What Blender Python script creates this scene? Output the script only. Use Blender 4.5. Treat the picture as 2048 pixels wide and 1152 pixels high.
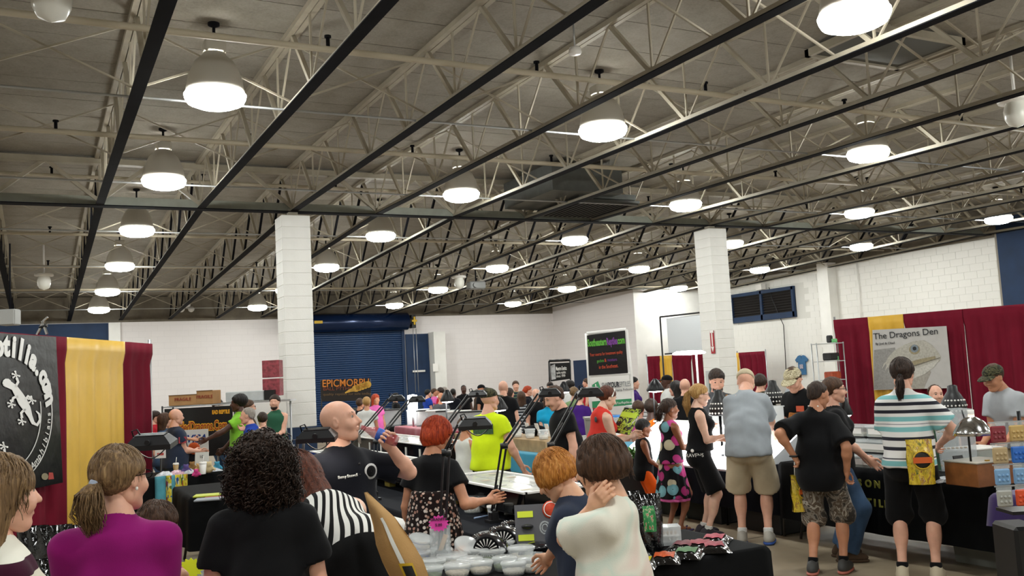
import bpy, bmesh, math, random
import numpy as np
from mathutils import Vector, Matrix, Euler
S = bpy.context.scene
for o in list(bpy.data.objects): bpy.data.objects.remove(o)
COL = S.collection
random.seed(7); RNG = np.random.default_rng(7)

# ---------------------------------------------------------------- camera
FPX, PITCH, ROLL, YAW, HC = 1838.0, math.radians(5.26), math.radians(3.04), math.radians(27.39), 1.75
_fw = np.array([math.sin(YAW)*math.cos(PITCH), math.cos(YAW)*math.cos(PITCH), math.sin(PITCH)])
_r0 = np.array([math.cos(YAW), -math.sin(YAW), 0.0]); _u0 = np.cross(_r0, _fw)
_rt = _r0*math.cos(ROLL)-_u0*math.sin(ROLL); _up = _u0*math.cos(ROLL)+_r0*math.sin(ROLL)
_c = np.array([0, 0, HC])
cam = bpy.data.cameras.new('camera'); camo = bpy.data.objects.new('camera', cam); COL.objects.link(camo)
cam.sensor_width = 36; cam.lens = 36*FPX/2048; cam.clip_start = .05; cam.clip_end = 200
camo.matrix_world = Matrix([[_rt[i], _up[i], -_fw[i], _c[i]] for i in range(3)]+[[0, 0, 0, 1]])
S.camera = camo
def ray(u, v): return _fw+(u-1024)/FPX*_rt+(576-v)/FPX*_up
def AD(u, v, d): return Vector(_c+d*ray(u, v))                       # point at camera depth d
def AZ(u, v, z): r = ray(u, v); return Vector(_c+(z-HC)/r[2]*r)      # point at height z
def AX(u, v, x): r = ray(u, v); return Vector(_c+x/r[0]*r)
def AY(u, v, y): r = ray(u, v); return Vector(_c+y/r[1]*r)

# ---------------------------------------------------------------- world, exposure
w = bpy.data.worlds.new('world'); S.world = w; w.use_nodes = True
w.node_tree.nodes['Background'].inputs[0].default_value = (.9, .95, 1, 1)
w.node_tree.nodes['Background'].inputs[1].default_value = .05
S.view_settings.view_transform = 'Standard'; S.view_settings.look = 'None'
S.view_settings.gamma = 1; S.view_settings.use_curve_mapping = False
S.view_settings.exposure = 1.08
LAMP_E = 34.0
LAMP_COL = (.97, 1.0, .965)

# ---------------------------------------------------------------- materials
def lin(c):
    if isinstance(c, str):
        c = c.lstrip('#'); c = [int(c[i:i+2], 16)/255 for i in (0, 2, 4)]
        c = [x/12.92 if x <= .04045 else ((x+.055)/1.055)**2.4 for x in c]
    return (*c[:3], 1)
_M = {}
class NT:
    def __init__(s, m): s.t = m.node_tree; s.b = s.t.nodes['Principled BSDF']
    def n(s, typ, **k):
        x = s.t.nodes.new(typ)
        for a, v in k.items():
            if a.startswith('i_'): x.inputs[a[2:].replace('_', ' ')].default_value = v
            else: setattr(x, a, v)
        return x
    def l(s, a, b): s.t.links.new(a, b)
    def coord(s, kind='Object', scale=(1, 1, 1), rot=(0, 0, 0), loc=(0, 0, 0)):
        tc = s.n('ShaderNodeTexCoord'); mp = s.n('ShaderNodeMapping')
        mp.inputs['Scale'].default_value = scale; mp.inputs['Rotation'].default_value = rot; mp.inputs['Location'].default_value = loc
        s.l(tc.outputs[kind], mp.inputs[0]); return mp.outputs[0]
    def noise(s, vec, scale, detail=3, rough=.55, dist=0):
        x = s.n('ShaderNodeTexNoise'); x.inputs['Scale'].default_value = scale; x.inputs['Detail'].default_value = detail
        x.inputs['Roughness'].default_value = rough; x.inputs['Distortion'].default_value = dist; s.l(vec, x.inputs['Vector']); return x.outputs['Fac']
    def ramp(s, fac, stops, const=False):
        r = s.n('ShaderNodeValToRGB'); e = r.color_ramp.elements
        if const: r.color_ramp.interpolation = 'CONSTANT'
        while len(e) < len(stops): e.new(.5)
        for i, (p, c) in enumerate(stops): e[i].position = p; e[i].color = lin(c)
        s.l(fac, r.inputs[0]); return r.outputs[0]
    def bump(s, h, strength=.3, dist=.01):
        b = s.n('ShaderNodeBump'); b.inputs['Strength'].default_value = strength; b.inputs['Distance'].default_value = dist
        s.l(h, b.inputs['Height']); s.l(b.outputs[0], s.b.inputs['Normal'])
def mat(name, col='#808080', rough=.6, metal=0, var=0, vs=8, bump=0, bs=60, emit=0, ecol=None, alpha=1, trans=0, spec=None, coat=0, sheen=0, fn=None, bd=.004):
    """procedural material; var mixes the colour with noise, bump adds fine relief"""
    if name in _M: return _M[name]
    m = bpy.data.materials.new(name); m.use_nodes = True; _M[name] = m; t = NT(m); b = t.b
    c = lin(col); b.inputs['Base Color'].default_value = c; b.inputs['Roughness'].default_value = rough; b.inputs['Metallic'].default_value = metal
    if spec is not None: b.inputs['Specular IOR Level'].default_value = spec
    if coat: b.inputs['Coat Weight'].default_value = coat
    if sheen: b.inputs['Sheen Weight'].default_value = sheen; b.inputs['Sheen Roughness'].default_value = .5
    if alpha < 1: b.inputs['Alpha'].default_value = alpha
    if trans: b.inputs['Transmission Weight'].default_value = trans
    if emit: b.inputs['Emission Color'].default_value = lin(ecol or col); b.inputs['Emission Strength'].default_value = emit
    if var or bump: v = t.coord()
    if var:
        f = t.noise(v, vs, 4)
        lo = [x*(1-var) for x in c[:3]]; hi = [min(1, x*(1+var)) for x in c[:3]]
        t.l(t.ramp(f, [(.3, lo), (.7, hi)]), b.inputs['Base Color'])
    if bump: t.bump(t.noise(v, bs, 3), bump, bd)
    if fn: fn(t, b)
    return m

# ---------------------------------------------------------------- mesh builder
class MB:
    def __init__(s): s.v = []; s.f = []; s.m = []; s.sm = []
    def add(s, vs, fs, mi=0, smooth=False):
        o = len(s.v); s.v += [tuple(p) for p in vs]
        s.f += [tuple(i+o for i in f) for f in fs]; s.m += [mi]*len(fs); s.sm += [smooth]*len(fs); return s
    def box(s, c, size, rot=None, mi=0, bev=0, taper=1):
        x, y, z = [k/2 for k in size]; M = rot.to_matrix() if isinstance(rot, Euler) else (rot or Matrix.Identity(3)); c = Vector(c)
        if bev:
            b = min(bev, x*.9, y*.9, z*.9); vs = []; 
            for sz in (-1, 1):
                for sx, sy in ((-1, -1), (1, -1), (1, 1), (-1, 1)):
                    vs += [(sx*(x-b), sy*(y-b), sz*z), (sx*x, sy*(y-b), sz*(z-b)), (sx*(x-b), sy*y, sz*(z-b))]
            bm = bmesh.new(); bv = [bm.verts.new(M @ Vector(p)+c) for p in vs]; r = bmesh.ops.convex_hull(bm, input=bv)
            bm.verts.index_update(); s.add([v.co[:] for v in bm.verts], [[v.index for v in f.verts] for f in bm.faces], mi); bm.free(); return s
        vs = []
        for k, sz in ((1, -1), (taper, 1)): vs += [M @ Vector((sx*x*k, sy*y*k, sz*z))+c for sx, sy in ((-1, -1), (1, -1), (1, 1), (-1, 1))]
        return s.add(vs, [(3, 2, 1, 0), (4, 5, 6, 7), (0, 1, 5, 4), (1, 2, 6, 5), (2, 3, 7, 6), (3, 0, 4, 7)], mi)
    def bar(s, a, b, w, h=None, up=(0, 0, 1), mi=0):
        """rectangular bar from a to b"""
        a = Vector(a); b = Vector(b); d = b-a; L = d.length; y = d.normalized(); x = y.cross(Vector(up))
        if x.length < 1e-4: x = y.cross(Vector((1, 0, 0)))
        x.normalize(); z = x.cross(y); M = Matrix((x, y, z)).transposed()
        return s.box((a+b)/2, (w, L, h or w), M, mi)
    def tube(s, pts, r, n=8, mi=0, caps=True, closed=False):
        pts = [Vector(p) for p in pts]; N = len(pts); rs = r if isinstance(r, (list, tuple)) else [r]*N
        vs = []; fs = []; t0 = (pts[1]-pts[0]).normalized(); x = t0.orthogonal().normalized()
        for i, p in enumerate(pts):
            t = (pts[min(i+1, N-1)]-pts[max(i-1, 0)]).normalized() if not closed else (pts[(i+1) % N]-pts[i-1]).normalized()
            x = (x-t*x.dot(t)); x = x.normalized() if x.length > 1e-6 else t.orthogonal().normalized(); y = t.cross(x)
            vs += [p+(x*math.cos(k*2*math.pi/n)+y*math.sin(k*2*math.pi/n))*rs[i] for k in range(n)]
        for i in range(N if closed else N-1):
            j = (i+1) % N
            fs += [(i*n+k, i*n+(k+1) % n, j*n+(k+1) % n, j*n+k) for k in range(n)]
        s.add(vs, fs, mi, True)
        if caps and not closed:
            o = len(s.v)-len(vs); s.f += [tuple(o+k for k in reversed(range(n))), tuple(o+(N-1)*n+k for k in range(n))]; s.m += [mi, mi]; s.sm += [False, False]
        return s
    def cyl(s, a, b, r, n=12, mi=0, r2=None): return s.tube([a, b], [r, r if r2 is None else r2], n, mi)
    def lathe(s, prof, c=(0, 0, 0), n=20, mi=0, M=None, sx=1, sy=1):
        c = Vector(c); vs = []; fs = []; P = len(prof)
        for r, z in prof:
            for k in range(n):
                a = 2*math.pi*k/n; p = Vector((r*sx*math.cos(a), r*sy*math.sin(a), z)); vs.append((M @ p if M else p)+c)
        for i in range(P-1): fs += [(i*n+k, i*n+(k+1) % n, (i+1)*n+(k+1) % n, (i+1)*n+k) for k in range(n)]
        return s.add(vs, fs, mi, True)
    def poly(s, pts, mi=0): return s.add(pts, [tuple(range(len(pts)))], mi)
    def grid(s, fn, nu, nv, mi=0, smooth=True):
        vs = [fn(i/nu, j/nv) for j in range(nv+1) for i in range(nu+1)]
        return s.add(vs, [(j*(nu+1)+i, j*(nu+1)+i+1, (j+1)*(nu+1)+i+1, (j+1)*(nu+1)+i) for j in range(nv) for i in range(nu)], mi, smooth)
    def sphere(s, c, r, n=12, m=8, mi=0, sz=1, M=None):
        return s.lathe([(r*math.sin(math.pi*i/m)+1e-5, -r*sz*math.cos(math.pi*i/m)) for i in range(m+1)], c, n, mi, M)
    def mesh(s, name, mats):
        me = bpy.data.meshes.new(name); me.from_pydata(s.v, [], s.f)
        for m in (mats if isinstance(mats, (list, tuple)) else [mats]): me.materials.append(m)
        me.polygons.foreach_set('material_index', s.m); me.polygons.foreach_set('use_smooth', s.sm); me.update(); return me
    def build(s, name, mats, parent=None, loc=None, rot=None, **tags):
        return link(name, s.mesh(name, mats), parent, loc, rot, **tags)
def link(name, me, parent=None, loc=None, rot=None, **tags):
    o = bpy.data.objects.new(name, me); COL.objects.link(o); o.parent = parent
    if loc is not None: o.location = loc
    if rot is not None: o.rotation_euler = rot
    for k, v in tags.items():
        if v is not None: o[{'cat': 'category'}.get(k, k)] = v
    return o
def thing(name, label, cat, loc=(0, 0, 0), rz=0, group=None, kind=None):
    return link(name, None, None, loc, (0, 0, rz), label=label, cat=cat, group=group, kind=kind)
def dup(root, loc=None, rz=None, label=None, group=None, rot=None):
    def cp(o, p):
        c = o.copy(); COL.objects.link(c); c.parent = p
        for ch in [x for x in KIDS.get(o.name, o.children)]: cp(ch, c)
        return c
    r = cp(root, None)
    if loc is not None: r.location = loc
    if rz is not None: r.rotation_euler = (0, 0, rz)
    if rot is not None: r.rotation_euler = rot
    if label: r['label'] = label
    if group: r['group'] = group
    return r
KIDS = {}
TS = bpy.data.scenes.new('lettering_bench')
def text(body, size, m, parent, loc, rot=(math.pi/2, 0, 0), name='lettering', sx=1, ext=.002, align='CENTER', shear=0, bold=0):
    cu = bpy.data.curves.new(name, 'FONT'); cu.body = body; cu.size = size; cu.extrude = ext; cu.align_x = align; cu.shear = shear; cu.resolution_u = 3
    cu.offset = bold
    o = bpy.data.objects.new('tmp', cu); TS.collection.objects.link(o)
    with bpy.context.temp_override(scene=TS, view_layer=TS.view_layers[0]): dg = bpy.context.evaluated_depsgraph_get()
    me = bpy.data.meshes.new_from_object(o.evaluated_get(dg)); bpy.data.objects.remove(o); me.materials.clear(); me.materials.append(m)
    if sx != 1:
        for v in me.vertices: v.co.x *= sx
    return link(name, me, parent, loc, rot)
PI = math.pi
def done_text(): bpy.data.scenes.remove(TS)
# ---------------------------------------------------------------- setting
YW, XR, XL, YN, YG = 33.3, 23.0, -9.0, -7.0, 16.0
def zc(y): return 4.78-.034*(y-YG) if y > YG else 4.78+.0105*(y-YG)
JD = .78                                                     # joist depth
def _floor(t, b):
    v = t.coord(); n = t.noise(v, .55, 6, .6); n2 = t.noise(v, 9, 5, .6)
    mx = t.n('ShaderNodeMix', data_type='FLOAT'); mx.inputs[0].default_value = .35; t.l(n, mx.inputs[2]); t.l(n2, mx.inputs[3])
    t.l(t.ramp(mx.outputs[0], [(.3, '#6f6353'), (.5, '#8b7d68'), (.7, '#9d9079')]), b.inputs['Base Color'])
    t.l(t.ramp(n2, [(.3, (.38,)*3), (.7, (.5,)*3)]), b.inputs['Roughness'])
m_floor = mat('polished_concrete', '#8b7d68', .35, fn=_floor)
m_joint = mat('floor_joint', '#4d463b', .8, var=.2)
def _wall(t, b):
    v = t.coord(); n = t.noise(v, 1.2, 4)
    t.l(t.ramp(n, [(.3, '#dcdad4'), (.7, '#eceae5')]), b.inputs['Base Color'])
    t.bump(t.noise(v, 45, 4), .25, .006)
m_wall = mat('painted_block', '#e4e2dc', .55, fn=_wall)
def _wallb(t, b):
    v = t.coord('Object', rot=(PI/2, 0, 0)); br = t.n('ShaderNodeTexBrick'); t.l(v, br.inputs['Vector'])
    br.inputs['Scale'].default_value = 1; br.inputs['Brick Width'].default_value = .4; br.inputs['Row Height'].default_value = .2; br.inputs['Mortar Size'].default_value = .006
    br.inputs['Color1'].default_value = lin('#e2dcda'); br.inputs['Color2'].default_value = lin('#e0dad8'); br.inputs['Mortar'].default_value = lin('#d9d3d1')
    t.l(br.outputs[0], b.inputs['Base Color']); t.bump(br.outputs['Fac'], -.3, .004)
m_wallb = mat('painted_block_far', '#e2dcda', .55, fn=_wallb)
m_blk = mat('painted_block_face', '#e6e4de', .55, bump=.25, bs=45)
m_mort = mat('block_joint', '#d6d4cd', .8)
m_navy = mat('navy_paint', '#0c2a4c', .68, var=.15, vs=2)
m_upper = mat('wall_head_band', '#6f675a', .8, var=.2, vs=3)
fl = MB().box((7, 13.2, -.06), (34, 42, .12)).build('floor', m_floor, kind='structure')
for i, x in enumerate((-4, .6, 5.2, 9.8, 14.4, 19)): MB().box((x, 13.2, .0005), (.012, 41, .003)).build('floor_joint', m_joint, fl)
for i, y in enumerate((-2, 2.6, 7.2, 11.8, 16.4, 21, 25.6)): MB().box((7, y, .0005), (33, .012, .003)).build('floor_joint', m_joint, fl)
# ceiling deck panels, two slopes
def _deck(t, b):
    v = t.coord(); n = t.noise(v, 3, 5, .7); n2 = t.noise(v, 40, 3, .6)
    mx = t.n('ShaderNodeMix', data_type='FLOAT'); mx.inputs[0].default_value = .45; t.l(n, mx.inputs[2]); t.l(n2, mx.inputs[3])
    t.l(t.ramp(mx.outputs[0], [(.25, '#726d65'), (.5, '#8d867b'), (.75, '#9e968a')]), b.inputs['Base Color']); t.bump(n2, .4, .006)
m_deck = mat('roof_deck', '#a89c88', .9, fn=_deck)
ceil = MB()
for a, b_ in ((YN, YG), (YG, YW)):
    za, zb = zc(a)+JD+.05, zc(b_)+JD+.05
    ceil.add([(XL, a, za), (XR+.5, a, za), (XR+.5, b_, zb), (XL, b_, zb), (XL, a, za+.1), (XR+.5, a, za+.1), (XR+.5, b_, zb+.1), (XL, b_, zb+.1)], [(0, 3, 2, 1), (4, 5, 6, 7), (0, 1, 5, 4), (2, 3, 7, 6), (1, 2, 6, 5), (3, 0, 4, 7)])
ceil = ceil.build('ceiling', mat('roof_deck_joint', '#5e5547', .9), kind='structure')
JS = 9.35/6; JX = [4.0+JS*k for k in range(-5, 13)]
pan = MB().box((0, 0, 0), (JS*2-.012, .785, .02)).mesh('deck_panel', m_deck); cnt = 0; rest = MB()
y = 2.4
cells = []
while y < YW-.4:
    for k in range(-2, 6): cells.append((4.0+JS*(2*k+1), y+.4))
    y += .8
cells.sort(key=lambda c: c[0]**2+c[1]**2*1.0)
for cx, cy in cells:
    if cy > 15.7 and cy-.8 < 15.7: pass
    sl = math.atan(.0105) if cy < YG else -math.atan(.034); zz = zc(cy)+JD+.039
    r = Vector((cx, cy, zz-HC))
    if cnt < 295 and cy < 31:
        link('deck_panel', pan, ceil, (cx, cy, zz), (sl, 0, 0)); cnt += 1
    else: rest.box((cx, cy, zz), (JS*2-.012, .785, .02), Euler((sl, 0, 0)))
rest.build('deck_panel', m_deck, ceil, kind='stuff')
# block columns
def column(cx, cy, wx, wy, n):
    c = MB().box((0, 0, 2.3), (wx-.012, wy-.012, 4.6))
    o = c.build('trim_%d' % n, m_mort, loc=(cx, cy, 0), kind='structure')
    me = MB().box((0, 0, 0), (wx, wy, .2), bev=.006).mesh('block', m_wall); men = MB().box((0, 0, 0), (wx, wy, .2), bev=.006).mesh('block', m_navy)
    for i in range(23): link('block', men if i < 5 else me, o, (0, 0, .103+i*.2035))
    MB().box((0, 0, 4.73), (.16, .16, .16)).box((0, 0, 4.69), (.36, .3, .02)).build('bearing_plate', m_steel, o)
m_steel = mat('cream_steel', '#a39a88', .6, var=.08, vs=6)
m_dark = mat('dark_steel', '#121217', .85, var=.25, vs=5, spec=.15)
m_pipe = mat('painted_pipe', '#bdb29c', .55)
m_galv = mat('galvanised', '#b7b9ba', .4, .7)
column(3.995, 16.0, .5, .5, 1); column(13.35, 16.02, .47, .55, 2)
# back wall
o = MB().box((0, 0, 2.06), (32, .3, 4.12)).build('wall_back', m_wallb, loc=(7, YW+.15, 0), kind='structure')
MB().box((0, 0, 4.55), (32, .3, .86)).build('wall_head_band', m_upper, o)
MB().box((-14, -.2, 2.05), (.55, .4, 4.1)).build('pilaster', m_wall, o)
# right wall: base panel + real blocks proud of it
o = MB().box((.2, 0, 2.35), (.4, 40, 4.7)).build('wall_right', m_mort, loc=(XR, 13, 0), kind='structure')
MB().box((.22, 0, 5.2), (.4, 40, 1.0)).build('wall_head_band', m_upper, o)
blk = MB().box((0, 0, 0), (.03, .399, .2), bev=.004).mesh('block', m_blk); rest = MB(); cand = []
for i in range(23):
    for j in range(62):
        yy = 3.0+j*.4035+(.2 if i % 2 else 0); zz = .103+i*.2035
        if 15.1 > yy or yy > 27.6: continue
        if 22.9 < yy < 26.35 and 3.1 < zz < 4.2: continue
        vis = zz > 2.3 or yy > 21
        cand.append((0 if vis and yy < 22.2 else 1, yy, zz))
cand.sort()
for k, (a, yy, zz) in enumerate(cand):
    if k < 298: link('block', blk, o, (.008, yy-13, zz))
    else: rest.box((.008, yy-13, zz), (.03, .399, .2))
rest.build('block', m_blk, o, kind='stuff')
MB().box((-.01, -4.5, 2.6), (.1, 14.6, 5.2)).build('blue_panel', m_navy, o)
MB().box((-.03, 2.83, 2.4), (.05, .06, 4.8)).build('panel_frame', mat('frame_grey', '#8d8578', .6), o)
MB().box((-.17, 8.75, 2.38), (.4, .45, 4.75)).build('pilaster', m_wall, o)
# room block in the far right corner
o = MB().box((0, 0, 2.25), (3.9, 5.9, 4.5)).build('wall_corner', m_wallb, loc=(21.05, 30.35, 0), kind='structure')
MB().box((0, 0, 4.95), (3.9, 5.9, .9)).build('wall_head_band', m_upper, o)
MB().box((0, -2.96, 2.24), (3.9, .02, 4.48)).build('end_face', m_wall, o)
o = MB().box((0, 0, 2.8), (.3, 41, 5.6)).build('wall_left', m_wall, loc=(XL-.15, 13.2, 0), kind='structure')
o = MB().box((0, 0, 2.8), (33, .3, 5.6)).build('wall_front', m_wall, loc=(7, YN-.15, 0), kind='structure')

# ---------------------------------------------------------------- steel joists
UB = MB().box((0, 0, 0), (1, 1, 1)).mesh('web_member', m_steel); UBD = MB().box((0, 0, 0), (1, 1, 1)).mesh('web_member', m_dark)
def member(name, me, parent, a, b, w, h):
    a = Vector(a); b = Vector(b); d = b-a; y = d.normalized(); x = y.cross(Vector((0, 0, 1)))
    if x.length < .01: x = Vector((1, 0, 0))
    x.normalize(); z = x.cross(y)
    o = link(name, me, parent); M = Matrix((x, y, z)).transposed().to_4x4(); M.translation = (a+b)/2
    o.matrix_local = M @ Matrix.Diagonal((w, d.length, h, 1)); return o
def joist(x, k):
    r = link('steel_joist', None, None, (x, 0, 0), kind='structure')
    for (ya, yb) in ((YN, YG), (YG, YW)):
        za, zb = zc(ya), zc(yb)
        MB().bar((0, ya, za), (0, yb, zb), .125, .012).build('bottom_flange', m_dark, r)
        MB().bar((-.022, ya, za+.035), (-.022, yb, zb+.035), .008, .062).bar((.022, ya, za+.035), (.022, yb, zb+.035), .008, .062).build('bottom_chord', m_steel, r)
        MB().bar((-.035, ya, za+JD), (-.035, yb, zb+JD), .06, .06).bar((.035, ya, za+JD), (.035, yb, zb+JD), .06, .06).build('top_chord', m_steel, r)
        n = round((yb-ya)/1.42); p = (yb-ya)/n
        for i in range(n):
            y0 = ya+i*p; ym = y0+p/2; y1 = y0+p
            if y1 < 1.5: continue
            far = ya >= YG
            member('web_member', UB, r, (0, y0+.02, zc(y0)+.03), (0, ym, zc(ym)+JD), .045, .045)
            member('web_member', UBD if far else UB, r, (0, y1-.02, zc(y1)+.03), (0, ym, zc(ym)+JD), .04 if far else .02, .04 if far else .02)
            member('web_rod', UB, r, (0, y0, zc(y0)+.02), (0, y0, zc(y0)+JD), .022, .022)
    return r
for k, x in enumerate(JX): joist(x, k)
# main girder over the columns
g = link('main_girder', None, None, (0, YG, 0), kind='structure')
MB().bar((XL+.2, 0, 4.86), (XR-.1, 0, 4.86), .02, .15).build('bottom_chord', mat('grey_steel', '#8f9186', .6, var=.1, vs=5), g)
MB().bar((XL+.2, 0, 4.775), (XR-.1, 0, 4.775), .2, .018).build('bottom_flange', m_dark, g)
MB().bar((XL+.2, 0, 5.5), (XR-.1, 0, 5.5), .16, .09).build('top_chord', m_steel, g)
x = 4.0-5*JS
while x < XR-1:
    member('web_member', UB, g, (x, 0, 4.85), (x+JS/2, 0, 5.5), .07, .06); member('web_member', UB, g, (x+JS, 0, 4.85), (x+JS/2, 0, 5.5), .07, .06)
    x += JS
# cross bridging between joists
br = link('cross_bridging', None, None, (0, 0, 0), kind='structure')
for y in (6.4, 9.6, 12.6, 18.6, 21.6, 24.6, 27.6, 30.6):
    for i in range(len(JX)-1):
        a, b_ = JX[i], JX[i+1]
        if y < 4 and a > 8: continue
        member('brace_rod', UB, br, (a, y, zc(y)+.06), (b_, y, zc(y)+JD-.05), .02, .02)
        member('brace_rod', UB, br, (b_, y+.03, zc(y)+.06), (a, y+.03, zc(y)+JD-.05), .02, .02)
# pipes and conduits running across
def run(y, z, r, m, lab, name='sprinkler_pipe', x0=XL+.3, x1=XR-.2):
    t = thing(name, lab, 'pipe', (0, y, z), 0)
    MB().cyl((x0, 0, 0), (x1, 0, 0), r, 8).build('pipe', m, t)
    if name == 'sprinkler_pipe':
        me = MB().cyl((0, 0, 0), (0, 0, .1), .02, 8).cyl((0, 0, .1), (0, 0, .12), .035, 8).mesh('sprinkler_head', m_dark)
        for x in np.arange(.2, 22, 2.34): link('sprinkler_head', me, t, (x, 0, .02))
    return t
run(8.55, 5.0, .035, m_pipe, 'nearest cream sprinkler pipe crossing under the roof, above the first row of lamps')
run(12.35, 5.0, .035, m_pipe, 'cream sprinkler pipe crossing just in front of the main girder')
run(16.25, 5.3, .03, m_pipe, 'cream sprinkler pipe running along the main girder')
run(19.4, 4.85, .03, m_pipe, 'sprinkler pipe first beyond the main girder')
run(23.3, 4.72, .03, m_pipe, 'sprinkler pipe midway over the far bay')
run(27.3, 4.6, .03, m_pipe, 'sprinkler pipe in the far bay nearest the back wall')
LY = [-2.75, 1.4, 5.5, 9.55, 13.95, 18.1, 22.2, 26.4, 30.4]; LX = [-3.1, 1.63, 6.36, 11.08, 15.75, 20.4]
for i, y in enumerate(LY[3:]):
    t = run(y+.36, zc(y)+.06, .014, m_galv, 'thin galvanised conduit beside lamp row %s' % ['closest to the camera', 'just before the main girder', 'just past the main girder', 'second past the main girder', 'second from the back wall', 'nearest the back wall'][i], 'conduit')
# high-bay lamps
m_dome = mat('lamp_dome', '#b3aea4', .5); m_lens = mat('lamp_lens', '#ffffff', .4, emit=LAMP_E, ecol=LAMP_COL); m_box = mat('ballast', '#b9b4a8', .5)
def lamp0():
    t = thing('high_bay_lamp', '', 'lamp', (0, 0, 0), 0, 'high bay lamps')
    MB().lathe([(.115, .5), (.12, .48), (.2, .4), (.26, .27), (.29, .12), (.3, .06), (.285, .06), (.24, .27), (.1, .44)], n=24).build('dome', m_dome, t)
    MB().lathe([(.3, .075), (.31, .06), (.305, .03), (.28, -.02), (.2, -.055), (.1, -.07), (.001, -.073)], n=24).build('lens', m_lens, t)
    MB().box((0, 0, .56), (.22, .2, .13), bev=.02).build('ballast_box', m_box, t)
    MB().cyl((0, 0, .62), (0, 0, .84), .016, 8).lathe([(.06, .84), (.06, .8), (.016, .78)], n=12).build('stem', m_dark, t)
    return t
L0 = None
rn = {-2.75: 'row behind the camera', 1.4: 'overhead row', 5.5: 'first row', 9.55: 'second row', 13.95: 'third row', 18.1: 'fourth row', 22.2: 'fifth row', 26.4: 'sixth row', 30.4: 'last row before the back wall'}
xn = {-3.1: 'line off to the left', 1.63: 'leftmost line', 6.36: 'second line from left', 11.08: 'middle line', 15.75: 'fourth line from left', 20.4: 'line along the right wall'}
for x in LX:
    for y in LY:
        if x == 20.4 and y > 28: continue
        loc = (x, y, zc(y)-.02); lab = 'grey high bay lamp, %s, %s' % (xn[x], rn[y])
        if L0 is None: L0 = lamp0(); L0.location = loc; L0['label'] = lab
        else: dup(L0, loc, 0, lab)
# ---------------------------------------------------------------- things fixed to the building
def on_back(u, v, off=.02): return AY(u, v, YW-off)
def rect_back(mb, u0, v0, u1, v1, dep, off=0, mi=0):
    a = AY(u0, (v0+v1)/2, YW); b = AY(u1, (v0+v1)/2, YW); t = AY((u0+u1)/2, v0, YW).z; bt = AY((u0+u1)/2, v1, YW).z
    mb.box(((a.x+b.x)/2, YW-off-dep/2, (t+bt)/2), (b.x-a.x, dep, t-bt), mi=mi); return a.x, b.x, bt, t
m_black = mat('black_plastic', '#0e0e10', .45); m_blackm = mat('black_metal', '#141416', .35, .3); m_white = mat('white_plastic', '#ece9e4', .4); m_chrome = mat('chrome', '#d0d0d0', .15, 1)
m_pvc = mat('pvc_pipe', '#eceae6', .35); m_yel = mat('yellow_marking', '#c9a21e', .5)
x0 = on_back(575, 700).x; x1 = on_back(803, 700).x; zt = on_back(720, 662).z
t = link('door_1', None, None, (0, YW, 0), kind='structure')
W_ = x1-x0; sl = MB().lathe([(0.0, 0)], n=3).mesh('x', m_navy) if 0 else None
slat = MB().add([(-W_/2, 0, 0), (W_/2, 0, 0), (W_/2, -.022, .02), (-W_/2, -.022, .02), (W_/2, -.022, .06), (-W_/2, -.022, .06), (W_/2, 0, .078), (-W_/2, 0, .078)], [(0, 1, 2, 3), (3, 2, 4, 5), (5, 4, 6, 7)]).mesh('slat', mat('navy_shutter', '#0f3158', .5, .1, var=.12, vs=3))
n = int(zt/.08)
for i in range(n): link('slat', slat, t, ((x0+x1)/2, -.06, i*.08))
MB().box((x0-.06, -.06, zt/2), (.14, .12, zt)).build('guide_rail', m_navy, t); MB().box((x1+.05, -.06, zt/2), (.12, .12, zt)).build('guide_rail', m_navy, t)
hd = MB().tube([(x0-.2, -.42, zt+.3), (x1+.12, -.42, zt+.3)], .33, 24).build('hood', mat('navy_gloss', '#0d2244', .25, .4), t)
MB().tube([(x1+.12, -.42, zt+.3), (x1+.3, -.42, zt+.3)], .2, 12).box((x1+.33, -.45, zt+.28), (.16, .3, .5)).build('gear_drive', m_black, t)
MB().box((x1+.34, -.63, zt+.3), (.2, .05, .08)).box((x1+.34, -.63, zt+.3), (.06, .055, .3)).build('warning_mark', m_yel, t)
p = AY(637, 650, YW-.75); MB().box((p.x, -.76, zt+.32), (.3, .02, .1)).build('warning_label', m_yel, t)
for dx in (.3, .42): MB().cyl((x1+dx, -.55, 1.2), (x1+dx, -.55, zt), .012, 6).build('hoist_chain', m_galv, t)
t = link('door_2', None, None, (0, YW, 0), kind='structure')
mb = MB(); xa, xb, zb, z1 = rect_back(mb, 812, 668, 857, 765, .06); mb.build('transom_panel', m_navy, t).location = (0, -YW, 0)
MB().box(((xa+xb)/2, -.04, z1/2-.35), (xb-xa, .07, 2.05)).build('door_leaf', m_navy, t); MB().box(((xa+xb)/2, -.1, 2.0), (.5, .08, .07)).build('door_closer', m_white, t)
mb = MB(); rect_back(mb, 859, 665, 882, 800, .55); o = mb.build('trim_3', m_wall, kind='structure')
for v in o.data.vertices: v.co.z = 0 if v.co.z < 2.2 else v.co.z
p = on_back(871, 735, .58); MB().box(p, (.22, .04, .3)).build('wall_notice', m_white, label='small white notice on the pilaster beside the blue door', cat='sign')
mb = MB(); rect_back(mb, -320, 600, 217, 700, .1); mb2 = mb; o = mb.build('door_3', m_navy, kind='structure')
z_ = o.data.vertices
for v in z_:
    v.co.z = 0 if v.co.z < 4.0 else 4.1
mb = MB(); rect_back(mb, 217, 634, 240, 800, .3); o = mb.build('trim_4', m_wall, kind='structure')
for v in o.data.vertices: v.co.z = 0 if v.co.z < 2 else 4.1
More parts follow.
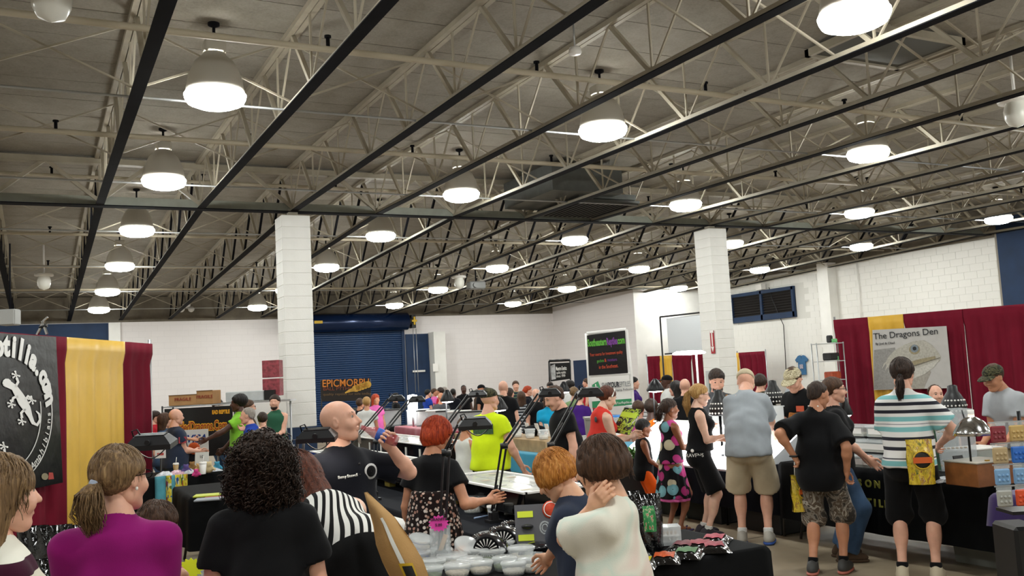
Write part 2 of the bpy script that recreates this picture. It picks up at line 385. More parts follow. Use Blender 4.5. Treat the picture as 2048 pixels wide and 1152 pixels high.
# louvred vent in the right wall
a = AX(1464, 592, XR); b = AX(1590, 575, XR); zt, zb = AX(1587, 573, XR).z, AX(1590, 633, XR).z
t = link('window_1', None, None, (XR, (a.y+b.y)/2, (zt+zb)/2), kind='structure'); L_ = abs(a.y-b.y); hh = zt-zb
fr = MB()
for z in (hh/2-.04, -hh/2+.08): fr.box((-.05, 0, z), (.12, L_, .12 if z > 0 else .2))
for y in (L_/2-.06, -L_/2+.06, 0): fr.box((-.05, y, 0), (.12, .1, hh))
fr.build('vent_frame', m_navy, t); MB().box((-.012, 0, 0), (.02, L_, hh)).build('dark_back', mat('vent_dark', '#1c1815', .9), t)
lv = MB().box((0, 0, 0), (.1, L_-.1, .01), Euler((0, -.7, 0))).mesh('louvre', mat('louvre_metal', '#1f1a17', .8))
for i in range(9): link('louvre', lv, t, (-.05, 0, -hh/2+.2+i*(hh-.3)/8))
# surface conduit and cables on the right wall
MB().tube([(XR-.05, AX(1718, 560, XR).y, 4.9), (XR-.05, AX(1718, 560, XR).y, 2.2)], .02, 8).build('wall_conduit', m_white, label='white conduit running down the right block wall', cat='conduit')
MB().tube([AX(u, v, XR-.08) for u, v in ((1538, 575), (1545, 600), (1560, 635), (1567, 650), (1570, 700), (1573, 760))], .015, 6).build('hanging_cable', m_black, label='black cable hanging down from the louvred vent', cat='cable')
MB().tube([AX(u, v, XR-.12) for u, v in ((1455, 562), (1475, 571), (1495, 570), (1515, 560), (1522, 545))], .015, 6).build('ceiling_cable', m_black, label='black cable sagging under the roof beside the block column', cat='cable')
mb = MB(); c = AX(1521, 574, XR-.15); mb.box(c, (.2, .3, .2)); t_ = mb.build('junction_box', m_white, label='small white box mounted above the louvred vent', cat='junction box')
# red arrow sign on the column
def arrow_sign():
    c = AY(1418, 684, 15.74); t = thing('arrow_sign', 'red and white sign with a down arrow on the right column', 'sign', (13.1, 15.9, c.z))
    MB().box((0, 0, 0), (.01, .13, .5)).build('sign_board', mat('sign_red', '#a5202a', .5), t)
    MB().box((-.007, 0, .06), (.003, .035, .3)).add([(-.009, -.05, -.1), (-.009, .05, -.1), (-.009, 0, -.22)], [(0, 1, 2)]).box((-.007, 0, .225), (.003, .11, .05)).build('arrow', m_white, t)
arrow_sign()
# ceiling fittings
def globe(p, lab, s=1):
    t = thing('camera_globe', lab, 'camera', p)
    MB().lathe([(.09, .3), (.2, .29), (.21, .25), (.2, .23), (.08, .22)], n=20).build('mount', m_white, t); MB().lathe([(.12, .23), (.15, .12), (.14, .02), (.1, -.06), (.001, -.1)], n=20).build('globe', mat('frosted_globe', '#d7d5cc', .25), t)
    MB().cyl((0, 0, .3), (0, 0, zc(p[1])+JD-p[2]+.03), .02, 8).build('stem', m_white, t)
    return t
g0 = globe(AD(103, 20, 7.0), 'large white globe camera hanging at the top left corner'); g0.scale = (1.0,)*3
globe(AD(2034, 240, 11.8), 'white globe camera hanging at the right edge of the picture')
globe(AD(88, 572, 21.5), 'small white globe camera above the left drape'); globe(AD(919, 572, 26.5), 'small white globe camera far off above the roller door')
t = thing('projector', 'small grey box hung beside the far globe camera', 'projector', AD(952, 571, 26.5)); MB().box((0, 0, 0), (.5, .3, .22), bev=.03).cyl((-.1, -.15, 0), (-.1, -.22, 0), .07, 12).build('case', mat('grey_case', '#6c6c6a', .5), t); MB().cyl((0, 0, .1), (0, 0, zc(t.location.y)+JD-t.location.z+.03), .02).build('stem', m_dark, t)
t = thing('heat_detector', 'small white disc fitting hanging on a rod near the roof', 'detector', AD(1150, 105, 9.6)); MB().lathe([(.001, .05), (.06, .05), (.07, .0), (.06, -.02), (.001, -.02)], n=16).build('disc', m_white, t); MB().cyl((0, 0, .05), (0, 0, .36), .01, 6).build('rod', m_galv, t)
for (u, v, d, lab) in ((1045, 607, 36, 'pair of emergency floodlights near the far corner'), (372, 619, 31, 'pair of emergency floodlights above the left back wall')):
    t = thing('emergency_light', lab, 'light', AY(u, v, YW-.12))
    for q in (-1, 1): MB().lathe([(.02, -.12), (.1, -.02), (.11, .02), (.001, .03)], (q*.16, -.05, 0), 12, M=Matrix.Rotation(1.2, 3, 'X')).build('lamp_head', m_white, t)
    MB().box((0, .05, .12), (.3, .1, .12)).build('housing', m_white, t)
c = AD(20, 635, 16); t = thing('loudspeaker', 'grey loudspeaker box hung above the left drape', 'speaker', c, -YAW); MB().box((0, 0, 0), (.28, .22, .28), bev=.02).build('cabinet', mat('speaker_grey', '#9b9b98', .7), t); MB().box((0, -.115, 0), (.24, .01, .24)).build('grille', mat('speaker_grille', '#a8a8a5', .9, bump=.5, bs=300), t); MB().cyl((0, 0, .13), (0, 0, 1.3), .015).build('hanger', m_dark, t)
# duct above the girder
p0 = AZ(1170, 350, 5.1); t = thing('air_duct', 'large grey sheet metal duct with a framed grille under the roof', 'duct', (9.2, 14.9, 0))
MB().box((-.3, 0, 5.2), (1.5, 1.9, .5)).box((.35, .15, 4.96), (1.25, 1.5, .1)).build('duct_box', mat('duct_grey', '#5d5f5c', .5, .4, var=.1), t)
MB().box((.35, .15, 4.86), (1.35, 1.6, .05)).build('grille_frame', mat('duct_frame', '#4a4b48', .6), t); 
gl = MB().box((0, 0, 0), (.04, 1.45, .03)).mesh('grille_bar', m_dark)
for i in range(11): link('grille_bar', gl, t, (-.2+i*.11, .15, 4.84))
t = thing('ceiling_hatch', 'grey framed hatch panel in the roof deck at the upper right', 'hatch', (*AZ(1770, 105, 5.35).xy, 5.42)); MB().box((0, 0, 0), (1.5, .9, .05)).build('panel', mat('hatch_grey', '#54544e', .7), t); MB().box((0, .47, -.01), (1.6, .06, .09)).box((0, -.47, -.01), (1.6, .06, .09)).box((.77, 0, -.01), (.06, 1, .09)).box((-.77, 0, -.01), (.06, 1, .09)).build('frame', m_steel, t)

# ---------------------------------------------------------------- pipe and drape
m_mar = mat('maroon_drape', '#6d1226', .9, bump=.2, bs=260, spec=.2, var=.1, vs=3, bd=.002); m_gold = mat('gold_drape', '#d9a92f', .6, bump=.15, bs=260, sheen=.3, var=.06, vs=3, bd=.002); m_golds = mat('gold_drape_satin', '#e9bd55', .35, bump=.1, bs=200, var=.05, vs=3, bd=.002)
def drape_panel(parent, name, m, p, q, ztop, zbot, nf, amp, seed=0, hem=.12):
    p, q = Vector(p), Vector(q); d = q-p; L = d.length; d.normalize(); nrm = Vector((d.y, -d.x, 0)); g = np.random.default_rng(seed); ph = g.uniform(0, 6, 4)
    def f(a, b):
        wv = math.sin(a*nf*6.283+ph[0]+1.1*math.sin(a*7+ph[1]))+.45*math.sin(a*nf*2.3*6.283+ph[2])
        am = amp*(.35+.65*min(1, b*3)) if b > .1 else amp*.18
        top = .04*(b < .05)
        return p+d*(a*L)+nrm*(wv*am+(.034 if b < .1 else 0))+Vector((0, 0, ztop+(zbot-ztop)*b))
    mb = MB().grid(f, max(24, int(nf*12)), 16); o = mb.build(name, m, parent); 
    sd = o.modifiers.new('s', 'SOLIDIFY'); sd.thickness = .012
    return o
def drape_run(label, pts, cols, ztop, zbot, dens=4.5, amp=.035, group=None, seed=0, z0=None):
    t = thing('pipe_and_drape', label, 'drape', (0, 0, 0), 0, group)
    for i, (m, nm) in enumerate(cols): drape_panel(t, nm, m, pts[i], pts[i+1], ztop, zbot, dens*(Vector(pts[i+1])-Vector(pts[i])).length, amp*(.6 if m is m_golds else 1), seed+i)
    MB().cyl((*pts[0][:2], ztop-.03), (*pts[-1][:2], ztop-.03), .022, 8).build('crossbar', m_galv, t)
    for p in (pts[0], pts[-1]): MB().cyl((p[0], p[1], .02), (p[0], p[1], ztop+.06), .024, 10).cyl((p[0], p[1], 0), (p[0], p[1], .015), .2, 16).build('upright', m_galv, t)
    return t
def flat(P): return (P.x, P.y, 0)
A_ = AZ(0, 665, 2.44); B_ = AZ(300, 688, 2.44); dr = (B_-A_).normalized(); nl = Vector((dr.y, -dr.x, 0))    # left drape plane
def onL(u, v, off=0):
    r = Vector(ray(u, v)); c = Vector(_c); q = A_+nl*off; t = (q-c).dot(nl)/r.dot(nl); return c+r*t
LDP = [A_-dr*2.3, onL(125, 672), onL(243, 683), onL(299, 687)]
drape_run('maroon and gold drape wall on the left holding the black gecko banner', [flat(p) for p in LDP], [(m_mar, 'maroon_drape'), (m_golds, 'gold_drape'), (m_mar, 'maroon_drape')], 2.44, .03, 2.0, .03, seed=3)
# gecko banner
t = thing('gecko_banner', 'black vinyl banner with white geckos and curved lettering on the left drape', 'banner', (0, 0, 0)); m_vin = mat('black_vinyl', '#101112', .3, bump=.25, bs=5, bd=.03)
OFF = .16
def bn(u, v, off=OFF): return onL(u, v, off)
pts = [(-150, 655), (28, 668), (112, 674), (118, 800), (126, 965), (40, 983), (-150, 1000)]
P_ = [bn(*p) for p in pts]; mb = MB(); mb.poly(P_[::-1]); o = mb.build('vinyl_sheet', m_vin, t); o.modifiers.new('s', 'SOLIDIFY').thickness = .006
m_wp = mat('white_print', '#e8e6e2', .5)
def pic(name, polys, m=m_wp, par=None, off=OFF+.008, fn=None):
    mb = MB()
    for pl in polys: mb.poly([(fn or bn)(u, v, off) for u, v in pl][::-1])
    o = mb.build(name, m, par or t); o.modifiers.new('s', 'SOLIDIFY').thickness = .002; return o
def thick(pts, w):
    """polyline with widths -> polygon strip list"""
    out = []; pts = [Vector((*p, 0)) for p in pts]
    if not isinstance(w, (list, tuple)): w = [w]*len(pts)
    Ls, Rs = [], []
    for i, p in enumerate(pts):
        d = (pts[min(i+1, len(pts)-1)]-pts[max(i-1, 0)]).normalized(); n_ = Vector((-d.y, d.x, 0))*w[i]/2; Ls.append(p+n_); Rs.append(p-n_)
    for i in range(len(pts)-1): out.append([(Ls[i].x, Ls[i].y), (Ls[i+1].x, Ls[i+1].y), (Rs[i+1].x, Rs[i+1].y), (Rs[i].x, Rs[i].y)])
    return out
def disc(c, r, n=10, ry_=None): return [(c[0]+r*math.cos(a), c[1]+(ry_ or r)*math.sin(a)) for a in np.linspace(0, 6.283, n+1)[:-1]]
def gecko(dx, dy, flip):
    def T(p): x, y = p; return (x+dx, y+dy) if not flip else (28-(x-28)+dx, 862-(y-832)+dy)
    L = []
    L += thick([T(p) for p in ((8, 766), (16, 768), (28, 775), (38, 790), (45, 803), (54, 818), (60, 832), (66, 846), (74, 850), (80, 840), (78, 828), (72, 822))], [8, 15, 13, 16, 19, 15, 9, 7, 6, 5, 4, 2]); L.append(disc(T((14, 766)), 9))
    for leg, foot in ((((30, 775), (36, 764), (33, 756)), (32, 750)), (((36, 792), (26, 796), (24, 804)), (23, 808)), (((50, 800), (56, 792), (62, 797)), (64, 800)), (((50, 818), (42, 826), (44, 836)), (44, 842))):
        L += thick([T(p) for p in leg], 5); f = T(foot)
        for a in np.arange(5)*1.05+.3: L += thick([f, (f[0]+7*math.cos(a), f[1]+7*math.sin(a))], [3, 2]); L.append(disc((f[0]+7*math.cos(a), f[1]+7*math.sin(a)), 2.2, 6))
    pic('gecko', L)
gecko(0, 0, False); gecko(-4, 40, True)
pic('ring_line', thick([(10+94*math.cos(a), 828+142*math.sin(a)) for a in np.linspace(-.15, 1.5, 20)], 1.6)); pic('ring_line', thick([(8+74*math.cos(a), 826+116*math.sin(a)) for a in np.linspace(-.2, 1.5, 20)], 1.4))
def arc_text(s, c, ra, rb, a0, da, size, flip=False, bold=.0):
    for i, ch in enumerate(s):
        if ch == ' ': continue
        a = a0+i*da; u, v = c[0]+ra*math.cos(a), c[1]+rb*math.sin(a); p = bn(u, v, OFF+.01); p2 = bn(u-math.sin(a)*ra*.02*(-1 if flip else 1)*1, v+math.cos(a)*rb*.02*(-1 if flip else 1), OFF+.01); X = (p2-p).normalized(); Z = nl.normalized(); Y = Z.cross(X)
        o = text(ch, size, m_wp, t, (0, 0, 0), bold=bold); o.matrix_local = Matrix.Translation(p) @ Matrix((X, Y, Z)).transposed().to_4x4()
arc_text('reptilia.com', (8, 816), 84, 106, -2.0, .163, .3, bold=.016)
arc_text('Reptiles & Amphibians', (8, 830), 93, 140, 1.95, -.098, .115, True)
pic('badge', [disc((90, 953), 7)], mat('badge_tan', '#8d8468', .6)); pic('badge', [[(98, 945), (106, 945), (108, 958), (97, 959)]], mat('badge_red', '#b0423a', .6))
c = onL(85, 660, .05); t = thing('clamp_light', 'chrome spring clamp light clipped on top of the left drape', 'clamp', c, -YAW); MB().bar((-.06, 0, -.05), (.02, 0, .1), .03, .02).bar((.05, 0, -.05), (.0, 0, .1), .03, .02).bar((.01, 0, .1), (.06, 0, .14), .02, .02).build('jaws', m_chrome, t); MB().cyl((-.03, 0, .03), (.05, 0, .05), .02, 10).build('spring', m_black, t)

# right-hand drape run with the dragon banner
C_ = AZ(1668, 640, 2.44); D_ = AZ(2048, 608, 2.44); dd = (D_-C_).normalized(); nr = Vector((-dd.y, dd.x, 0)); nr = nr if nr.dot(-C_) > 0 else -nr
def onR(u, v, off=0):
    r = Vector(ray(u, v)); c = Vector(_c); q = C_+nr*off; k = (q-c).dot(nr)/r.dot(nr); return c+r*k
RDP = [onR(1669, 640), onR(1738, 636), onR(1808, 629), onR(1926, 620), D_+dd*2.0]
drape_run('maroon and gold drape wall behind the bearded dragon banner on the right', [flat(p) for p in RDP], [(m_mar, 'maroon_drape'), (m_gold, 'gold_drape'), (m_mar, 'maroon_drape'), (m_mar, 'maroon_drape')], 2.44, .03, 3.2, .035, seed=11)
t = thing('dragon_banner', 'pale grey banner with a bearded dragon photo and The Dragons Den heading', 'banner', (0, 0, 0))
def rb(u, v, off=.13): return onR(u, v, off)
P_ = [rb(*p) for p in ((1745, 660), (1893, 652), (1905, 776), (1748, 780))]; o = MB().poly(P_).build('vinyl_sheet', mat('banner_grey', '#b4b1ae', .5, var=.05), t); o.modifiers.new('s', 'SOLIDIFY').thickness = .006
rp = lambda nm, pl, c, off=.14: pic(nm, pl, mat('print_'+c[1:], c, .55, var=.18, vs=30), t, off, rb)
rp('dragon_shade', [[(1748, 700), (1790, 695), (1800, 740), (1815, 778), (1748, 779)]], '#8b8986')
rp('dragon_neck', [[(1765, 730), (1800, 700), (1850, 720), (1862, 745), (1850, 770), (1848, 777), (1790, 779), (1775, 760)]], '#9a958c', .139)
rp('dragon_head', [[(1778, 712), (1790, 700), (1808, 690), (1828, 682), (1848, 680), (1864, 690), (1876, 704), (1882, 714), (1880, 722), (1860, 732), (1836, 742), (1812, 746), (1794, 744), (1778, 738), (1770, 726)]], '#a8a49a', .141)
rp('dragon_eye_patch', [disc((1829, 699), 11, 14, 10), [(1806, 728), (1840, 718), (1870, 712), (1872, 718), (1838, 728), (1812, 738)]], '#8f8468', .143)
rp('dragon_eye', [disc((1829, 697), 8, 12)], '#77828a', .145); rp('dragon_pupil', [disc((1829, 697), 4, 10)], '#15181c', .147)
rp('dragon_mouth', thick([(1800, 738), (1830, 731), (1858, 722), (1880, 715)], [1.5, 2, 1.6, 1.2]), '#6d665b', .145)
rp('dragon_jaw', [[(1800, 742), (1836, 736), (1878, 720), (1868, 734), (1850, 748), (1826, 758), (1800, 756)]], '#b9b6ae', .143)
rp('dragon_spikes', [[(1768+i*6, 726+i*3), (1774+i*6, 724+i*3), (1764+i*6, 738+i*4)] for i in range(7)], '#b5b1a8', .145)
def sign_on(par, fn, s, u, v, size, m, off=.15, u2=None, v2=None, sx=1, bold=0, nm='lettering'):
    p = fn(u, v, off); q = fn(u2 or u+10, v2 if v2 is not None else v, off); X = (q-p).normalized(); Y = Vector((0, 0, 1)); Y = (Y-X*Y.dot(X)).normalized(); Z = X.cross(Y)
    o = text(s, size, m, par, (0, 0, 0), align='LEFT', sx=sx, bold=bold, name=nm); o.matrix_local = Matrix.Translation(p) @ Matrix((X, Y, Z)).transposed().to_4x4(); return o
m_ink = mat('dark_ink', '#26262a', .6)
sign_on(t, rb, 'The Dragons Den', 1747, 679, .165, m_ink, .15, 1840, 671); sign_on(t, rb, 'By Joel & Chad', 1751, 690, .06, m_ink, .15, 1800, 687)
# far drapes along the block wall
def drp(u0, u1, v, d0, d1, zt): return None
for lab, us, cols, Y_ in (('far maroon and gold drape left of the block column', (1293, 1318, 1342, 1382, 1412), [(m_mar, 'maroon_drape'), (m_gold, 'gold_drape'), (m_mar, 'maroon_drape'), (m_mar, 'maroon_drape')], 25.0), ('far maroon drape with a gold edge right of the block column', (1474, 1479, 1531), [(m_gold, 'gold_drape'), (m_mar, 'maroon_drape')], None)):
    if Y_: ps = [flat(AY(u, 713, Y_)) for u in us]; zt = AY(1293, 713, Y_).z
    else: ps = [flat(AX(u, 705, 21.9)) for u in us]; zt = AX(1500, 704, 21.9).z
    drape_run(lab, ps, cols, zt, .03, 3, .04, seed=int(us[0]))
# black pipe frame with a grey screen and a light bar
f0 = 19.5
def onS(u, v): return AY(u, v, f0)
t = thing('screen_frame', 'black pipe frame with a pale grey backdrop left of the block column', 'frame', (0, 0, 0))
MB().tube([onS(1320, 634), onS(1331, 800), Vector((*onS(1333, 800).xy, 0))], .022, 8).tube([onS(1320, 634), onS(1420, 623)], .022, 8).tube([onS(1330, 708), onS(1420, 702)], .018, 8).build('pipe_frame', m_blackm, t)
MB().poly([onS(1334, 637)+Vector((0, .03, 0)), onS(1420, 626)+Vector((0, .03, 0)), onS(1420, 702)+Vector((0, .03, 0)), onS(1339, 707)+Vector((0, .03, 0))]).build('backdrop', mat('pale_screen', '#c9cccf', .7), t).modifiers.new('s', 'SOLIDIFY').thickness = .006
t = thing('light_bar', 'long bright white strip light below the grey backdrop', 'light', AD(1378, 706, 13.2), -YAW-.1); MB().lathe([(.001, .035), (.18, .03), (.24, .0), (.22, -.02), (.001, -.03)], n=24, sx=1.0, sy=.5).build('tube_cover', mat('strip_glow', '#ffffff', .5, emit=7), t); MB().cyl((.1, 0, 0), (.1, 0, -t.location.z+.01), .014, 8).build('stand', m_pvc, t)
# ---------------------------------------------------------------- signed-distance bodies
def V3(*a): return np.array(a, float)
def rx(a): c, s = math.cos(a), math.sin(a); return np.array([[1, 0, 0], [0, c, -s], [0, s, c]])
def ry(a): c, s = math.cos(a), math.sin(a); return np.array([[c, 0, s], [0, 1, 0], [-s, 0, c]])
def rz(a): c, s = math.cos(a), math.sin(a); return np.array([[c, -s, 0], [s, c, 0], [0, 0, 1]])
class SDF:
    """list of smooth primitives, meshed by surface nets"""
    def __init__(s): s.p = []
    def cap(s, a, b, ra, rb=None, k=.03, cut=None, cut0=None, op='u'):
        a, b = np.array(a, float), np.array(b, float); rb = ra if rb is None else rb; R = max(ra, rb)
        d = b-a; L2 = max(d@d, 1e-9); n = d/math.sqrt(L2)
        def f(P):
            q = P-a; t = np.clip(q@d/L2, 0, 1); e = np.sqrt(((q-t[..., None]*d)**2).sum(-1))-(ra+t*(rb-ra))
            if cut: e = np.maximum(e, (P-b)@n)
            if cut0: e = np.maximum(e, -(q@n))
            return e
        s.p.append((op, f, np.minimum(a, b)-R, np.maximum(a, b)+R, k)); return s
    def ell(s, c, r, M=None, k=.03, op='u'):
        c = np.array(c, float); r = np.array(r, float); R = r.max()
        ext = np.abs(M) @ r if M is not None else r
        def f(P):
            q = P-c
            if M is not None: q = q @ M
            k0 = np.sqrt(((q/r)**2).sum(-1))+1e-9; k1 = np.sqrt(((q/r**2)**2).sum(-1))+1e-9
            return k0*(k0-1)/k1
        s.p.append((op, f, c-ext, c+ext, k)); return s
    def fn(s, f, lo, hi, k=.02, op='u'): s.p.append((op, f, np.array(lo, float), np.array(hi, float), k)); return s
    def plane(s, pt, n):      # keep the side the normal points away from
        pt = np.array(pt, float); n = np.array(n, float); n = n/np.linalg.norm(n)
        s.p.append(('cut', lambda P: (P-pt)@n, None, None, 0)); return s
    def mesh(s, vox):
        us = [p for p in s.p if p[0] == 'u']
        lo = np.min([p[2]-p[4]*.3 for p in us], 0)-2*vox; hi = np.max([p[3]+p[4]*.3 for p in us], 0)+2*vox
        ax = [np.arange(lo[i], hi[i]+vox, vox) for i in range(3)]
        F = np.full([len(a) for a in ax], 1.0, np.float32)
        for op, f, a, b, k in s.p:
            if a is None: sl = [slice(0, len(x)) for x in ax]
            else:
                m = k+2*vox
                sl = [slice(max(0, int((a[i]-m-lo[i])/vox)), max(0, int((b[i]+m-lo[i])/vox)+2)) for i in range(3)]
            g = [x[q] for x, q in zip(ax, sl)]
            if min(len(x) for x in g) == 0: continue
            P = np.stack(np.meshgrid(*g, indexing='ij'), -1); d = f(P).astype(np.float32); c = F[tuple(sl)]
            if op == 'u':
                if k > 0: h = np.maximum(k-np.abs(c-d), 0)/k; F[tuple(sl)] = np.minimum(c, d)-h*h*k*.25
                else: F[tuple(sl)] = np.minimum(c, d)
            elif op == 's':
                if k > 0: h = np.maximum(k-np.abs(c+d), 0)/k; F[tuple(sl)] = np.maximum(c, -d)+h*h*k*.25
                else: F[tuple(sl)] = np.maximum(c, -d)
            else: F[tuple(sl)] = np.maximum(c, d)
        return nets(F, lo, vox)
_C8 = np.array([[i >> 2 & 1, i >> 1 & 1, i & 1] for i in range(8)])
_E12 = [(a, b) for a in range(8) for b in range(a+1, 8) if np.abs(_C8[a]-_C8[b]).sum() == 1]
def nets(F, lo, vox):
    s = F < 0; c = np.zeros([n-1 for n in F.shape], np.int8)
    for a, b, d in _C8: c += s[a:a+c.shape[0], b:b+c.shape[1], d:d+c.shape[2]]
    idx = np.argwhere((c > 0) & (c < 8)); N = len(idx)
    if N == 0: return np.zeros((0, 3)), np.zeros((0, 4), int)
    vals = np.stack([F[idx[:, 0]+a, idx[:, 1]+b, idx[:, 2]+d] for a, b, d in _C8], 1)
    acc = np.zeros((N, 3)); cn = np.zeros(N)
    for a, b in _E12:
        va, vb = vals[:, a], vals[:, b]; m = (va < 0) != (vb < 0); t = va[m]/(va[m]-vb[m])
        acc[m] += _C8[a]+t[:, None]*(_C8[b]-_C8[a]); cn[m] += 1
    P = lo+(idx+acc/cn[:, None])*vox
    ids = np.full(c.shape, -1, np.int64); ids[idx[:, 0], idx[:, 1], idx[:, 2]] = np.arange(N)
    quads = []
    for ax in range(3):
        o = [1 if i == ax else 0 for i in range(3)]
        A = s[:s.shape[0]-o[0], :s.shape[1]-o[1], :s.shape[2]-o[2]]; B = s[o[0]:, o[1]:, o[2]:]
        e = np.argwhere(A != B); fl = A[e[:, 0], e[:, 1], e[:, 2]]
        u, v = [(1, 2), (2, 0), (0, 1)][ax]; q = []
        for du, dv in ((-1, -1), (0, -1), (0, 0), (-1, 0)):
            w = e.copy(); w[:, u] += du; w[:, v] += dv; w = np.clip(w, 0, np.array(c.shape)-1); q.append(ids[w[:, 0], w[:, 1], w[:, 2]])
        q = np.stack(q, 1); q[~fl] = q[~fl][:, ::-1]; quads.append(q)
    Q = np.concatenate(quads); return P, Q[(Q >= 0).all(1)]
def vnorm(P, Q):
    n = np.cross(P[Q[:, 2]]-P[Q[:, 0]], P[Q[:, 3]]-P[Q[:, 1]]); a = np.zeros_like(P)
    for i in range(4): np.add.at(a, Q[:, i], n)
    return a/(np.linalg.norm(a, axis=1, keepdims=True)+1e-12)
def folds(P, Q, amp, sc=1.0, seed=0, vert=.5):
    r = np.random.default_rng(seed); n = vnorm(P, Q); d = np.zeros(len(P))
    for i in range(5):
        w = r.normal(size=3)*np.array([14, 14, 14*vert])*sc*(.6+.35*i); w2 = r.normal(size=3)*9*sc
        d += np.sin(P@w+r.uniform(0, 6)+1.6*np.sin(P@w2+r.uniform(0, 6)))/(1+.5*i)
    return P+n*(d*amp*.45)[:, None]
def npmesh(name, parts, m, smooth=True):
    vs = np.concatenate([p for p, q in parts]); off = np.cumsum([0]+[len(p) for p, q in parts[:-1]])
    qs = np.concatenate([q+o for (p, q), o in zip(parts, off)]); me = bpy.data.meshes.new(name)
    me.vertices.add(len(vs)); me.vertices.foreach_set('co', vs.astype(np.float32).ravel())
    k = qs.shape[1]; me.loops.add(qs.size); me.loops.foreach_set('vertex_index', qs.astype(np.int32).ravel())
    me.polygons.add(len(qs)); me.polygons.foreach_set('loop_start', np.arange(0, qs.size, k, dtype=np.int32))
    me.polygons.foreach_set('loop_total', np.full(len(qs), k, np.int32)); me.polygons.foreach_set('use_smooth', np.full(len(qs), smooth))
    me.update(); me.validate()
    for x in (m if isinstance(m, (list, tuple)) else [m]): me.materials.append(x)
    return me
def strands(curves, r0, n=4, taper=.3):
    """curves (N,K,3) -> thin tubes as quads"""
    curves = np.asarray(curves); N, K, _ = curves.shape
    t = np.gradient(curves, axis=1); t /= np.linalg.norm(t, axis=2, keepdims=True)+1e-9
    up = np.array([.3, .2, .9]); x = np.cross(t, up); x /= np.linalg.norm(x, axis=2, keepdims=True)+1e-9; y = np.cross(t, x)
    rr = (np.asarray(r0).reshape(-1, 1)*np.linspace(1, taper, K)[None])[:, :, None]
    ring = [curves+(x*math.cos(a)+y*math.sin(a))*rr for a in np.arange(n)*2*math.pi/n]
    P = np.stack(ring, 2).reshape(-1, 3); b = np.arange(N*K).reshape(N, K)*n; Q = []
    for k in range(n):
        k2 = (k+1) % n; Q.append(np.stack([b[:, :-1]+k, b[:, :-1]+k2, b[:, 1:]+k2, b[:, 1:]+k], -1).reshape(-1, 4))
    return P, np.concatenate(Q)

# skin, hair and cloth materials
def skin(c, name):
    def f(t, b):
        v = t.coord(); n = t.noise(v, 14, 4); cc = lin(c)
        t.l(t.ramp(n, [(.3, [cc[0]*.9, cc[1]*.84, cc[2]*.82]), (.7, [min(1, cc[0]*1.06), cc[1]*1.02, cc[2]])]), b.inputs['Base Color'])
        b.inputs['Subsurface Weight'].default_value = .12; b.inputs['Subsurface Radius'].default_value = (.02, .008, .004)
    return mat('skin_'+name, c, .5, fn=f)
SK = dict(fair=skin('#e0ae96', 'fair'), pale=skin('#e8c0aa', 'pale'), tan=skin('#c58c6b', 'tan'), brown=skin('#8c5a3d', 'brown'), dark=skin('#4f3023', 'dark'), kid=skin('#e2b090', 'kid'))
def hairm(name, c1, c2, c3=None, sc=1.0):
    def f(t, b):
        v = t.coord('Object', (90*sc, 90*sc, 7*sc)); n = t.noise(v, 1.2, 4, .7, .6)
        t.l(t.ramp(n, [(.3, c1), (.52, c2), (.75, c3 or c2)]), b.inputs['Base Color']); t.bump(n, .8, .01)
        b.inputs['Anisotropic'].default_value = .4
    return mat('hair_'+name, c2, .52, spec=.35, fn=f)
HR = dict(black=hairm('black', '#0b0908', '#17120f', '#2a211c'), brown=hairm('brown', '#2a1a10', '#4b3221', '#6d4c33'), blonde=hairm('blonde', '#8a6535', '#b98d52', '#dfbd82'),
          dirty=hairm('dirty_blonde', '#4e3a25', '#7d6142', '#b39467'), red=hairm('red', '#6e1c08', '#b03a14', '#d8622a'), ginger=hairm('ginger', '#8a4a15', '#c07a2e', '#e5ac62'),
          dkbrown=hairm('dark_brown', '#18110c', '#33231a', '#553d30'), grey=hairm('grey', '#6b625a', '#9a9188', '#c4bcb2'), auburn=hairm('auburn', '#2f140b', '#5a2b18', '#834226'))
def cloth(name, c='#808080', var=.1, rough=.85, bs=220, fn=None, bump=.25):
    return mat('cloth_'+name, c, rough, var=0 if fn else var, vs=6, bump=bump, bs=bs, sheen=.05, spec=.2, fn=fn, bd=.002)

def head_sdf(fem=0, jaw=1, fat=0, nose=1):
    s = SDF()
    s.ell((0, -.012, .033), (.076, .097, .087), k=.02).ell((0, .025, -.03), (.062+.008*fat, .068, .085), k=.05)
    s.ell((0, .066, -.1), (.024*jaw, .02, .018), k=.03).cap((-.045, .0, -.072), (-.018, .06, -.1), .022, .018, .03).cap((.045, .0, -.072), (.018, .06, -.1), .022, .018, .03)
    s.cap((-.036, .08, .028), (.036, .08, .028), .011 if not fem else .008, k=.02)
    s.cap((0, .09, .012), (0, .11*1.0+.006*nose, -.03), .008, .0115, .014).cap((-.012, .096, -.034), (.012, .096, -.034), .009, .009, .01)
    for x in (-1, 1):
        s.ell((x*.032, .1, .009), (.017, .014, .0105), k=.012, op='s')
        s.ell((x*.04, .07, -.035), (.024, .02, .022), k=.03)
        s.ell((x*.077, -.006, -.004), (.009, .019, .031), M=rz(x*-.35), k=.006)
        s.ell((x*.086, -.002, -.002), (.006, .011, .02), k=.004, op='s')
    s.ell((0, .089, -.059), (.024, .0125, .0065), k=.006).ell((0, .087, -.071), (.02, .0125, .007), k=.006)
    s.cap((-.022, .101, -.065), (.022, .101, -.065), .0022, k=.004, op='s')
    return s
_HM = {}
def xf(pq, M, t, sc=1): P, Q = pq; return (P*sc) @ M.T+t, Q
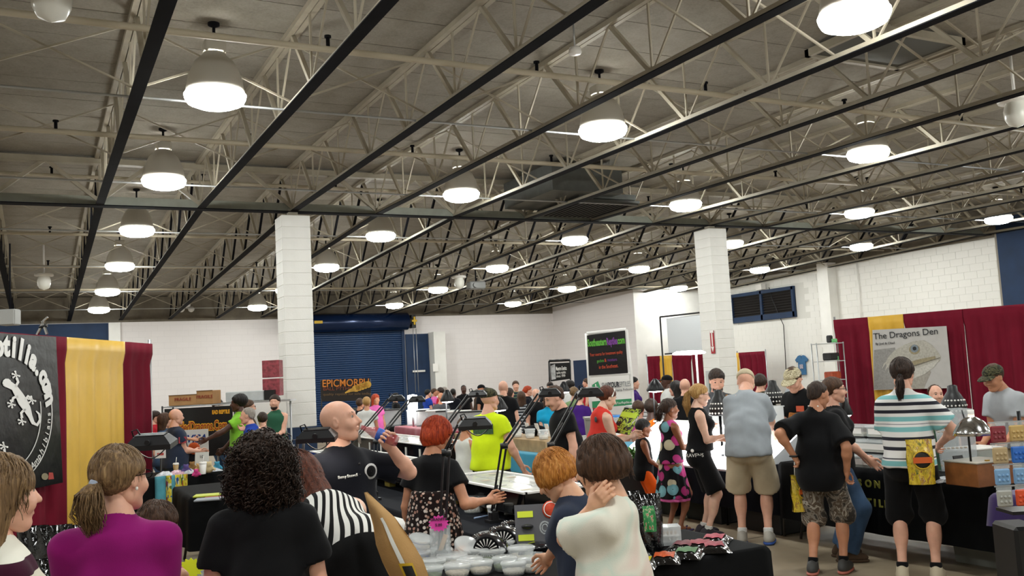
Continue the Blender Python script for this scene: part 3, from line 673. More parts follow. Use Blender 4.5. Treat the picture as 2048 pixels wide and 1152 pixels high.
def ik(a, target, l1, l2, pole):
    d = target-a; L = np.linalg.norm(d); L2 = min(L, (l1+l2)*.995); n = d/max(L, 1e-6); target = a+n*L2
    c = (l1*l1+L2*L2-l2*l2)/(2*L2); h = math.sqrt(max(l1*l1-c*c, 0)); p = pole-n*(pole@n); p = p/(np.linalg.norm(p)+1e-9)
    return a+n*c+p*h, target
def hand_sdf(curl=.5, side=1, spread=1):
    """x = thumb side, y = along fingers, z = palm normal (palm faces -z)"""
    s = SDF(); s.ell((0, .045, 0), (.04, .055, .016), k=.01).cap((0, -.05, 0), (0, .01, 0), .026, .025, .03)
    for i, (x, L, a) in enumerate(((.03, .072, .1), (.0105, .082, .03), (-.0095, .076, -.04), (-.029, .058, -.13))):
        b = V3(x, .088-.006*(i == 3), 0); d1 = rx(-curl*.8) @ V3(math.sin(a)*spread, math.cos(a), 0); d2 = rx(-curl*1.9) @ V3(math.sin(a)*.6*spread, math.cos(a), 0); d3 = rx(-curl*2.6) @ V3(0, 1, 0)
        p1 = b+d1*L*.45; p2 = p1+d2*L*.32; p3 = p2+d3*L*.25
        s.cap(b-d1*.02, p1, .0095, .0088, .006).cap(p1, p2, .0088, .008, .004).cap(p2, p3, .008, .0068, .004)
    t0 = V3(.026, .012, -.004); t1 = t0+V3(.03, .032, -.012-.01*curl); t2 = t1+V3(.008-.012*curl, .03, -.008-.012*curl); t3 = t2+V3(-.004-.01*curl, .024, -.006*curl)
    s.cap(t0, t1, .015, .0115, .012).cap(t1, t2, .0112, .0098, .005).cap(t2, t3, .0098, .008, .004)
    if side < 0:
        s2 = SDF()
        for op, f, lo, hi, k in s.p:
            s2.p.append((op, (lambda f: lambda P: f(P*np.array([-1, 1, 1])))(f), np.array([-hi[0], lo[1], lo[2]]), np.array([-lo[0], hi[1], hi[2]]), k))
        return s2
    return s
m_eyew = mat('eye_white', '#b9aaa0', .3); m_iris = mat('eye_iris', '#3b2a1d', .2); m_lip = mat('lips', '#b06a5c', .5); m_brow = None
PLOG = []
class Person:
    """a posed figure. u,v: where the top of the head shows; d: distance; a: facing, 0 = away from the camera, 90 = picture right"""
    def __init__(s, label, u, v, d, a, H=None, sex='m', w=1.0, sw=.16, lean=0, hy=0, hp=0, hroll=0, skn='fair', L='down', R='down', twist=0, hs=1.0, vox=.011, group='visitors and sellers', sit=False, stride=.0, face=True, bust=None, belly=0, name='person', neck=1.0, xy=None, vh=None, hands=True, feet=True, side=0, jaw=1):
        vox *= 1.3 if d > 6.5 else 1.22
        s.sex, s.w, s.vox, s.hs, s.skn = sex, w, vox, hs, SK[skn]; fem = sex == 'f'
        P = AD(u, v, d); H = H or P.z; k = H/1.75; s.k = k; s.d = d; s.H = H
        head_k = k*hs; s.hk = head_k
        th = math.radians(lean); Rw = ry(math.radians(side)) @ rx(-th*.55); Rc = ry(math.radians(side)) @ rx(-th); s.Rc = Rc
        zh = .93-(.0 if hs <= 1 else .03*(hs-1)/.2)
        if sit: zh = .50
        hip = V3(0, 0, zh); 
        if lean > 20 and not sit: hip = V3(0, -.18*math.sin(th), zh-.02)
        Rt = rz(math.radians(twist))
        waist = hip+Rw@V3(0, .01, .15); chest = waist+Rc@V3(0, .01, .21); nb = chest+Rc@V3(0, -.025, .18)
        s.hip, s.waist, s.chest, s.nb = hip, waist, chest, nb
        s.sh = {-1: nb+Rc@Rt@V3(-sw, 0, -.085), 1: nb+Rc@Rt@V3(sw, 0, -.085)}
        Rh = rz(-math.radians(hy)) @ rx(-math.radians(hp)) @ ry(math.radians(hroll)); s.Rh = Rh
        nk = nb+(Rc@V3(0, .012, .05)); hc = nk+Rh@V3(0, .022, .105*hs); s.hc = hc
        top = hc+Rh@V3(0, 0, .118*hs) if hp < 45 else hc+V3(0, 0, .11*hs)
        # place so the head shows where it should
        h = math.atan2(P.x, P.y) + math.radians(a); s.rz = -h; c_, s_ = math.cos(-h), math.sin(-h)
        ox, oy = (hc*k)[:2]; loc = (P.x-(c_*ox-s_*oy), P.y-(s_*ox+c_*oy), 0) if xy is None else (*xy, 0)
        PLOG.append((label[:30], round(top[2]*k, 2), round(P.z, 2), round(loc[0], 2), round(loc[1], 2)))
        s.t = thing(name, label, 'person', loc, -h, group)
        # arms
        s.el, s.wr, s.hb = {}, {}, {}
        for q, spec in ((-1, L), (1, R)):
            S0 = s.sh[q]; pole = V3(q*.2, -.9, -.3); curl = .55; thumb = V3(0, 1, 1.0)
            if isinstance(spec, str):
                tgt = {'down': V3(q*(sw+.085), .05, .83+ (zh-.93)), 'front': V3(q*.1, .34, 1.08), 'low': V3(q*.12, .28, .95), 'hip': V3(q*.24, .02, 1.0), 'side': V3(q*(sw+.16), .1, .9), 'up': V3(q*.1, .3, 1.3), 'chin': V3(q*.05, .18, 1.42)}[spec]
                if lean and spec in ('front', 'low', 'up'): tgt = hip+Rc@(tgt-V3(0, 0, .93))
                if spec == 'hip': pole = V3(q*1, -.5, 0)
            else:
                tgt = V3(*spec[0]) if not isinstance(spec[0], Vector) else V3(*(s.t.matrix_basis.inverted() @ spec[0]))/k
                if len(spec) > 1 and spec[1] is not None: pole = V3(*spec[1])
                if len(spec) > 2: curl = spec[2]
                if len(spec) > 3: thumb = V3(*spec[3])
            e, wv = ik(S0, tgt, .285, .25, pole); s.el[q], s.wr[q] = e, wv
            fd = wv-e; fd /= np.linalg.norm(fd); tx = thumb-fd*(thumb@fd); tx /= np.linalg.norm(tx)+1e-9; nz = np.cross(tx, fd)*1.0
            if q < 0: nz = -nz
            # x axis is thumb side (mirrored hand keeps +x toward -thumb)
            s.hb[q] = (np.stack([tx*(1 if q > 0 else -1), fd, np.cross(tx*(1 if q > 0 else -1), fd)], 1), curl)
        # legs
        s.kn, s.an = {}, {}
        for q in (-1, 1):
            if sit: kn = hip+V3(q*.1, .42, -.02); an = V3(kn[0], kn[1]-.03, .09)
            else:
                dy = q*stride; an = V3(q*.12, dy+(.0), .09); hj = hip+V3(q*.095, 0, -.03); kn, an = ik(hj, an, .43, .43, V3(q*.1, 1, 0))
            s.kn[q], s.an[q] = kn, an
        s.fem = fem; s.bust = bust if bust is not None else (1 if fem else 0); s.belly = belly; s.sw = sw
        # body mesh
        b = SDF(); s.torso(b, 0); 
        b.cap(nb-Rc@V3(0, .005, .03), hc+Rh@V3(0, -.02, -.05)*hs, .058*neck*(1 if not fem else .86), .05*neck*(1 if not fem else .88), .05)
        for q in (-1, 1):
            m = 1.0*w**.5*(1 if not fem else .9)*(.85 if hs > 1.08 else 1)
            b.cap(s.sh[q]+V3(0, 0, -.0), s.el[q], .053*m, .04*m, .05).cap(s.el[q], s.wr[q], .042*m, .027*m, .02).ell((s.el[q]*.72+s.wr[q]*.28), (.043*m,)*3, k=.03)
            hj = hip+V3(q*.095, 0, -.03); wl = w**.6*(.88 if hs > 1.08 else 1)
            b.cap(hj, s.kn[q], .088*wl, .052*wl, .05).cap(s.kn[q], s.an[q], .047*wl, .033*wl, .03).ell(s.kn[q]*.7+s.an[q]*.3+V3(0, -.022, 0), (.048*wl, .05*wl, .11), k=.05)
            if feet: b.cap(s.an[q]+V3(0, -.03, -.045), s.an[q]+V3(q*.015, .13, -.062), .033, .025, .03)
        parts = []
        P_, Q_ = b.mesh(vox*1.16/k); parts.append((P_, Q_))
        vh = (vh or min(vox, .007))*1.1; key = (fem, jaw, round(vh/head_k, 4), belly > .4)
        if key not in _HM: _HM[key] = head_sdf(fem, jaw, 1 if belly > .4 else 0).mesh(vh/head_k)
        parts.append(xf(_HM[key], Rh, hc, hs))
        if hands:
            for q in (-1, 1):
                hv = .0052 if d < 7.5 else .009; key = ('h', q, round(s.hb[q][1], 2), hv)
                if key not in _HM: _HM[key] = hand_sdf(s.hb[q][1], q).mesh(hv)
                parts.append(xf(_HM[key], s.hb[q][0], s.wr[q], .95*(hs if hs < 1.1 else .92)))
        s.obj('body', parts, s.skn)
        if face and d < 12:
            for q in (-1, 1):
                e = link('eye', EYE, s.t); M = Matrix.LocRotScale(Vector((hc+Rh@V3(q*.031, .0795, .009)*hs)*k), Matrix(Rh.tolist()).to_quaternion(), Vector((head_k,)*3)); e.matrix_local = M
                bw = link('eyebrow', BROW, s.t); bw.matrix_local = Matrix.LocRotScale(Vector((hc+Rh@V3(q*.034, .089, .032)*hs)*k), Matrix((Rh@rz(-q*.35)).tolist()).to_quaternion(), Vector((head_k,)*3))
    def torso(s, b, e, loose=0, bust=True):
        w = s.w; f = s.fem; Rc = s.Rc; k = .06; hw = 1.06 if f else 1.0
        b.ell(s.hip+V3(0, -.01, .0), (.158*hw*w**.7+e, .112*w**.7+e, .115+e), k=k)
        b.ell(s.waist+V3(0, .005, 0), ((.128 if f else .142)*w+e+loose, .1*w+e+loose, .15+e), M=Rc, k=k)
        if s.belly: b.ell(s.waist+Rc@V3(0, .05*s.belly+.02, -.03), (.15*w+e, .11+.05*s.belly+e, .14+e), M=Rc, k=k)
        b.ell(s.chest+Rc@V3(0, 0, .01), ((.145 if f else .165)*w+e, (.105 if f else .118)*w+e, .165+e), M=Rc, k=k)
        b.cap(s.sh[-1]*.86+s.sh[1]*.14, s.sh[1]*.86+s.sh[-1]*.14, .047*w**.5+e, None, k)
        b.cap(s.nb+s.Rc@V3(0, -.005, -.05), s.nb+s.Rc@V3(0, .0, .015), .085+e*.4, .052+e*.3, .07)
        for q in (-1, 1):
            b.ell(s.hip+V3(q*.075, -.065, -.05), (.083*w**.6+e, .075*w**.6+e, .09+e), k=k)
            if s.bust and bust: b.ell(s.chest+Rc@V3(q*.07, .085, -.005), (.06*s.bust+e, .055*s.bust+e, .06*s.bust+e), k=.04)
        return b
    def obj(s, name, parts, m, label=None, parent=None, **kw):
        parts = [(P*s.k, Q) for P, Q in parts]; me = npmesh(name, parts, m)
        return link(name, me, parent or s.t, label=label, **kw)
    def top(s, m, sleeve=.5, hem=.86, e=.014, loose=.012, amp=.006, tuck=False, neckz=0, name='shirt', seed=None, flare=.02, vox=None, strap=False, low=0):
        b = SDF(); s.torso(b, e, loose); w = s.w
        if not tuck:
            b.ell(s.hip+V3(0, -.015, -.02), (.158*w**.8+e+.008, .125*w**.8+e+.008, .14+e), k=.06)
            for q in (-1, 1): b.ell(s.hip+V3(q*.07, -.065, -.05), (.083*w**.6+e+.01, .075*w**.6+e+.01, .09+e), k=.06)
            b.cap(s.waist+V3(0, .0, .05), s.hip+V3(0, -.005, -.08), .118*w+e+loose, .13*w+e+loose*.5, .08)
        else: b.plane(s.waist+V3(0, 0, -.08), (0, 0, -1))
        if tuck or hem: b.plane((0, 0, hem if not tuck else 0), (0, 0, -1))
        # neckline
        b.ell(s.nb+s.Rc@V3(0, .06+low*.3, .07-low), (.066+low*.3, .095, .038+low*.2), k=.01, op='s')
        if strap:
            for q in (-1, 1): b.cap(s.sh[q]+s.Rc@V3(q*.045, 0, -.11), s.sh[q]+s.Rc@V3(q*.0, 0, .1), .06, .07, .01, op='s')
        else:
            for q in (-1, 1):
                A, E, Wr = s.sh[q], s.el[q], s.wr[q]; mm = w**.5*(.86 if s.fem or s.hs > 1.08 else 1)
                if sleeve <= 1: b.cap(A, A+(E-A)*sleeve, .05*mm+e, .05*mm+e+flare, .045, cut=True)
                else:
                    b.cap(A, E, .052*mm+e, .046*mm+e, .045); b.cap(E, E+(Wr-E)*(sleeve-1), .052*mm+e, .04*mm+e, .02, cut=True)
        P, Q = b.mesh((vox or s.vox)/s.k); P = folds(P, Q, amp, 1.0, seed if seed is not None else int(abs(s.t.location.x*91)+abs(s.t.location.y*37)), .6)
        return s.obj(name, [(P, Q)], m)
    def pants(s, m, length=1.9, e=.014, amp=.006, width=0, name='trousers', waist=.1, vox=None, flare=.0):
        """length 0..1 thigh, 1..2 shin"""
        b = SDF(); w = s.w; b.ell(s.hip+V3(0, -.01, .02), (.16*w**.8+e, .118*w**.8+e, .14+e), k=.06)
        for q in (-1, 1): b.ell(s.hip+V3(q*.075, -.06, -.04), (.083*w**.6+e, .075*w**.6+e, .09+e), k=.06)
        b.plane(s.hip+V3(0, 0, waist), (0, 0, 1))
        for q in (-1, 1):
            hj = s.hip+V3(q*.095, 0, -.03); K, A = s.kn[q], s.an[q]; wl = w**.6
            if length <= 1.0: b.cap(hj, hj+(K-hj)*length+V3(q*.02, 0, 0), .09*wl+e, .078*wl+e+width, .02, cut=True)
            else: b.cap(hj, K+V3(q*.012, 0, 0), .09*wl+e, .064*wl+e+width, .02); b.cap(K, K+(A-K)*(length-1), .068*wl+e+width, .058*wl+e+width+flare, .02, cut=True)
        P, Q = b.mesh((vox or s.vox*1.16)/s.k); P = folds(P, Q, amp, 1.1, 5, .5); return s.obj(name, [(P, Q)], m)
    def skirt(s, m, z0, z1, r0, r1, ry=.8, nf=9, amp=.03, name='skirt', top_off=None):
        c = s.hip+V3(0, -.005, 0); zt, zb = z0, z1
        def f(P):
            q = P-c; z = P[..., 2]; t = np.clip((zt-z)/(zt-zb), 0, 1); ang = np.arctan2(q[..., 1]/ry, q[..., 0]); r = np.sqrt(q[..., 0]**2+(q[..., 1]/ry)**2)
            R = r0+(r1-r0)*t**.8+amp*t*(np.sin(ang*nf+2*np.sin(ang*2))*.6+.4*np.sin(ang*(nf+4)+1))
            return np.maximum(np.maximum((r-R)*.8, z-zt), zb-z)
        R = max(r0, r1)+amp*1.2
        b = SDF().fn(f, (c[0]-R, c[1]-R*ry-.02, zb), (c[0]+R, c[1]+R*ry+.02, zt)); return s.obj(name, [b.mesh(s.vox/s.k)], m)
    def shoes(s, m, m2=None, sock=None, sandal=False):
        for q in (-1, 1):
            A = s.an[q]; b = SDF()
            if not sandal:
                b.ell(A+V3(q*.012, .045, -.045), (.046, .145, .05), M=rz(-q*.1), k=.03).ell(A+V3(0, -.035, -.025), (.042, .05, .065), k=.04)
                b.cap(A+V3(0, .03, .0), A+V3(0, .0, .03), .04, .046, .03, cut=True).plane((0, 0, .025), (0, 0, -1))
                sh = s.obj('shoe', [b.mesh(.009)], m)
            b = SDF().ell(A+V3(q*.012, .045, -.07), (.05, .152, .06), M=rz(-q*.1), k=.02).ell(A+V3(0, -.04, -.07), (.044, .055, .06), k=.04).plane((0, 0, .028 if not sandal else .022), (0, 0, 1)).plane((0, 0, .002), (0, 0, -1))
            so = s.obj('sole', [b.mesh(.009)], m2 or m, parent=None if sandal else sh)
            if sock: s.obj('sock', [SDF().cap(A+V3(0, 0, -.03), A+(s.kn[q]-A)*.12+V3(0, 0, .01), .044, .046, .01, cut=True).mesh(.01)], sock)
            if sandal: s.obj('strap', [SDF().cap(A+V3(-.03, .07, -.055), A+V3(.0, .1, -.025), .009, k=.01).cap(A+V3(.035, .06, -.055), A+V3(.0, .1, -.025), .009, k=.01).mesh(.005)], m, parent=so)
    # ---- hair and headgear, in the head frame
    def hd(s, name, parts, m, **kw): return s.obj(name, [xf(p, s.Rh, s.hc, s.hs) for p in parts], m, **kw)
    def hair(s, style, m, thick=.011, amp=.004, extra=None, ns=0, seed=3):
        b = SDF(); vx = max(s.vox*.7, .0065)/s.hk; t = thick
        if style == 'buzz': b.ell((0, -.016, .036), (.081, .103, .0915), k=.02).ell((0, -.045, -.015), (.068, .058, .05), k=.03); b.plane((0, .0, .02), (0, .72, -.7)); b.plane((0, .0, .115), (0, 1, .55)) if False else None
        else: b.ell((0, -.016, .036), (.078+t, .1+t, .088+t), k=.02)
        if style in ('short', 'buzz', 'pony', 'bun', 'curlytop', 'afro'):
            b.plane((0, .012, .0), (0, .62, -.78)); 
            b.ell((0, .13, -.02), (.075, .055, .075), k=.015, op='s')
            for q in (-1, 1): b.ell((q*.09, .012, -.012), (.03, .026, .034), k=.01, op='s')
        if style == 'recede':
            b.plane((0, -.03, .03), (0, .8, -.55)); b.ell((0, .06, .1), (.07, .09, .06), k=.02, op='s')
        if style == 'ring': b.plane((0, 0, .045), (0, -.25, 1)); b.plane((0, .0, .0), (0, .85, -.52))
        if style in ('bob', 'mop', 'long', 'curly'):
            b.ell((0, .135, -.04), (.068, .06, .105), k=.015, op='s')
        if style == 'bob': b.ell((0, -.03, -.015), (.09+t*.5, .088+t, .085), k=.03).cap((0, -.06, -.04), (0, -.055, -.08), .055, .045, .04); b.plane((0, 0, -.07), (0, .3, -1)); b.ell((0, .13, -.05), (.068, .062, .1), k=.012, op='s')
        if style == 'mop': b.ell((0, -.02, .0), (.094+t*.5, .105+t, .088), k=.03); b.plane((0, 0, -.055), (0, .1, -1)); b.ell((0, .14, -.055), (.072, .055, .078), k=.012, op='s')
        if style == 'long': b.cap((0, -.055, .0), (0, -.075, -.2), .075, .06, .05).cap((-.06, -.02, -.03), (-.07, -.05, -.16), .035, .03, .04).cap((.06, -.02, -.03), (.07, -.05, -.16), .035, .03, .04)
        if style == 'curly': b.cap((0, -.04, .01), (0, -.055, -.06), .112, .105, .06).cap((-.07, -.01, 0), (-.098, -.03, -.075), .05, .045, .05).cap((.07, -.01, 0), (.098, -.03, -.075), .05, .045, .05); b.ell((0, .15, -.05), (.07, .075, .12), k=.02, op='s')
        if style == 'pony': b.ell((0, -.115, .02), (.024, .024, .024), k=.01)
        if style == 'bun': b.ell((0, -.115, .01), (.045, .04, .05), k=.01)
        if style == 'afro': b.ell((0, -.03, .05), (.11, .115, .1), k=.02); b.ell((0, .12, -.03), (.08, .07, .1), k=.02, op='s')
        if extra: extra(b)
        P, Q = b.mesh(vx)
        if amp: 
            n = vnorm(P, Q); r = np.random.default_rng(seed); d = np.zeros(len(P))
            for i in range(4):
                w = r.normal(size=3)*np.array([60, 60, 18])*(1+.5*i); d += np.sin(P@w+r.uniform(0, 6))/(1+.4*i)
            P = P+n*(d*amp*.5)[:, None]
        s.hP, s.hN = P, vnorm(P, Q); s.ho = s.hd('hair', [(P, Q)], m); return s.ho
    def tail(s, m, pts, r, wave=.006, n=60, seed=1, sr=.0035, tie=None):
        """hanging tail of hair: core plus loose strands, points in the head frame"""
        pts = np.array(pts, float); rs = np.array(r, float); b = SDF()
        for i in range(len(pts)-1): b.cap(pts[i], pts[i+1], rs[i]*.6, rs[i+1]*.6, .02)
        parts = [b.mesh(max(s.vox*.7, .006)/s.hk)]
        g = np.random.default_rng(seed); T = np.linspace(0, 1, 10); X = np.linspace(0, 1, len(pts)); C = []
        base = np.stack([np.interp(T, X, pts[:, j]) for j in range(3)], 1); rr = np.interp(T, X, rs)
        for i in range(n):
            ang = g.uniform(0, 6.28); rad = g.uniform(.35, 1.12); off = V3(math.cos(ang), math.sin(ang)*.9, 0); ph = g.uniform(0, 6)
            C.append(base+off*(rr*rad)[:, None]+np.stack([np.sin(T*9+ph), np.cos(T*8+ph), 0*T], 1)*wave*T[:, None]+V3(0, 0, -g.uniform(0, .03))*T[:, None]**2)
        parts.append(strands(C, np.full(n, sr), 3)); o = s.hd('hair_tail', parts, m)
        if tie: s.hd('hair_tie', [SDF().cap(pts[0]-V3(.0, .004, 0), pts[0]+V3(0, -.006, -.004), rs[0]*.95, k=.004).mesh(.004)], tie, parent=o)
        return o
    def locks(s, m, n, fall, length, r=.004, wave=.004, freq=9, seed=2, back=True, top=.09, spread=1.02, curl=0, part_y=.02, side=1.0):
        """loose strands over the skull, falling from the crown"""
        g = np.random.default_rng(seed); C = []; R = []; K = 11
        for i in range(n):
            az = g.uniform(-math.pi, math.pi); L = length*g.uniform(.75, 1.1); 
            if abs(az) < fall: continue
            ex = V3(math.sin(az), math.cos(az), 0); e0 = g.uniform(.15, 1.45); t = np.linspace(0, 1, K); pol = e0+t*1.3*(L/.2)
            el = np.minimum(pol, 1.75); st = np.maximum(pol-1.75, 0)*.1
            rr = V3(.078, .1, .09)*(spread+.12+g.uniform(-.02, .05))
            p = np.stack([ex[0]*np.sin(el)*rr[0], ex[1]*np.sin(el)*rr[1]-.016, np.cos(el)*rr[2]+.036], 1); p[:, 2] -= st; p[:, :2] *= (1+st*.35)[:, None]
            ph = g.uniform(0, 6); wv = wave*(t+.25)[:, None]
            p += wv*np.stack([np.sin(t*freq+ph), np.cos(t*freq+ph), .5*np.sin(t*freq*1.3+ph)], 1)
            C.append(p); R.append(r*g.uniform(.7, 1.3))
        return s.hd('hair_locks', [strands(C, np.array(R), 3)], m, parent=s.ho)
    def curls(s, m, n, L=.08, rad=.01, r=.0032, seed=4, out=.5, turns=2.2):
        """springy curls growing out of the hair surface"""
        g = np.random.default_rng(seed); ix = g.integers(0, len(s.hP), n); K = 11; t = np.linspace(0, 1, K)[None, :, None]
        p0 = s.hP[ix]-s.hN[ix]*.006; d = s.hN[ix]*out+np.array([0, 0, -.55])+g.normal(size=(n, 3))*.25; d /= np.linalg.norm(d, axis=1, keepdims=True); Ln = (L*g.uniform(.6, 1.25, n))[:, None, None]
        e1 = np.cross(d, [.3, .5, .2]); e1 /= np.linalg.norm(e1, axis=1, keepdims=True); e2 = np.cross(d, e1); ph = g.uniform(0, 6.28, n)[:, None, None]; a = t*turns*6.28+ph
        C = p0[:, None]+d[:, None]*t*Ln+np.array([0, 0, -.02])*t*t+(e1[:, None]*np.cos(a)+e2[:, None]*np.sin(a))*rad*(.4+.6*t)
        return s.hd('hair_curls', [strands(C, r*g.uniform(.7, 1.3, n), 3, .5)], m, parent=s.ho)
    def cap(s, m, brim=True, back=False, tilt=0):
        R_ = rx(tilt); b = SDF().ell((0, -.012, .045), (.088, .108, .083), k=.01); b.plane((0, 0, .035), (0, .12, -1)); parts = [b.mesh(.009)]; o = s.hd('cap_crown', parts, m)
        sg = -1 if back else 1
        def f(P):
            x, y, z = P[..., 0], P[..., 1]*sg, P[..., 2]; zz = .047-.9*x*x*3-.16*(y-.08); d = np.sqrt(x*x*.9+((y-.085)/1.25)**2)-.078
            return np.maximum(np.maximum(np.abs(z-zz)-.006, d), .06-y)
        if brim: s.hd('cap_brim', [SDF().fn(f, (-.1, .05 if not back else -.2, .0), (.1, .2 if not back else -.05, .07)).mesh(.0065)], m, parent=o)
    def glasses(s, m=None):
        m = m or m_dark; mb = MB(); pts = []
        for q in (-1, 1):
            mb.tube([(q*.033+.024*math.cos(a), .106, .008+.016*math.sin(a)) for a in np.linspace(0, 6.283, 13)[:-1]], .0022, 5, closed=True); mb.tube([(q*.057, .104, .012), (q*.076, .06, .014), (q*.082, -.01, .012)], .0022, 5)
        mb.tube([(-.01, .108, .01), (.01, .108, .01)], .0022, 5); o = mb.build('glasses', m, s.t); s.attach(o); return o
    def attach(s, o): o.matrix_local = Matrix.LocRotScale(Vector(s.hc*s.k), Matrix(s.Rh.tolist()).to_quaternion(), Vector((s.hk,)*3))
    def beard(s, m, full=True):
        b = SDF().ell((0, .052, -.085), (.058, .05, .045), k=.02); b.ell((0, .1, -.066), (.026, .03, .011), k=.006, op='s'); b.plane((0, 0, -.05), (0, .3, 1)); s.hd('beard', [b.mesh(.006)], m)
    def world(s, p): return s.t.matrix_basis @ Vector(np.array(p)*s.k)
EYE = MB().sphere((0, 0, 0), .0125, 10, 8).lathe([(.0075, .0104), (.001, .013)], n=10, mi=1, M=Matrix.Rotation(-PI/2, 3, 'X')).mesh('eye', [m_eyew, m_iris])
BROW = MB().tube([(-.017, 0, -.003), (0, .002, .002), (.017, -.002, -.002)], [.002, .0035, .002], 6).mesh('eyebrow', mat('eyebrow_hair', '#3a2a1e', .8))
# ---------------------------------------------------------------- tables and cloths
m_bcloth = mat('black_tablecloth', '#07080a', .85, bump=.2, bs=200, spec=.15, bd=.002); m_ncloth = mat('navy_black_cloth', '#0a0d16', .85, bump=.2, bs=200, spec=.15, bd=.002); m_teal = mat('teal_cloth', '#1488a6', .75, var=.06, sheen=.2); m_limec = mat('lime_cloth', '#7f9e3a', .8, var=.06); m_purp = mat('purple_cloth', '#2c1458', .8, sheen=.3); m_redc = mat('red_cloth', '#8e1430', .75, sheen=.3, var=.08)
m_ply = mat('plywood_top', '#9a744b', .6, var=.2); m_ftop = mat('folding_table_top', '#b9b2a4', .5); m_leg = mat('table_leg', '#4a4744', .4, .6)
def table(label, x0, x1, y0, y1, z, top=m_ftop):
    t = thing('folding_table', label, 'table', ((x0+x1)/2, (y0+y1)/2, 0)); X, Y = x1-x0, y1-y0
    MB().box((0, 0, z-.02), (X-.03, Y-.03, .035), bev=.01).build('tabletop', top, t)
    for sx in (-1, 1):
        for sy in (-1, 1): MB().tube([(sx*(X/2-.12), sy*(Y/2-.1), z-.04), (sx*(X/2-.1), sy*(Y/2-.08), .35), (sx*(X/2-.05), sy*(Y/2-.05), 0.005)], .014, 8).build('leg', m_leg, t)
    return t
def tcloth(label, x0, x1, y0, y1, z, hem, m, amp=.02, seed=0, name='tablecloth', hems=None):
    """draped cloth: flat top with rounded edge and rippling skirts; hems = bottom height per side (x0,y0,x1,y1)"""
    X, Y = (x1-x0)/2, (y1-y0)/2; g = np.random.default_rng(seed); ph = g.uniform(0, 6, 3); per = []; r = .03
    for a, b in (((-X, -Y), (X, -Y)), ((X, -Y), (X, Y)), ((X, Y), (-X, Y)), ((-X, Y), (-X, -Y))):
        L = math.hypot(b[0]-a[0], b[1]-a[1]); n = max(4, int(L/.05))
        for i in range(n): per.append((a[0]+(b[0]-a[0])*i/n, a[1]+(b[1]-a[1])*i/n, len(per)))
    def off(px, py, k): s = 1+k/max(.2, math.hypot(px, py)); return px*s, py*s
    rows = [(-.04, z+.004, 0), (-.008, z+.003, 0), (.008, z-.012, .15)]+[(.018+.015*j/6, z-.03-(z-.03-hem)*j/6, .3+.7*j/6) for j in range(7)]
    N = len(per); vs = []; fs = []; s_ = 0
    for k, zz, am in rows:
        for (px, py, i) in per:
            L = i*.05; wv = math.sin(L*11+ph[0]+math.sin(L*3+ph[1]))*.6+.4*math.sin(L*23+ph[2]); qx, qy = off(px, py, k+amp*am*wv+amp*am*.6)
            h = zz
            if hems and am > .3:
                side = 1 if abs(py+Y) < 1e-6 else 2 if abs(px-X) < 1e-6 else 3 if abs(py-Y) < 1e-6 else 0
                hh = hems[side]; h = z-.03-(z-.03-hh)*((zz-(z-.03))/(hem-(z-.03)))
            vs.append((qx, qy, h))
    for j in range(len(rows)-1): fs += [(j*N+i, j*N+(i+1) % N, (j+1)*N+(i+1) % N, (j+1)*N+i)[::-1] for i in range(N)]
    fs.append(tuple(range(N)))
    return MB().add(vs, fs, 0, True).build(name, m, loc=((x0+x1)/2, (y0+y1)/2, 0), label=label, cat='tablecloth')
# near table (cups), inner table, right wares
table('near folding table under the deli cups', 1.48, 3.5, 3.98, 4.64, .735); tcloth('black cloth on the near table with cups and glossy bags', 1.45, 3.53, 3.95, 4.67, .735, .12, m_bcloth, .02, 1)
table('inner table beside the red-haired woman', 2.48, 3.42, 5.15, 11.0, .73, m_ply); tcloth('black cloth on the inner table by the red-haired woman', 2.45, 3.45, 5.12, 11.03, .735, .3, m_ncloth, .015, 2)
table('left table carrying plush toys and cups', .95, 2.05, 11.75, 12.4, .74); tcloth('black cloth on the left table with plush toys', .92, 2.1, 11.68, 12.42, .745, .08, m_bcloth, .02, 3)
table('small table with clipboards on the left', 1.28, 2.1, 9.2, 10.3, .74); tcloth('black cloth on the small clipboard table', 1.25, 2.15, 9.15, 10.35, .745, .26, m_bcloth, .025, 4)
table('long right table with reptile cases', 6.5, 7.3, 4.7, 6.9, .735); tcloth('black cloth with yellow letters on the right table', 6.45, 7.35, 4.66, 6.95, .74, .2, m_bcloth, .015, 5)
table('light table folding base', 6.48, 6.93, 7.0, 9.6, .7); tcloth('dark navy cloth under the bright light table', 6.45, 6.97, 7.0, 9.65, .705, .22, m_ncloth, .02, 6)
table('teal table folding base', 5.4, 6.1, 9.8, 12.8, .735); tcloth('teal cloth over the middle table', 5.36, 6.14, 9.76, 12.85, .745, .5, m_teal, .012, 7); tcloth('lime green under-cloth of the middle table', 5.37, 6.13, 9.78, 12.82, .74, .06, m_limec, .02, 8)
table('far right table under the purple cloth', 6.0, 6.75, 3.3, 4.3, .72); tcloth('purple cloth on the far right table', 5.97, 6.78, 3.26, 4.34, .725, .5, m_purp, .02, 9)
table('red-clothed table behind the display racks', 6.34, 7.06, 14.5, 17.5, .8); tcloth('dark red cloth on the back middle table', 6.3, 7.1, 14.45, 17.55, .81, .1, m_redc, .02, 10)
table('long far table before the roller door', 6.3, 6.95, 18.5, 22.3, .74); tcloth('black cloth on the long far table', 6.26, 6.99, 18.45, 22.35, .745, .1, m_bcloth, .02, 13)
table('table below the shipping banner', 7.2, 8.6, 11.3, 12.05, .74); tcloth('pale grey cloth on the table below the shipping banner', 7.17, 8.63, 11.27, 12.08, .745, .1, mat('pale_cloth', '#b9b6b0', .8), .02, 14)
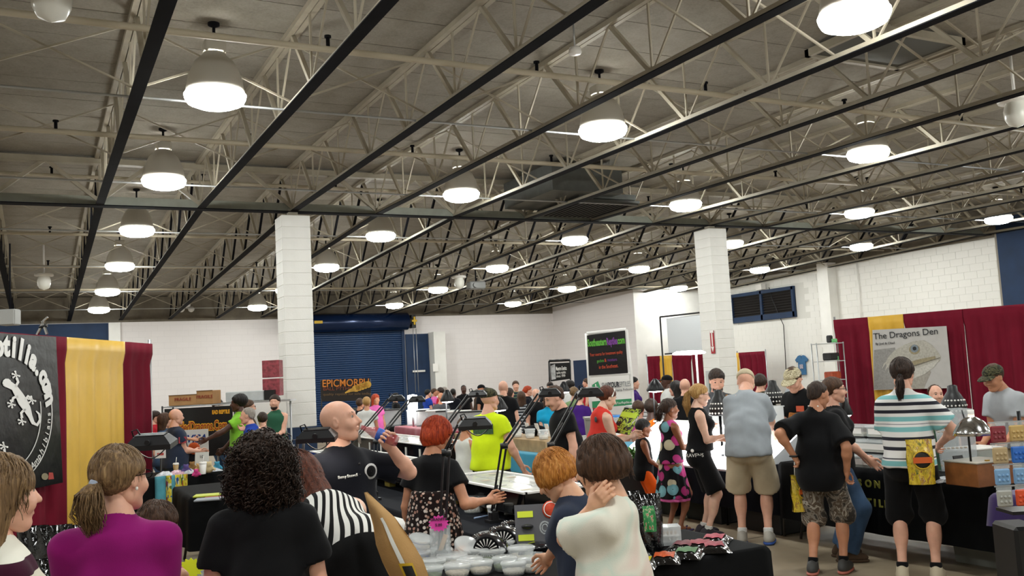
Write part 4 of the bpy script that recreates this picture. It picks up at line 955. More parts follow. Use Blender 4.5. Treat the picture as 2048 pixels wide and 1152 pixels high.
table('teal end table folding base', 6.25, 7.0, 9.8, 10.4, .735); tcloth('teal cloth over the end table behind the boy', 6.2, 7.05, 9.76, 10.44, .745, .3, m_teal, .012, 17)
# yellow letters on the right cloth
t = thing('cloth_lettering', 'yellow block letters stitched on the black right table cloth', 'lettering', (6.405, 5.8, 0)); m_yl = mat('yellow_letters', '#9a963e', .8)
for s, y0, z, dy in (('MASON', 6.12, .6, .095), ('REPTILES', 6.03, .44, .062)):
    for i, ch in enumerate(s): text(ch, .085, m_yl, t, (0, y0-5.8-i*dy, z), rot=(PI/2, 0, -PI/2), bold=.004)
# ---------------------------------------------------------------- display racks (rows of black trays with white tubs)
m_tub = mat('white_tub', '#d9d4c8', .35); m_clear = mat('clear_plastic', '#e4eaec', .12, alpha=.28); m_lid = mat('clear_lid', '#eef2f3', .15, alpha=.38); m_strip = mat('paper_strip', '#d8d8d2', .7); m_led = mat('lit_tray', '#ffffff', .5)
m_sub = mat('substrate', '#cfc3ae', .9, var=.3, vs=60); m_moss = mat('moss', '#5f7040', .9, var=.4, vs=60); m_glassd = mat('dark_acrylic', '#0c0b0c', .08)
def rack(label, x0, x1, y0, y1, zt, ztray, nt, strips=0, legs='#8a7a2e', seed=0, zb=.742, sn=''):
    t = thing('display_rack', label, 'rack', ((x0+x1)/2, (y0+y1)/2, 0)); X, Y = x1-x0, y1-y0
    MB().box((0, 0, zt-ztray), (X, Y, .02)).build('tray_floor', m_black, t)
    for nm, c, s in (('front_panel', (-X/2, 0, zt-ztray/2), (.012, Y, ztray)), ('back_panel', (X/2, 0, zt-ztray/2), (.012, Y, ztray)), ('end_panel', (0, -Y/2, zt-ztray/2), (X, .012, ztray)), ('end_panel', (0, Y/2, zt-ztray/2), (X, .012, ztray))): MB().box(c, s).build(nm, m_glassd, t)
    MB().box((-X/2, 0, zt), (.03, Y+.03, .012)).box((X/2, 0, zt), (.03, Y+.03, .012)).box((0, -Y/2, zt), (X, .03, .012)).box((0, Y/2, zt), (X, .03, .012)).build('rim', m_white, t)
    ml = mat('stand_'+legs[1:], legs, .7)
    n = max(2, round(Y/.55))
    for i in range(n):
        y = -Y/2+.1+(Y-.2)*i/(n-1)
        for sx in (-1, 1): MB().box((sx*(X/2-.1), y, (zt-ztray+zb)/2), (.06, .14, zt-ztray-zb)).build('support', ml, t)
    for i in range(strips): MB().box((-X/2-.01, -Y/2+Y*(i+.5)/strips, zt-ztray*.55), (.004, .05, ztray*.8)).build('price_strip', m_strip, t)
    g = np.random.default_rng(seed)
    for i in range(nt):
        for j in range(2):
            k = MB().box((0, 0, 0), (X/2-.03, Y/nt-.03, .05), taper=1.04).mesh('tub', m_tub)
            c = thing('specimen_tub', 'shallow white tub, %s along, %s side, in the %s' % (['first', 'second', 'third', 'fourth', 'fifth', 'sixth', 'seventh', 'eighth', 'ninth', 'tenth', 'eleventh'][i], ['left', 'right'][j], sn), 'tub', ((x0+x1)/2+(j-.5)*X/2, y0+Y*(i+.5)/nt, zt-ztray+.075 if ztray < .12 else zt-.03), 0, 'tubs in ' + label[:30])
            MB().box((0, 0, -.005), (X/2-.03, Y/nt-.03, .05)).build('base', m_tub, c); MB().box((0, 0, .024), (X/2-.02, Y/nt-.02, .008)).build('lid', m_lid, c)
            MB().box((g.uniform(-.03, .03), g.uniform(-.02, .02), .03), (.07, .04, .002)).build('tub_label', mat('tub_label%d' % (i % 3), ['#cdbfa5', '#d6d3cc', '#b5a58c'][i % 3], .8), c)
            if ztray > .12: MB().box((0, 0, -.03-(ztray-.08)/2), (.05, .05, ztray-.08)).build('riser', m_black, c)
rack('low black rack of white tubs behind the bald man', 2.86, 3.36, 7.75, 10.9, .95, .12, 9, 0, '#8a7a2e', 1, .742, 'low rack behind the bald man')
rack('long black rack with paper price strips', 3.82, 4.32, 9.6, 13.6, 1.0, .34, 11, 9, '#1a1a1c', 2, .61, 'long rack with paper price strips')
table('table under the long rack with price strips', 3.8, 4.36, 9.55, 13.65, .6); tcloth('black cloth under the long rack with price strips', 3.77, 4.39, 9.52, 13.68, .605, .05, m_bcloth, .015, 21)
rack('black acrylic rack beside the ginger boy', 2.86, 3.36, 5.5, 6.95, .95, .15, 4, 0, '#8a7a2e', 3, .742, 'acrylic rack beside the ginger boy')
# ---------------------------------------------------------------- clamp lamps on spring arms
m_lamp = mat('lamp_black', '#131316', .4); m_lampl = mat('lamp_glow', '#fff6e6', .4, emit=9)
def clamp_lamp(label, base, elbow, head, yaw=0, tilt=.12, sc=.8, cord=True, pole=False):
    base, elbow, head = Vector(base), Vector(elbow), Vector(head); t = thing('clamp_lamp', label, 'lamp', base, 0, 'black clamp lamps')
    R_ = Vector((math.cos(YAW), -math.sin(YAW), 0)); e, h = elbow-base, head-base-R_*.11*sc; sd = R_*.016
    MB().box((0, 0, .04), (.06, .06, .08), bev=.01).box((0, 0, .01), (.1, .08, .02)).build('clamp', m_lamp, t)
    if pole: MB().cyl((0, 0, 0), (0, 0, -base.z+.01), .015, 8).cyl((0, 0, -base.z+.002), (0, 0, -base.z+.03), .12, 16).build('stand_pole', m_lamp, t)
    for nm, a, b in (('lower_arm', Vector((0, 0, .06)), e), ('upper_arm', e, h)):
        d = (b-a); MB().bar(a-sd, b-sd, .011, .011).bar(a+sd, b+sd, .011, .011).build(nm, m_lamp, t)
        MB().tube([a+d*f+Vector((0, 0, .012)) for f in (.05, .2, .4)], .006, 6).build('spring', m_blackm, t)
    MB().cyl(e-sd*1.6, e+sd*1.6, .02, 10).build('elbow_knob', m_lamp, t)
    M = Matrix.Rotation(-YAW+yaw, 4, 'Z') @ Matrix.Rotation(tilt, 4, 'X')
    o = MB().add([(x*sc, y*sc, z*sc) for x, y, z in ((-.13, -.085, -.035), (.13, -.085, -.035), (.13, .085, -.035), (-.13, .085, -.035), (-.13, -.085, -.005), (.13, -.085, -.005), (.13, .085, -.005), (-.13, .085, -.005), (-.09, -.05, .04), (.09, -.05, .04), (.09, .05, .04), (-.09, .05, .04))], [(0, 1, 5, 4), (1, 2, 6, 5), (2, 3, 7, 6), (3, 0, 4, 7), (4, 5, 9, 8), (5, 6, 10, 9), (6, 7, 11, 10), (7, 4, 8, 11), (8, 9, 10, 11)]).build('lamp_head', m_lamp, t); o.matrix_local = Matrix.Translation(head-base) @ M
    hd = o
    for i in range(5): MB().box((0, (-.04+i*.02)*sc, .042*sc), (.17*sc, .006, .01)).build('cooling_fin', m_lamp, hd)
    MB().box((0, 0, -.02*sc), (.22*sc, .14*sc, .004)).build('diffuser', m_lampl, hd); MB().cyl((.0, -.07*sc, .012*sc), (0, -.092*sc, .012*sc), .013, 10).build('knob', m_lamp, hd); MB().tube([(-.1*sc, 0, .03*sc), (-.11*sc, 0, .07*sc), (-.08*sc, 0, .08*sc), (-.06*sc, 0, .04*sc)], .004, 6).build('bracket', m_blackm, hd)
    if cord: MB().tube([(-.06*sc+.16*sc*a, -.087*sc, -.03*sc-.05*sc*math.sin(a*PI)) for a in np.linspace(0, 1, 9)], .003, 5).build('cord', m_black, hd)
    return t
clamp_lamp('black clamp lamp in front of the maroon drape', (.42, 4.62, .85), AD(268, 990, 4.5), AD(303, 884, 4.6), .1, .12, .84, True, True)
clamp_lamp('black clamp lamp in front of the bald man', (1.18, 4.5, .85), AD(598, 955, 4.7), AD(634, 871, 4.75), .05, .12, .76, True, True)
clamp_lamp('black clamp lamp beside the red-haired woman', AZ(884, 1130, .738), AD(893, 905, 5.0), AD(950, 847, 5.0), .05, .12, .7)
clamp_lamp('black clamp lamp over the low rack, farther of the pair', (2.52, 8.7, .738), AD(695, 895, 8.9), AD(793, 797, 9.4), .1, .1, .66, False)
clamp_lamp('black clamp lamp over the low rack, nearer of the pair', (2.52, 7.6, .738), AD(752, 884, 8.2), AD(834, 799, 8.6), .1, .1, .6, False)
clamp_lamp('black clamp lamp left of the man in yellow', (2.62, 6.7, .738), AD(893, 850, 7.4), AD(955, 788, 7.6), .0, .1, .6, False)
clamp_lamp('black clamp lamp over the forehead of the man with the moustache', AZ(988, 1045, .738), AD(1008, 892, 6.1), AD(1099, 786, 6.2), .0, .12, .58, False)
clamp_lamp('black clamp lamp left of the woman with the headband', (3.4, 5.35, .738), AD(1102, 890, 6.2), AD(1180, 785, 6.3), .0, .1, .68, False)
# ---------------------------------------------------------------- deli cups and goods on the near table
def cup(p, r, h, lab, fill=m_sub, tilt=None, lidm=m_lid, grp='clear deli cups on the near table'):
    c = thing('deli_cup', lab, 'cup', p, 0, grp)
    if tilt: c.rotation_euler = tilt
    MB().lathe([(r*.78, 0), (r*.8, .003), (r*.97, h), (r*.94, h), (r*.77, .006), (.001, .006)], n=24).build('cup_wall', m_clear, c); MB().lathe([(.001, h+.012), (r*.9, h+.012), (r*1.02, h+.008), (r*1.04, h-.004), (r, h-.006)], n=24).build('lid', m_lid, c)
    MB().lathe([(r*.76, .007), (r*.86, h*.45), (r*.5, h*.52), (.001, h*.42)], n=18).build('filling', fill, c); return c
CUPS = [(838, 1128, .06, .05, 'clear cup lying nearest the brown shoulder bag'), (868, 1140, .055, .04, 'clear cup at the front left of the cup display'), (905, 1132, .07, .045, 'wide clear cup at the front below the acrylic box'), (955, 1120, .062, .05, 'clear cup in the middle of the front rows'), (1002, 1105, .068, .05, 'clear cup with moss in the second row'), (1043, 1118, .062, .05, 'clear cup right of the moss cup'), (962, 1146, .055, .045, 'clear cup at the very bottom centre'), (1010, 1140, .055, .05, 'clear cup at the bottom right of centre'), (1062, 1142, .055, .05, 'clear cup under the ginger boy\'s hand'), (915, 1152, .06, .045, 'clear cup on the bottom edge left of centre'), (860, 1158, .06, .045, 'clear cup on the bottom edge by the bag'), (880, 1122, .06, .05, 'clear cup beside the foot of the pink-card box'), (940, 1140, .058, .045, 'clear cup in the lowest row left of centre'), (985, 1122, .06, .045, 'clear cup in the middle of the lowest rows'), (1028, 1148, .055, .045, 'clear cup at the bottom by the ginger boy'), (980, 1088, .06, .05, 'clear cup just in front of the black dome pots'), (1030, 1090, .055, .05, 'clear cup beside the grey price board')]
for i, (u, v, r, h, lab) in enumerate(CUPS): cup(AZ(u, v, .742), r*1.2, h*1.15, lab, [m_sub, m_moss, m_tub][i % 3])
cup(AZ(928, 1118, .745), .075, .09, 'large clear cup with a sand mound leaning on the others', mat('sand_brown', '#a5795c', .9, var=.3, vs=40), (.5, .1, 0)); cup(AZ(838, 1100, .745), .07, .07, 'large clear cup with a white lid next to the brown bag', m_tub, (.3, .1, 0))
m_pot = mat('black_shell', '#17161a', .18, coat=.5)
def dome(p, lab, s):
    c = thing('dome_pot', lab, 'pot', p, -YAW, 'black dome pots'); n = 14
    MB().lathe([(.11*s, 0), (.115*s, .02*s), (.1*s, .06*s), (.06*s, .1*s), (.001, .11*s)], n=14).build('shell', m_pot, c)
    for j in range(3):
        for k in range(10): a = k*.628+j*.3; rr = (.108-.027*j)*s; MB().sphere((rr*math.cos(a), rr*math.sin(a), (.03+.03*j)*s), .018*s, 6, 4).build('bump', m_pot, c) if k < 6 else None
    M = Matrix.Rotation(PI/2, 3, 'X')
    MB().lathe([(.001, 0), (.06*s, 0), (.062*s, -.008)], (0, -.118*s, .05*s), 20, M=M).build('round_label', mat('matte_black', '#08080a', .9, spec=.1), c)
    mb = MB()
    for k in range(18): a = 2*PI*k/18; mb.add([(math.cos(a+.03)*.02*s, -.128*s, .05*s+math.sin(a+.03)*.02*s), (math.cos(a+.06)*.054*s, -.128*s, .05*s+math.sin(a+.06)*.054*s), (math.cos(a-.06)*.054*s, -.128*s, .05*s+math.sin(a-.06)*.054*s), (math.cos(a-.03)*.02*s, -.128*s, .05*s+math.sin(a-.03)*.02*s)], [(0, 1, 2, 3)])
    mb.build('sunburst_logo', m_white, c)
dome(AZ(975, 1112, .742), 'black dome pot with a white sunburst, frontmost of three', 1.15); dome(AZ(1008, 1096, .742), 'black dome pot with a white sunburst, middle of three', 1.15); dome(AZ(1030, 1084, .742), 'black dome pot with a white sunburst, rearmost of three', 1.15)
def star_sign(p, lab, c, w, h, txt=None):
    t = thing('acrylic_box', lab, 'display box', p, -YAW)
    for nm, cc, s in (('pane', (0, -w/2, h/2), (w, .004, h)), ('pane', (0, w/2, h/2), (w, .004, h)), ('pane', (-w/2, 0, h/2), (.004, w, h)), ('pane', (w/2, 0, h/2), (.004, w, h))): MB().box(cc, s).build(nm, m_clear, t)
    pts = [((.075 if k % 2 else .058)*w*8.3*math.cos(k*PI/14)*.9, -w/2-.01, h+.03+(.075 if k % 2 else .058)*w*6*math.sin(k*PI/14)) for k in range(28)]
    MB().poly(pts).build('starburst_card', c, t).modifiers.new('s', 'SOLIDIFY').thickness = .003
    if txt:
        for i, s_ in enumerate(txt): text(s_, .022, m_ink, t, (0, -w/2-.014, h+.045-i*.03), name='price_text')
    return t
t = star_sign(AZ(883, 1130, .74), 'clear acrylic box with a pink starburst price card', mat('pink_card', '#f24ab4', .6), .1, .2, ('GRANITE', '5.00')); MB().cyl((.03, 0, .16), (-.03, .01, .004), .013, 10).build('bamboo_stick', mat('bamboo', '#b58a52', .6, var=.2), t)
star_sign(AZ(392, 1165, .722), 'clear acrylic box with a yellow starburst card in front', mat('yellow_card', '#e9f02a', .6), .12, .06)
table('small stand under the yellow starburst box', .5, 1.05, 4.75, 5.3, .715); tcloth('black cloth under the yellow starburst box', .47, 1.08, 4.72, 5.33, .718, .1, m_bcloth, .015, 15)
# grey price board
c0 = AZ(1075, 1100, .74); t = thing('price_board', 'grey leaning price board with yellow labels and a red round badge', 'display board', c0, -YAW); Rb = Matrix.Rotation(-.25, 4, 'X')
bd = MB().box((0, 0, .13), (.24, .012, .25)).build('board', mat('board_grey', '#56565c', .6), t); bd.matrix_local = Rb
for z in (.2, .07): MB().box((-.06, -.009, z), (.09, .003, .035)).build('yellow_label', mat('label_yellow', '#d8e83a', .7), bd)
MB().tube([(.05+.028*math.cos(a), -.012, .12+.034*math.sin(a)) for a in np.linspace(0, 6.283, 17)[:-1]], .005, 6, closed=True).tube([(.05+.016*math.cos(a), -.012, .12+.02*math.sin(a)) for a in np.linspace(0, 6.283, 17)[:-1]], .004, 6, closed=True).build('coiled_tube', m_clear, bd); MB().sphere((-.05, -.02, .13), .035, 12, 8, sz=.4).build('grey_dish', mat('dish_dark', '#26262a', .4), bd); MB().sphere((0, -.05, .03), .075, 14, 8, sz=.35).build('black_dish', m_pot, t)
MB().lathe([(.001, 0), (.05, 0), (.05, -.006)], (.09, -.014, .22), 20, M=Matrix.Rotation(PI/2, 3, 'X')).build('round_badge', mat('badge_orange', '#c8401c', .6, var=.3, vs=40), bd); MB().tube([(.09+.04*math.cos(a), -.022, .22+.04*math.sin(a)) for a in np.linspace(0, 6.283, 19)[:-1]], .003, 5, closed=True).build('badge_ring', m_white, bd)
for i, (u, v) in enumerate(((1012, 1108), (1035, 1112))):
    c = thing('plastic_vial', 'clear vial lying beside the price board, %s' % ['left of two', 'right of two'][i], 'vial', AZ(u+30, v, .765), .4+i*.2, 'clear vials'); MB().tube([(0, -.06, 0), (0, .06, 0)], .024, 12).build('vial_body', m_clear, c); MB().tube([(0, .055, 0), (0, .075, 0)], .026, 12).build('vial_cap', mat('vial_cap', '#8f9296', .4), c)
# glossy bags
def _foil(c):
    return mat('foil_'+c[1:], c, .12, coat=.6, bump=.9, bs=14, bd=.02)
def pouch(p, yaw, lab, lc, s=1.0, flat_=True):
    t = thing('foil_bag', lab, 'bag', p, yaw, 'glossy black bags')
    def f(a, b):
        x, y = (a-.5)*.17*s, (b-.5)*.23*s; e = (1-abs(2*a-1)**4)*(1-abs(2*b-1)**4); return (x, y, .004+.032*e*s+.004*math.sin(a*19+b*7)*e)
    MB().grid(f, 10, 12).grid(lambda a, b: (f(a, b)[0], f(a, b)[1], .003), 1, 1).build('bag_body', _foil('#0b0b0c'), t); MB().grid(lambda a, b: (f(.2+.6*a, .22+.56*b)[0], f(.2+.6*a, .22+.56*b)[1], f(.2+.6*a, .22+.56*b)[2]+.004), 6, 6).build('bag_label', mat('bag_label_'+lc[1:], lc, .5, var=.35, vs=45, spec=.2), t); return t
for i, (u, v, y, c, lab) in enumerate(((1270, 1118, -.3, '#a83a14', 'flat black bag with an orange label, behind the yellow one'), (1282, 1132, -.3, '#c8b820', 'flat black bag with a yellow label'), (1330, 1122, -.25, '#b44a1c', 'flat black bag with an orange red label in front'), (1375, 1112, -.35, '#3f6b3a', 'flat black bag with a green label'), (1400, 1096, -.3, '#8d1f33', 'flat black bag with a crimson label in the back row'), (1370, 1098, -.5, '#6b2430', 'flat black bag with a dark crimson label, left of the back row'), (1430, 1084, -.4, '#a02a40', 'flat black bag with a crimson label at the right end'), (1428, 1100, -.1, '#8c2738', 'flat black bag with a crimson label, frontmost right'))): pouch(AZ(u, v, .742), -YAW+y, lab, c)
def standing_bag(p, yaw, lab, W, H, lc=None, m=None, D=.1):
    t = thing('standing_bag', lab, 'bag', p, yaw)
    def f(a, b, s): x = (a-.5)*W*(1-.04*math.sin(b*9)); dd = D/2*(1-b**3)*(1-abs(2*a-1)**3); return (x, s*(dd+.004+.006*math.sin(a*17+b*13)), b*H)
    MB().grid(lambda a, b: f(a, b, -1), 12, 16).grid(lambda a, b: f(1-a, b, 1), 12, 16).build('bag_body', m or _foil('#0b0b0c'), t)
    if lc: MB().grid(lambda a, b: Vector(f(.3+.4*a, .35+.45*b, -1))+Vector((0, -.004, 0)), 5, 8).build('bag_label', lc, t)
    return t
def _glab(t, b):
    v = t.coord('Generated'); n = t.noise(v, 5, 3); t.l(t.ramp(n, [(.35, '#1f7a3a'), (.55, '#2d8f4a'), (.6, '#c9c2a0'), (.68, '#a8362a')]), b.inputs['Base Color'])
standing_bag(AZ(1298, 1098, .742), -YAW+.1, 'tall black glossy bag with a green label standing on the near table', .17, .3, mat('green_label', '#2d8f4a', .4, fn=_glab), None, .14)
standing_bag(AZ(1262, 1100, .742), -YAW+.2, 'tall black glossy bag behind the tie-dyed boy', .15, .32, None, None, .12)
c = thing('acrylic_case', 'small clear case with golden pieces beside the tall black bag', 'display case', AZ(1337, 1088, .742), -YAW)
for nm, cc, s in (('pane', (0, -.05, .05), (.13, .004, .1)), ('pane', (0, .05, .05), (.13, .004, .1)), ('pane', (-.065, 0, .05), (.004, .1, .1)), ('pane', (.065, 0, .05), (.004, .1, .1)), ('lid', (0, 0, .1), (.135, .105, .006))): MB().box(cc, s).build(nm, m_lid, c)
for z in (.02, .05): MB().box((0, 0, z), (.12, .09, .006)).build('shelf', m_white, c); [MB().sphere((-.045+k*.022, .0, z+.012), .009, 6, 5).build('golden_piece', mat('golden', '#a87a34', .5), c) for k in range(5)]
# black bags left of the purple woman
for i in range(6):
    p = AZ(66+(i % 3)*44, 1195+(i//3)*36, .74); standing_bag((p.x, p.y, .74 if i < 3 else .735), -YAW+.3*(i % 2), ['first', 'second', 'third'][i % 3]+' black glossy bag in the %s row at lower left' % ['back', 'front'][i//3], .17, .36 if i < 3 else .26)
table('table under the black bags at lower left', -.75, .22, 4.0, 4.75, .735); tcloth('black cloth under the bags at lower left', -.78, .25, 3.97, 4.78, .737, .1, m_bcloth, .02, 16)
c = standing_bag(AZ(62, 1215, .74), -YAW, 'small orange and white snack packet at lower left', .1, .2, None, mat('orange_pack', '#d05a22', .4, var=.4, vs=25), .05)
# inner table goods
cup(AZ(948, 1024, .742), .09, .1, 'tall white deli tub by the inner rack', m_tub, None, m_lid, 'inner table tubs')
t = thing('storage_box', 'clear storage box with white towels left of the red-haired woman', 'box', (*AD(778, 1060, 6.3).xy, .42), -YAW); MB().box((0, 0, .12), (.42, .3, .24)).build('box_wall', mat('frosted', '#b9c4cc', .3, alpha=.6), t); MB().sphere((-.02, 0, .3), .17, 14, 8, sz=.55).build('white_towel', K_ if 0 else mat('towel', '#e6e4e0', .9, bump=.4, bs=40), t); MB().box((0, 0, -.21), (.4, .3, .4)).build('plinth', m_black, t)
t = thing('blue_bucket', 'blue plastic bucket below the flowered skirt', 'bucket', (1.84, 5.16, 0)); MB().lathe([(.13, 0), (.17, .72), (.165, .72), (.125, .02), (.001, .02)], n=20).build('bucket_wall', mat('blue_plastic', '#2456a8', .4), t); MB().tube([(.17*math.cos(a), .17*math.sin(a), .71) for a in np.linspace(0, 6.283, 21)[:-1]], .01, 6, closed=True).build('rim', mat('blue_plastic', '#2456a8'), t)
for i, (u, v, lab) in enumerate(((985, 1040, 'clear drinking glass clipped by the lamp base'), (1015, 1030, 'small pink lidded jar by the lamp base'))): c = thing('jar', lab, 'jar', AZ(u, v, .742)); MB().lathe([(.025, 0), (.035, .09), (.032, .09), (.022, .005)], n=14).build('jar_wall', m_clear, c); MB().lathe([(.036, .085), (.036, .1), (.001, .1)], n=14).build('jar_lid', m_white if i == 0 else mat('pink_lid', '#d2307a', .4), c)
MB().box((0, 0, .002), (.21, .15, .003)).build('paper_sheet', m_white, loc=AZ(1045, 1052, .742), rot=(0, 0, -.2), label='white sheet of paper on the inner table', cat='paper')
MB().cyl((-.06, 0, .006), (.06, .03, .006), .006, 8).build('marker_pen', mat('pen_blue', '#9fb4d8', .4), loc=AZ(964, 1036, .742), label='pale pen lying on the inner table', cat='pen')
# ---------------------------------------------------------------- left table goods
m_foilp = mat('plastic_wrap', '#c9ccd2', .15, var=.4, vs=20, bump=.8, bs=25, bd=.02)
for i, (u, v, r, c, lab) in enumerate(((398, 944, .05, '#c9a36b', 'tan plush toy beside the white cup stack'), (417, 944, .06, '#c8b48a', 'cream plush toy left of the purple ones'), (392, 952, .04, '#c43a7c', 'pink plush toy on the left table'), (434, 940, .05, '#3a8aa8', 'blue plush toy on the left table'), (384, 940, .05, '#8f6a3c', 'brown plush toy on the left table'), (372, 946, .05, '#5a4a86', 'purple plush toy on the left table'))):
    p = AZ(u, v, .76); b = SDF().ell((0, 0, r*.8), (r, r*.8, r*.8), k=.01).ell((0, -r*.4, r*1.7), (r*.6,)*3, k=.02).ell((r*.5, -r*.3, r*2.2), (r*.22,)*3, k=.01).ell((-r*.5, -r*.3, r*2.2), (r*.22,)*3, k=.01).cap((r*.8, -r*.5, r), (r*1.1, -r*.9, r*.6), r*.25, k=.02).cap((-r*.8, -r*.5, r), (-r*1.1, -r*.9, r*.6), r*.25, k=.02)
    link('plush_toy', npmesh('plush_toy', [b.mesh(r/5)], mat('plush_'+c[1:], c, .95, bump=.5, bs=90, var=.1)), None, (p.x, p.y, .748), label=lab, cat='toy')
def paper_cup(p, lab, r, h, m): t = thing('paper_cup', lab, 'cup', p); MB().lathe([(r*.72, 0), (r, h), (r*.95, h), (.001, .01)], n=18).build('cup_wall', m, t); MB().lathe([(r*1.04, h-.01), (r*1.04, h), (r*.9, h+.012), (.001, h+.012)], n=18).build('lid', m_white, t); MB().cyl((0, 0, h), (.01, 0, h+.08), .004, 6).build('straw', m_white, t)
paper_cup(AZ(406, 948, .748), 'white paper cup on the left table', .045, .13, m_white); paper_cup(AZ(352, 944, .748), 'tan paper cup on the left table', .035, .1, mat('tan_cup', '#b99a6a', .6))
t = thing('menu_stand', 'small white card stand behind the white cup', 'sign', AZ(404, 940, .748), -YAW); MB().box((0, 0, .11), (.17, .008, .22), Euler((-.15, 0, 0))).build('card', m_strip, t); text('10', .05, m_ink, t, (0, -.012, .15), name='price_text')
for i in range(5):
    p = AZ(330+i*24, 952-i*2.4, .75); b = MB(); b.grid(lambda a, bb: ((a-.5)*.22, (bb-.5)*.16, .004+.055*(1-abs(2*a-1)**2)*(1-abs(2*bb-1)**2)+.008*math.sin(a*20+i)*math.sin(bb*14)), 10, 8).grid(lambda a, bb: ((a-.5)*.22, (bb-.5)*.16, .003), 1, 1); b.build('wrapped_shirt', [m_foilp, mat('wrap_pink', '#c9a0b0', .2, var=.4, vs=30, bump=.8, bs=25, bd=.02)][i % 2], loc=(p.x, p.y, .748), label='plastic-wrapped folded shirt, %s from the left end of the left table' % ['first', 'second', 'third', 'fourth', 'fifth'][i], cat='shirt', group='wrapped shirts')
def towel(u, w, c, lab, v0=950):
    a = AZ(u, v0, .745); m = c; MB().grid(lambda x, y: (a.x+(x-.5)*w, 11.645-.012*math.sin(x*9), .76-.62*y*.6), 8, 8).build('hanging_towel', m, label=lab, cat='towel').modifiers.new('s', 'SOLIDIFY').thickness = .006
towel(331, .22, mat('towel_blue', '#4f97a6', .9, var=.15, bump=.4, bs=120), 'pale blue towel hanging over the left table front', 955)
def _pok(t, b): v = t.coord('Generated'); vo = t.n('ShaderNodeTexVoronoi'); vo.inputs['Scale'].default_value = 9; t.l(v, vo.inputs[0]); sp = t.n('ShaderNodeSeparateColor'); t.l(vo.outputs['Color'], sp.inputs[0]); t.l(t.ramp(sp.outputs[0], [(0, '#c9b52c'), (.35, '#d8c848'), (.55, '#4f6b2c'), (.7, '#c8d0b0'), (.85, '#2a4f8a'), (.93, '#8c2a1e')], True), b.inputs['Base Color'])
towel(353, .24, mat('towel_print', '#c9b52c', .9, fn=_pok), 'yellow towel with a bright print hanging over the left table front', 952)
for i, (u, v, c, lab) in enumerate(((405, 992, '#b9c23a', 'lime clipboard with papers on the small table'), (420, 996, '#a02a30', 'red pen case on the small table'), (408, 1000, '#8a8f96', 'grey tablet on the small table'))): MB().box((0, 0, .008), (.24 if i != 1 else .18, .18 if i != 1 else .04, .014), bev=.004).build('clipboard' if i == 0 else 'pen_case' if i == 1 else 'tablet', mat('flat_'+c[1:], c, .5), loc=AZ(u+10, v, .75), rot=(0, 0, -.3), label=lab, cat=['clipboard', 'pen case', 'tablet'][i])
MB().box((0, 0, 0), (.24, .01, .2), Euler((-.2, 0, 0))).build('visa_card_sign', m_white, loc=AZ(392, 880, .95), rot=(0, 0, -YAW), label='white card payment sign on the left table', cat='sign')
t = thing('card_sign_stand', 'white VISA sign card on a dark stand behind the left table', 'sign', (*AD(388, 878, 13.4).xy, 0), -YAW); MB().box((0, 0, 1.02), (.42, .012, .3)).build('card', m_white, t); text('VISA', .15, mat('visa_blue', '#1f3f8a', .5), t, (.03, -.01, .99), shear=.3, bold=.004); MB().sphere((0, -.01, .9), .09, 14, 6, sz=.08, M=Matrix.Rotation(PI/2, 3, 'X')).build('orange_oval', mat('orange_oval', '#d4581e', .5), t); MB().box((0, .04, .48), (.3, .04, .95)).build('stand', m_black, t)
bpy.data.objects.remove(bpy.data.objects['visa_card_sign'])
t = thing('paper_sign', 'white paper notice taped by the left lamp', 'sign', (*AD(321, 909, 11.2).xy, 0), -YAW); MB().box((0, 0, 1.02), (.13, .004, .16)).build('sheet', m_white, t); text('CASH', .035, m_ink, t, (0, -.006, 1.05)); MB().box((0, -.003, .99), (.08, .002, .03)).build('red_logo', mat('logo_red', '#c0504a', .6), t); MB().cyl((0, .01, 0), (0, .01, .96), .01).build('post', m_black, t)
# wire rack with banner and boxes
rk = AD(405, 830, 14.2); t = thing('wire_rack', 'black wire rack behind the left table with a yellow-lettered banner', 'rack', (rk.x, rk.y, 0), -YAW)
for sx in (-.62, .5):
    for sy in (0, .45): MB().cyl((sx, sy, 0), (sx, sy, 1.52), .014, 8).build('post', m_blackm, t)
for z in (.3, .8, 1.5): MB().box((-.06, .22, z), (1.14, .02, .02)).build('wire_shelf', m_blackm, t); [MB().cyl((-.62, y, z), (.5, y, z), .008, 6).build('shelf_wire', m_galv, t) for y in np.linspace(0, .45, 6)]
MB().box((-.05, -.03, 1.1), (1.05, .012, .75)).build('banner_sheet', mat('banner_black', '#0d0c0c', .4, bump=.3, bs=6, bd=.02), t)
m_yb = mat('yellow_lettering', '#e0a01c', .6); m_rb = mat('red_lettering', '#8a1a12', .6)
o = text('BeardedDragons.Com', .2, m_yb, t, (-.06, -.045, 1.12), sx=.5, bold=.016, ext=.002); text('BeardedDragons.Com', .2, m_rb, t, (-.06, -.05, 1.12), sx=.5, ext=.002); text('EAD REPTILE', .08, m_yb, t, (.3, -.045, 1.36), bold=.004, sx=.6)
m_card = mat('cardboard', '#a97f52', .85, var=.1, vs=4)
for i, (u0, u1, v0, v1, d, lab) in enumerate(((337, 393, 784, 808, 14.2, 'wide cardboard box on top of the wire rack'), (393, 424, 778, 807, 14.2, 'taller cardboard box on top of the wire rack'))):
    a, b = AD(u0, v1, d), AD(u1, v0, d); w_ = (b-a).dot(Vector((math.cos(YAW), -math.sin(YAW), 0))); t = thing('cardboard_box', lab, 'box', ((a.x+b.x)/2+.1, (a.y+b.y)/2+.2, 1.515), -YAW); h_ = b.z-a.z
    MB().box((0, 0, h_/2), (w_*1.0, .4, h_), bev=.006).build('carton', m_card, t); MB().box((0, -.203, h_), (w_, .006, .01)).build('flap_seam', mat('seam', '#6d5030', .9), t); text('FRAGILE', .07, m_rb, t, (0, -.205, h_*.45))
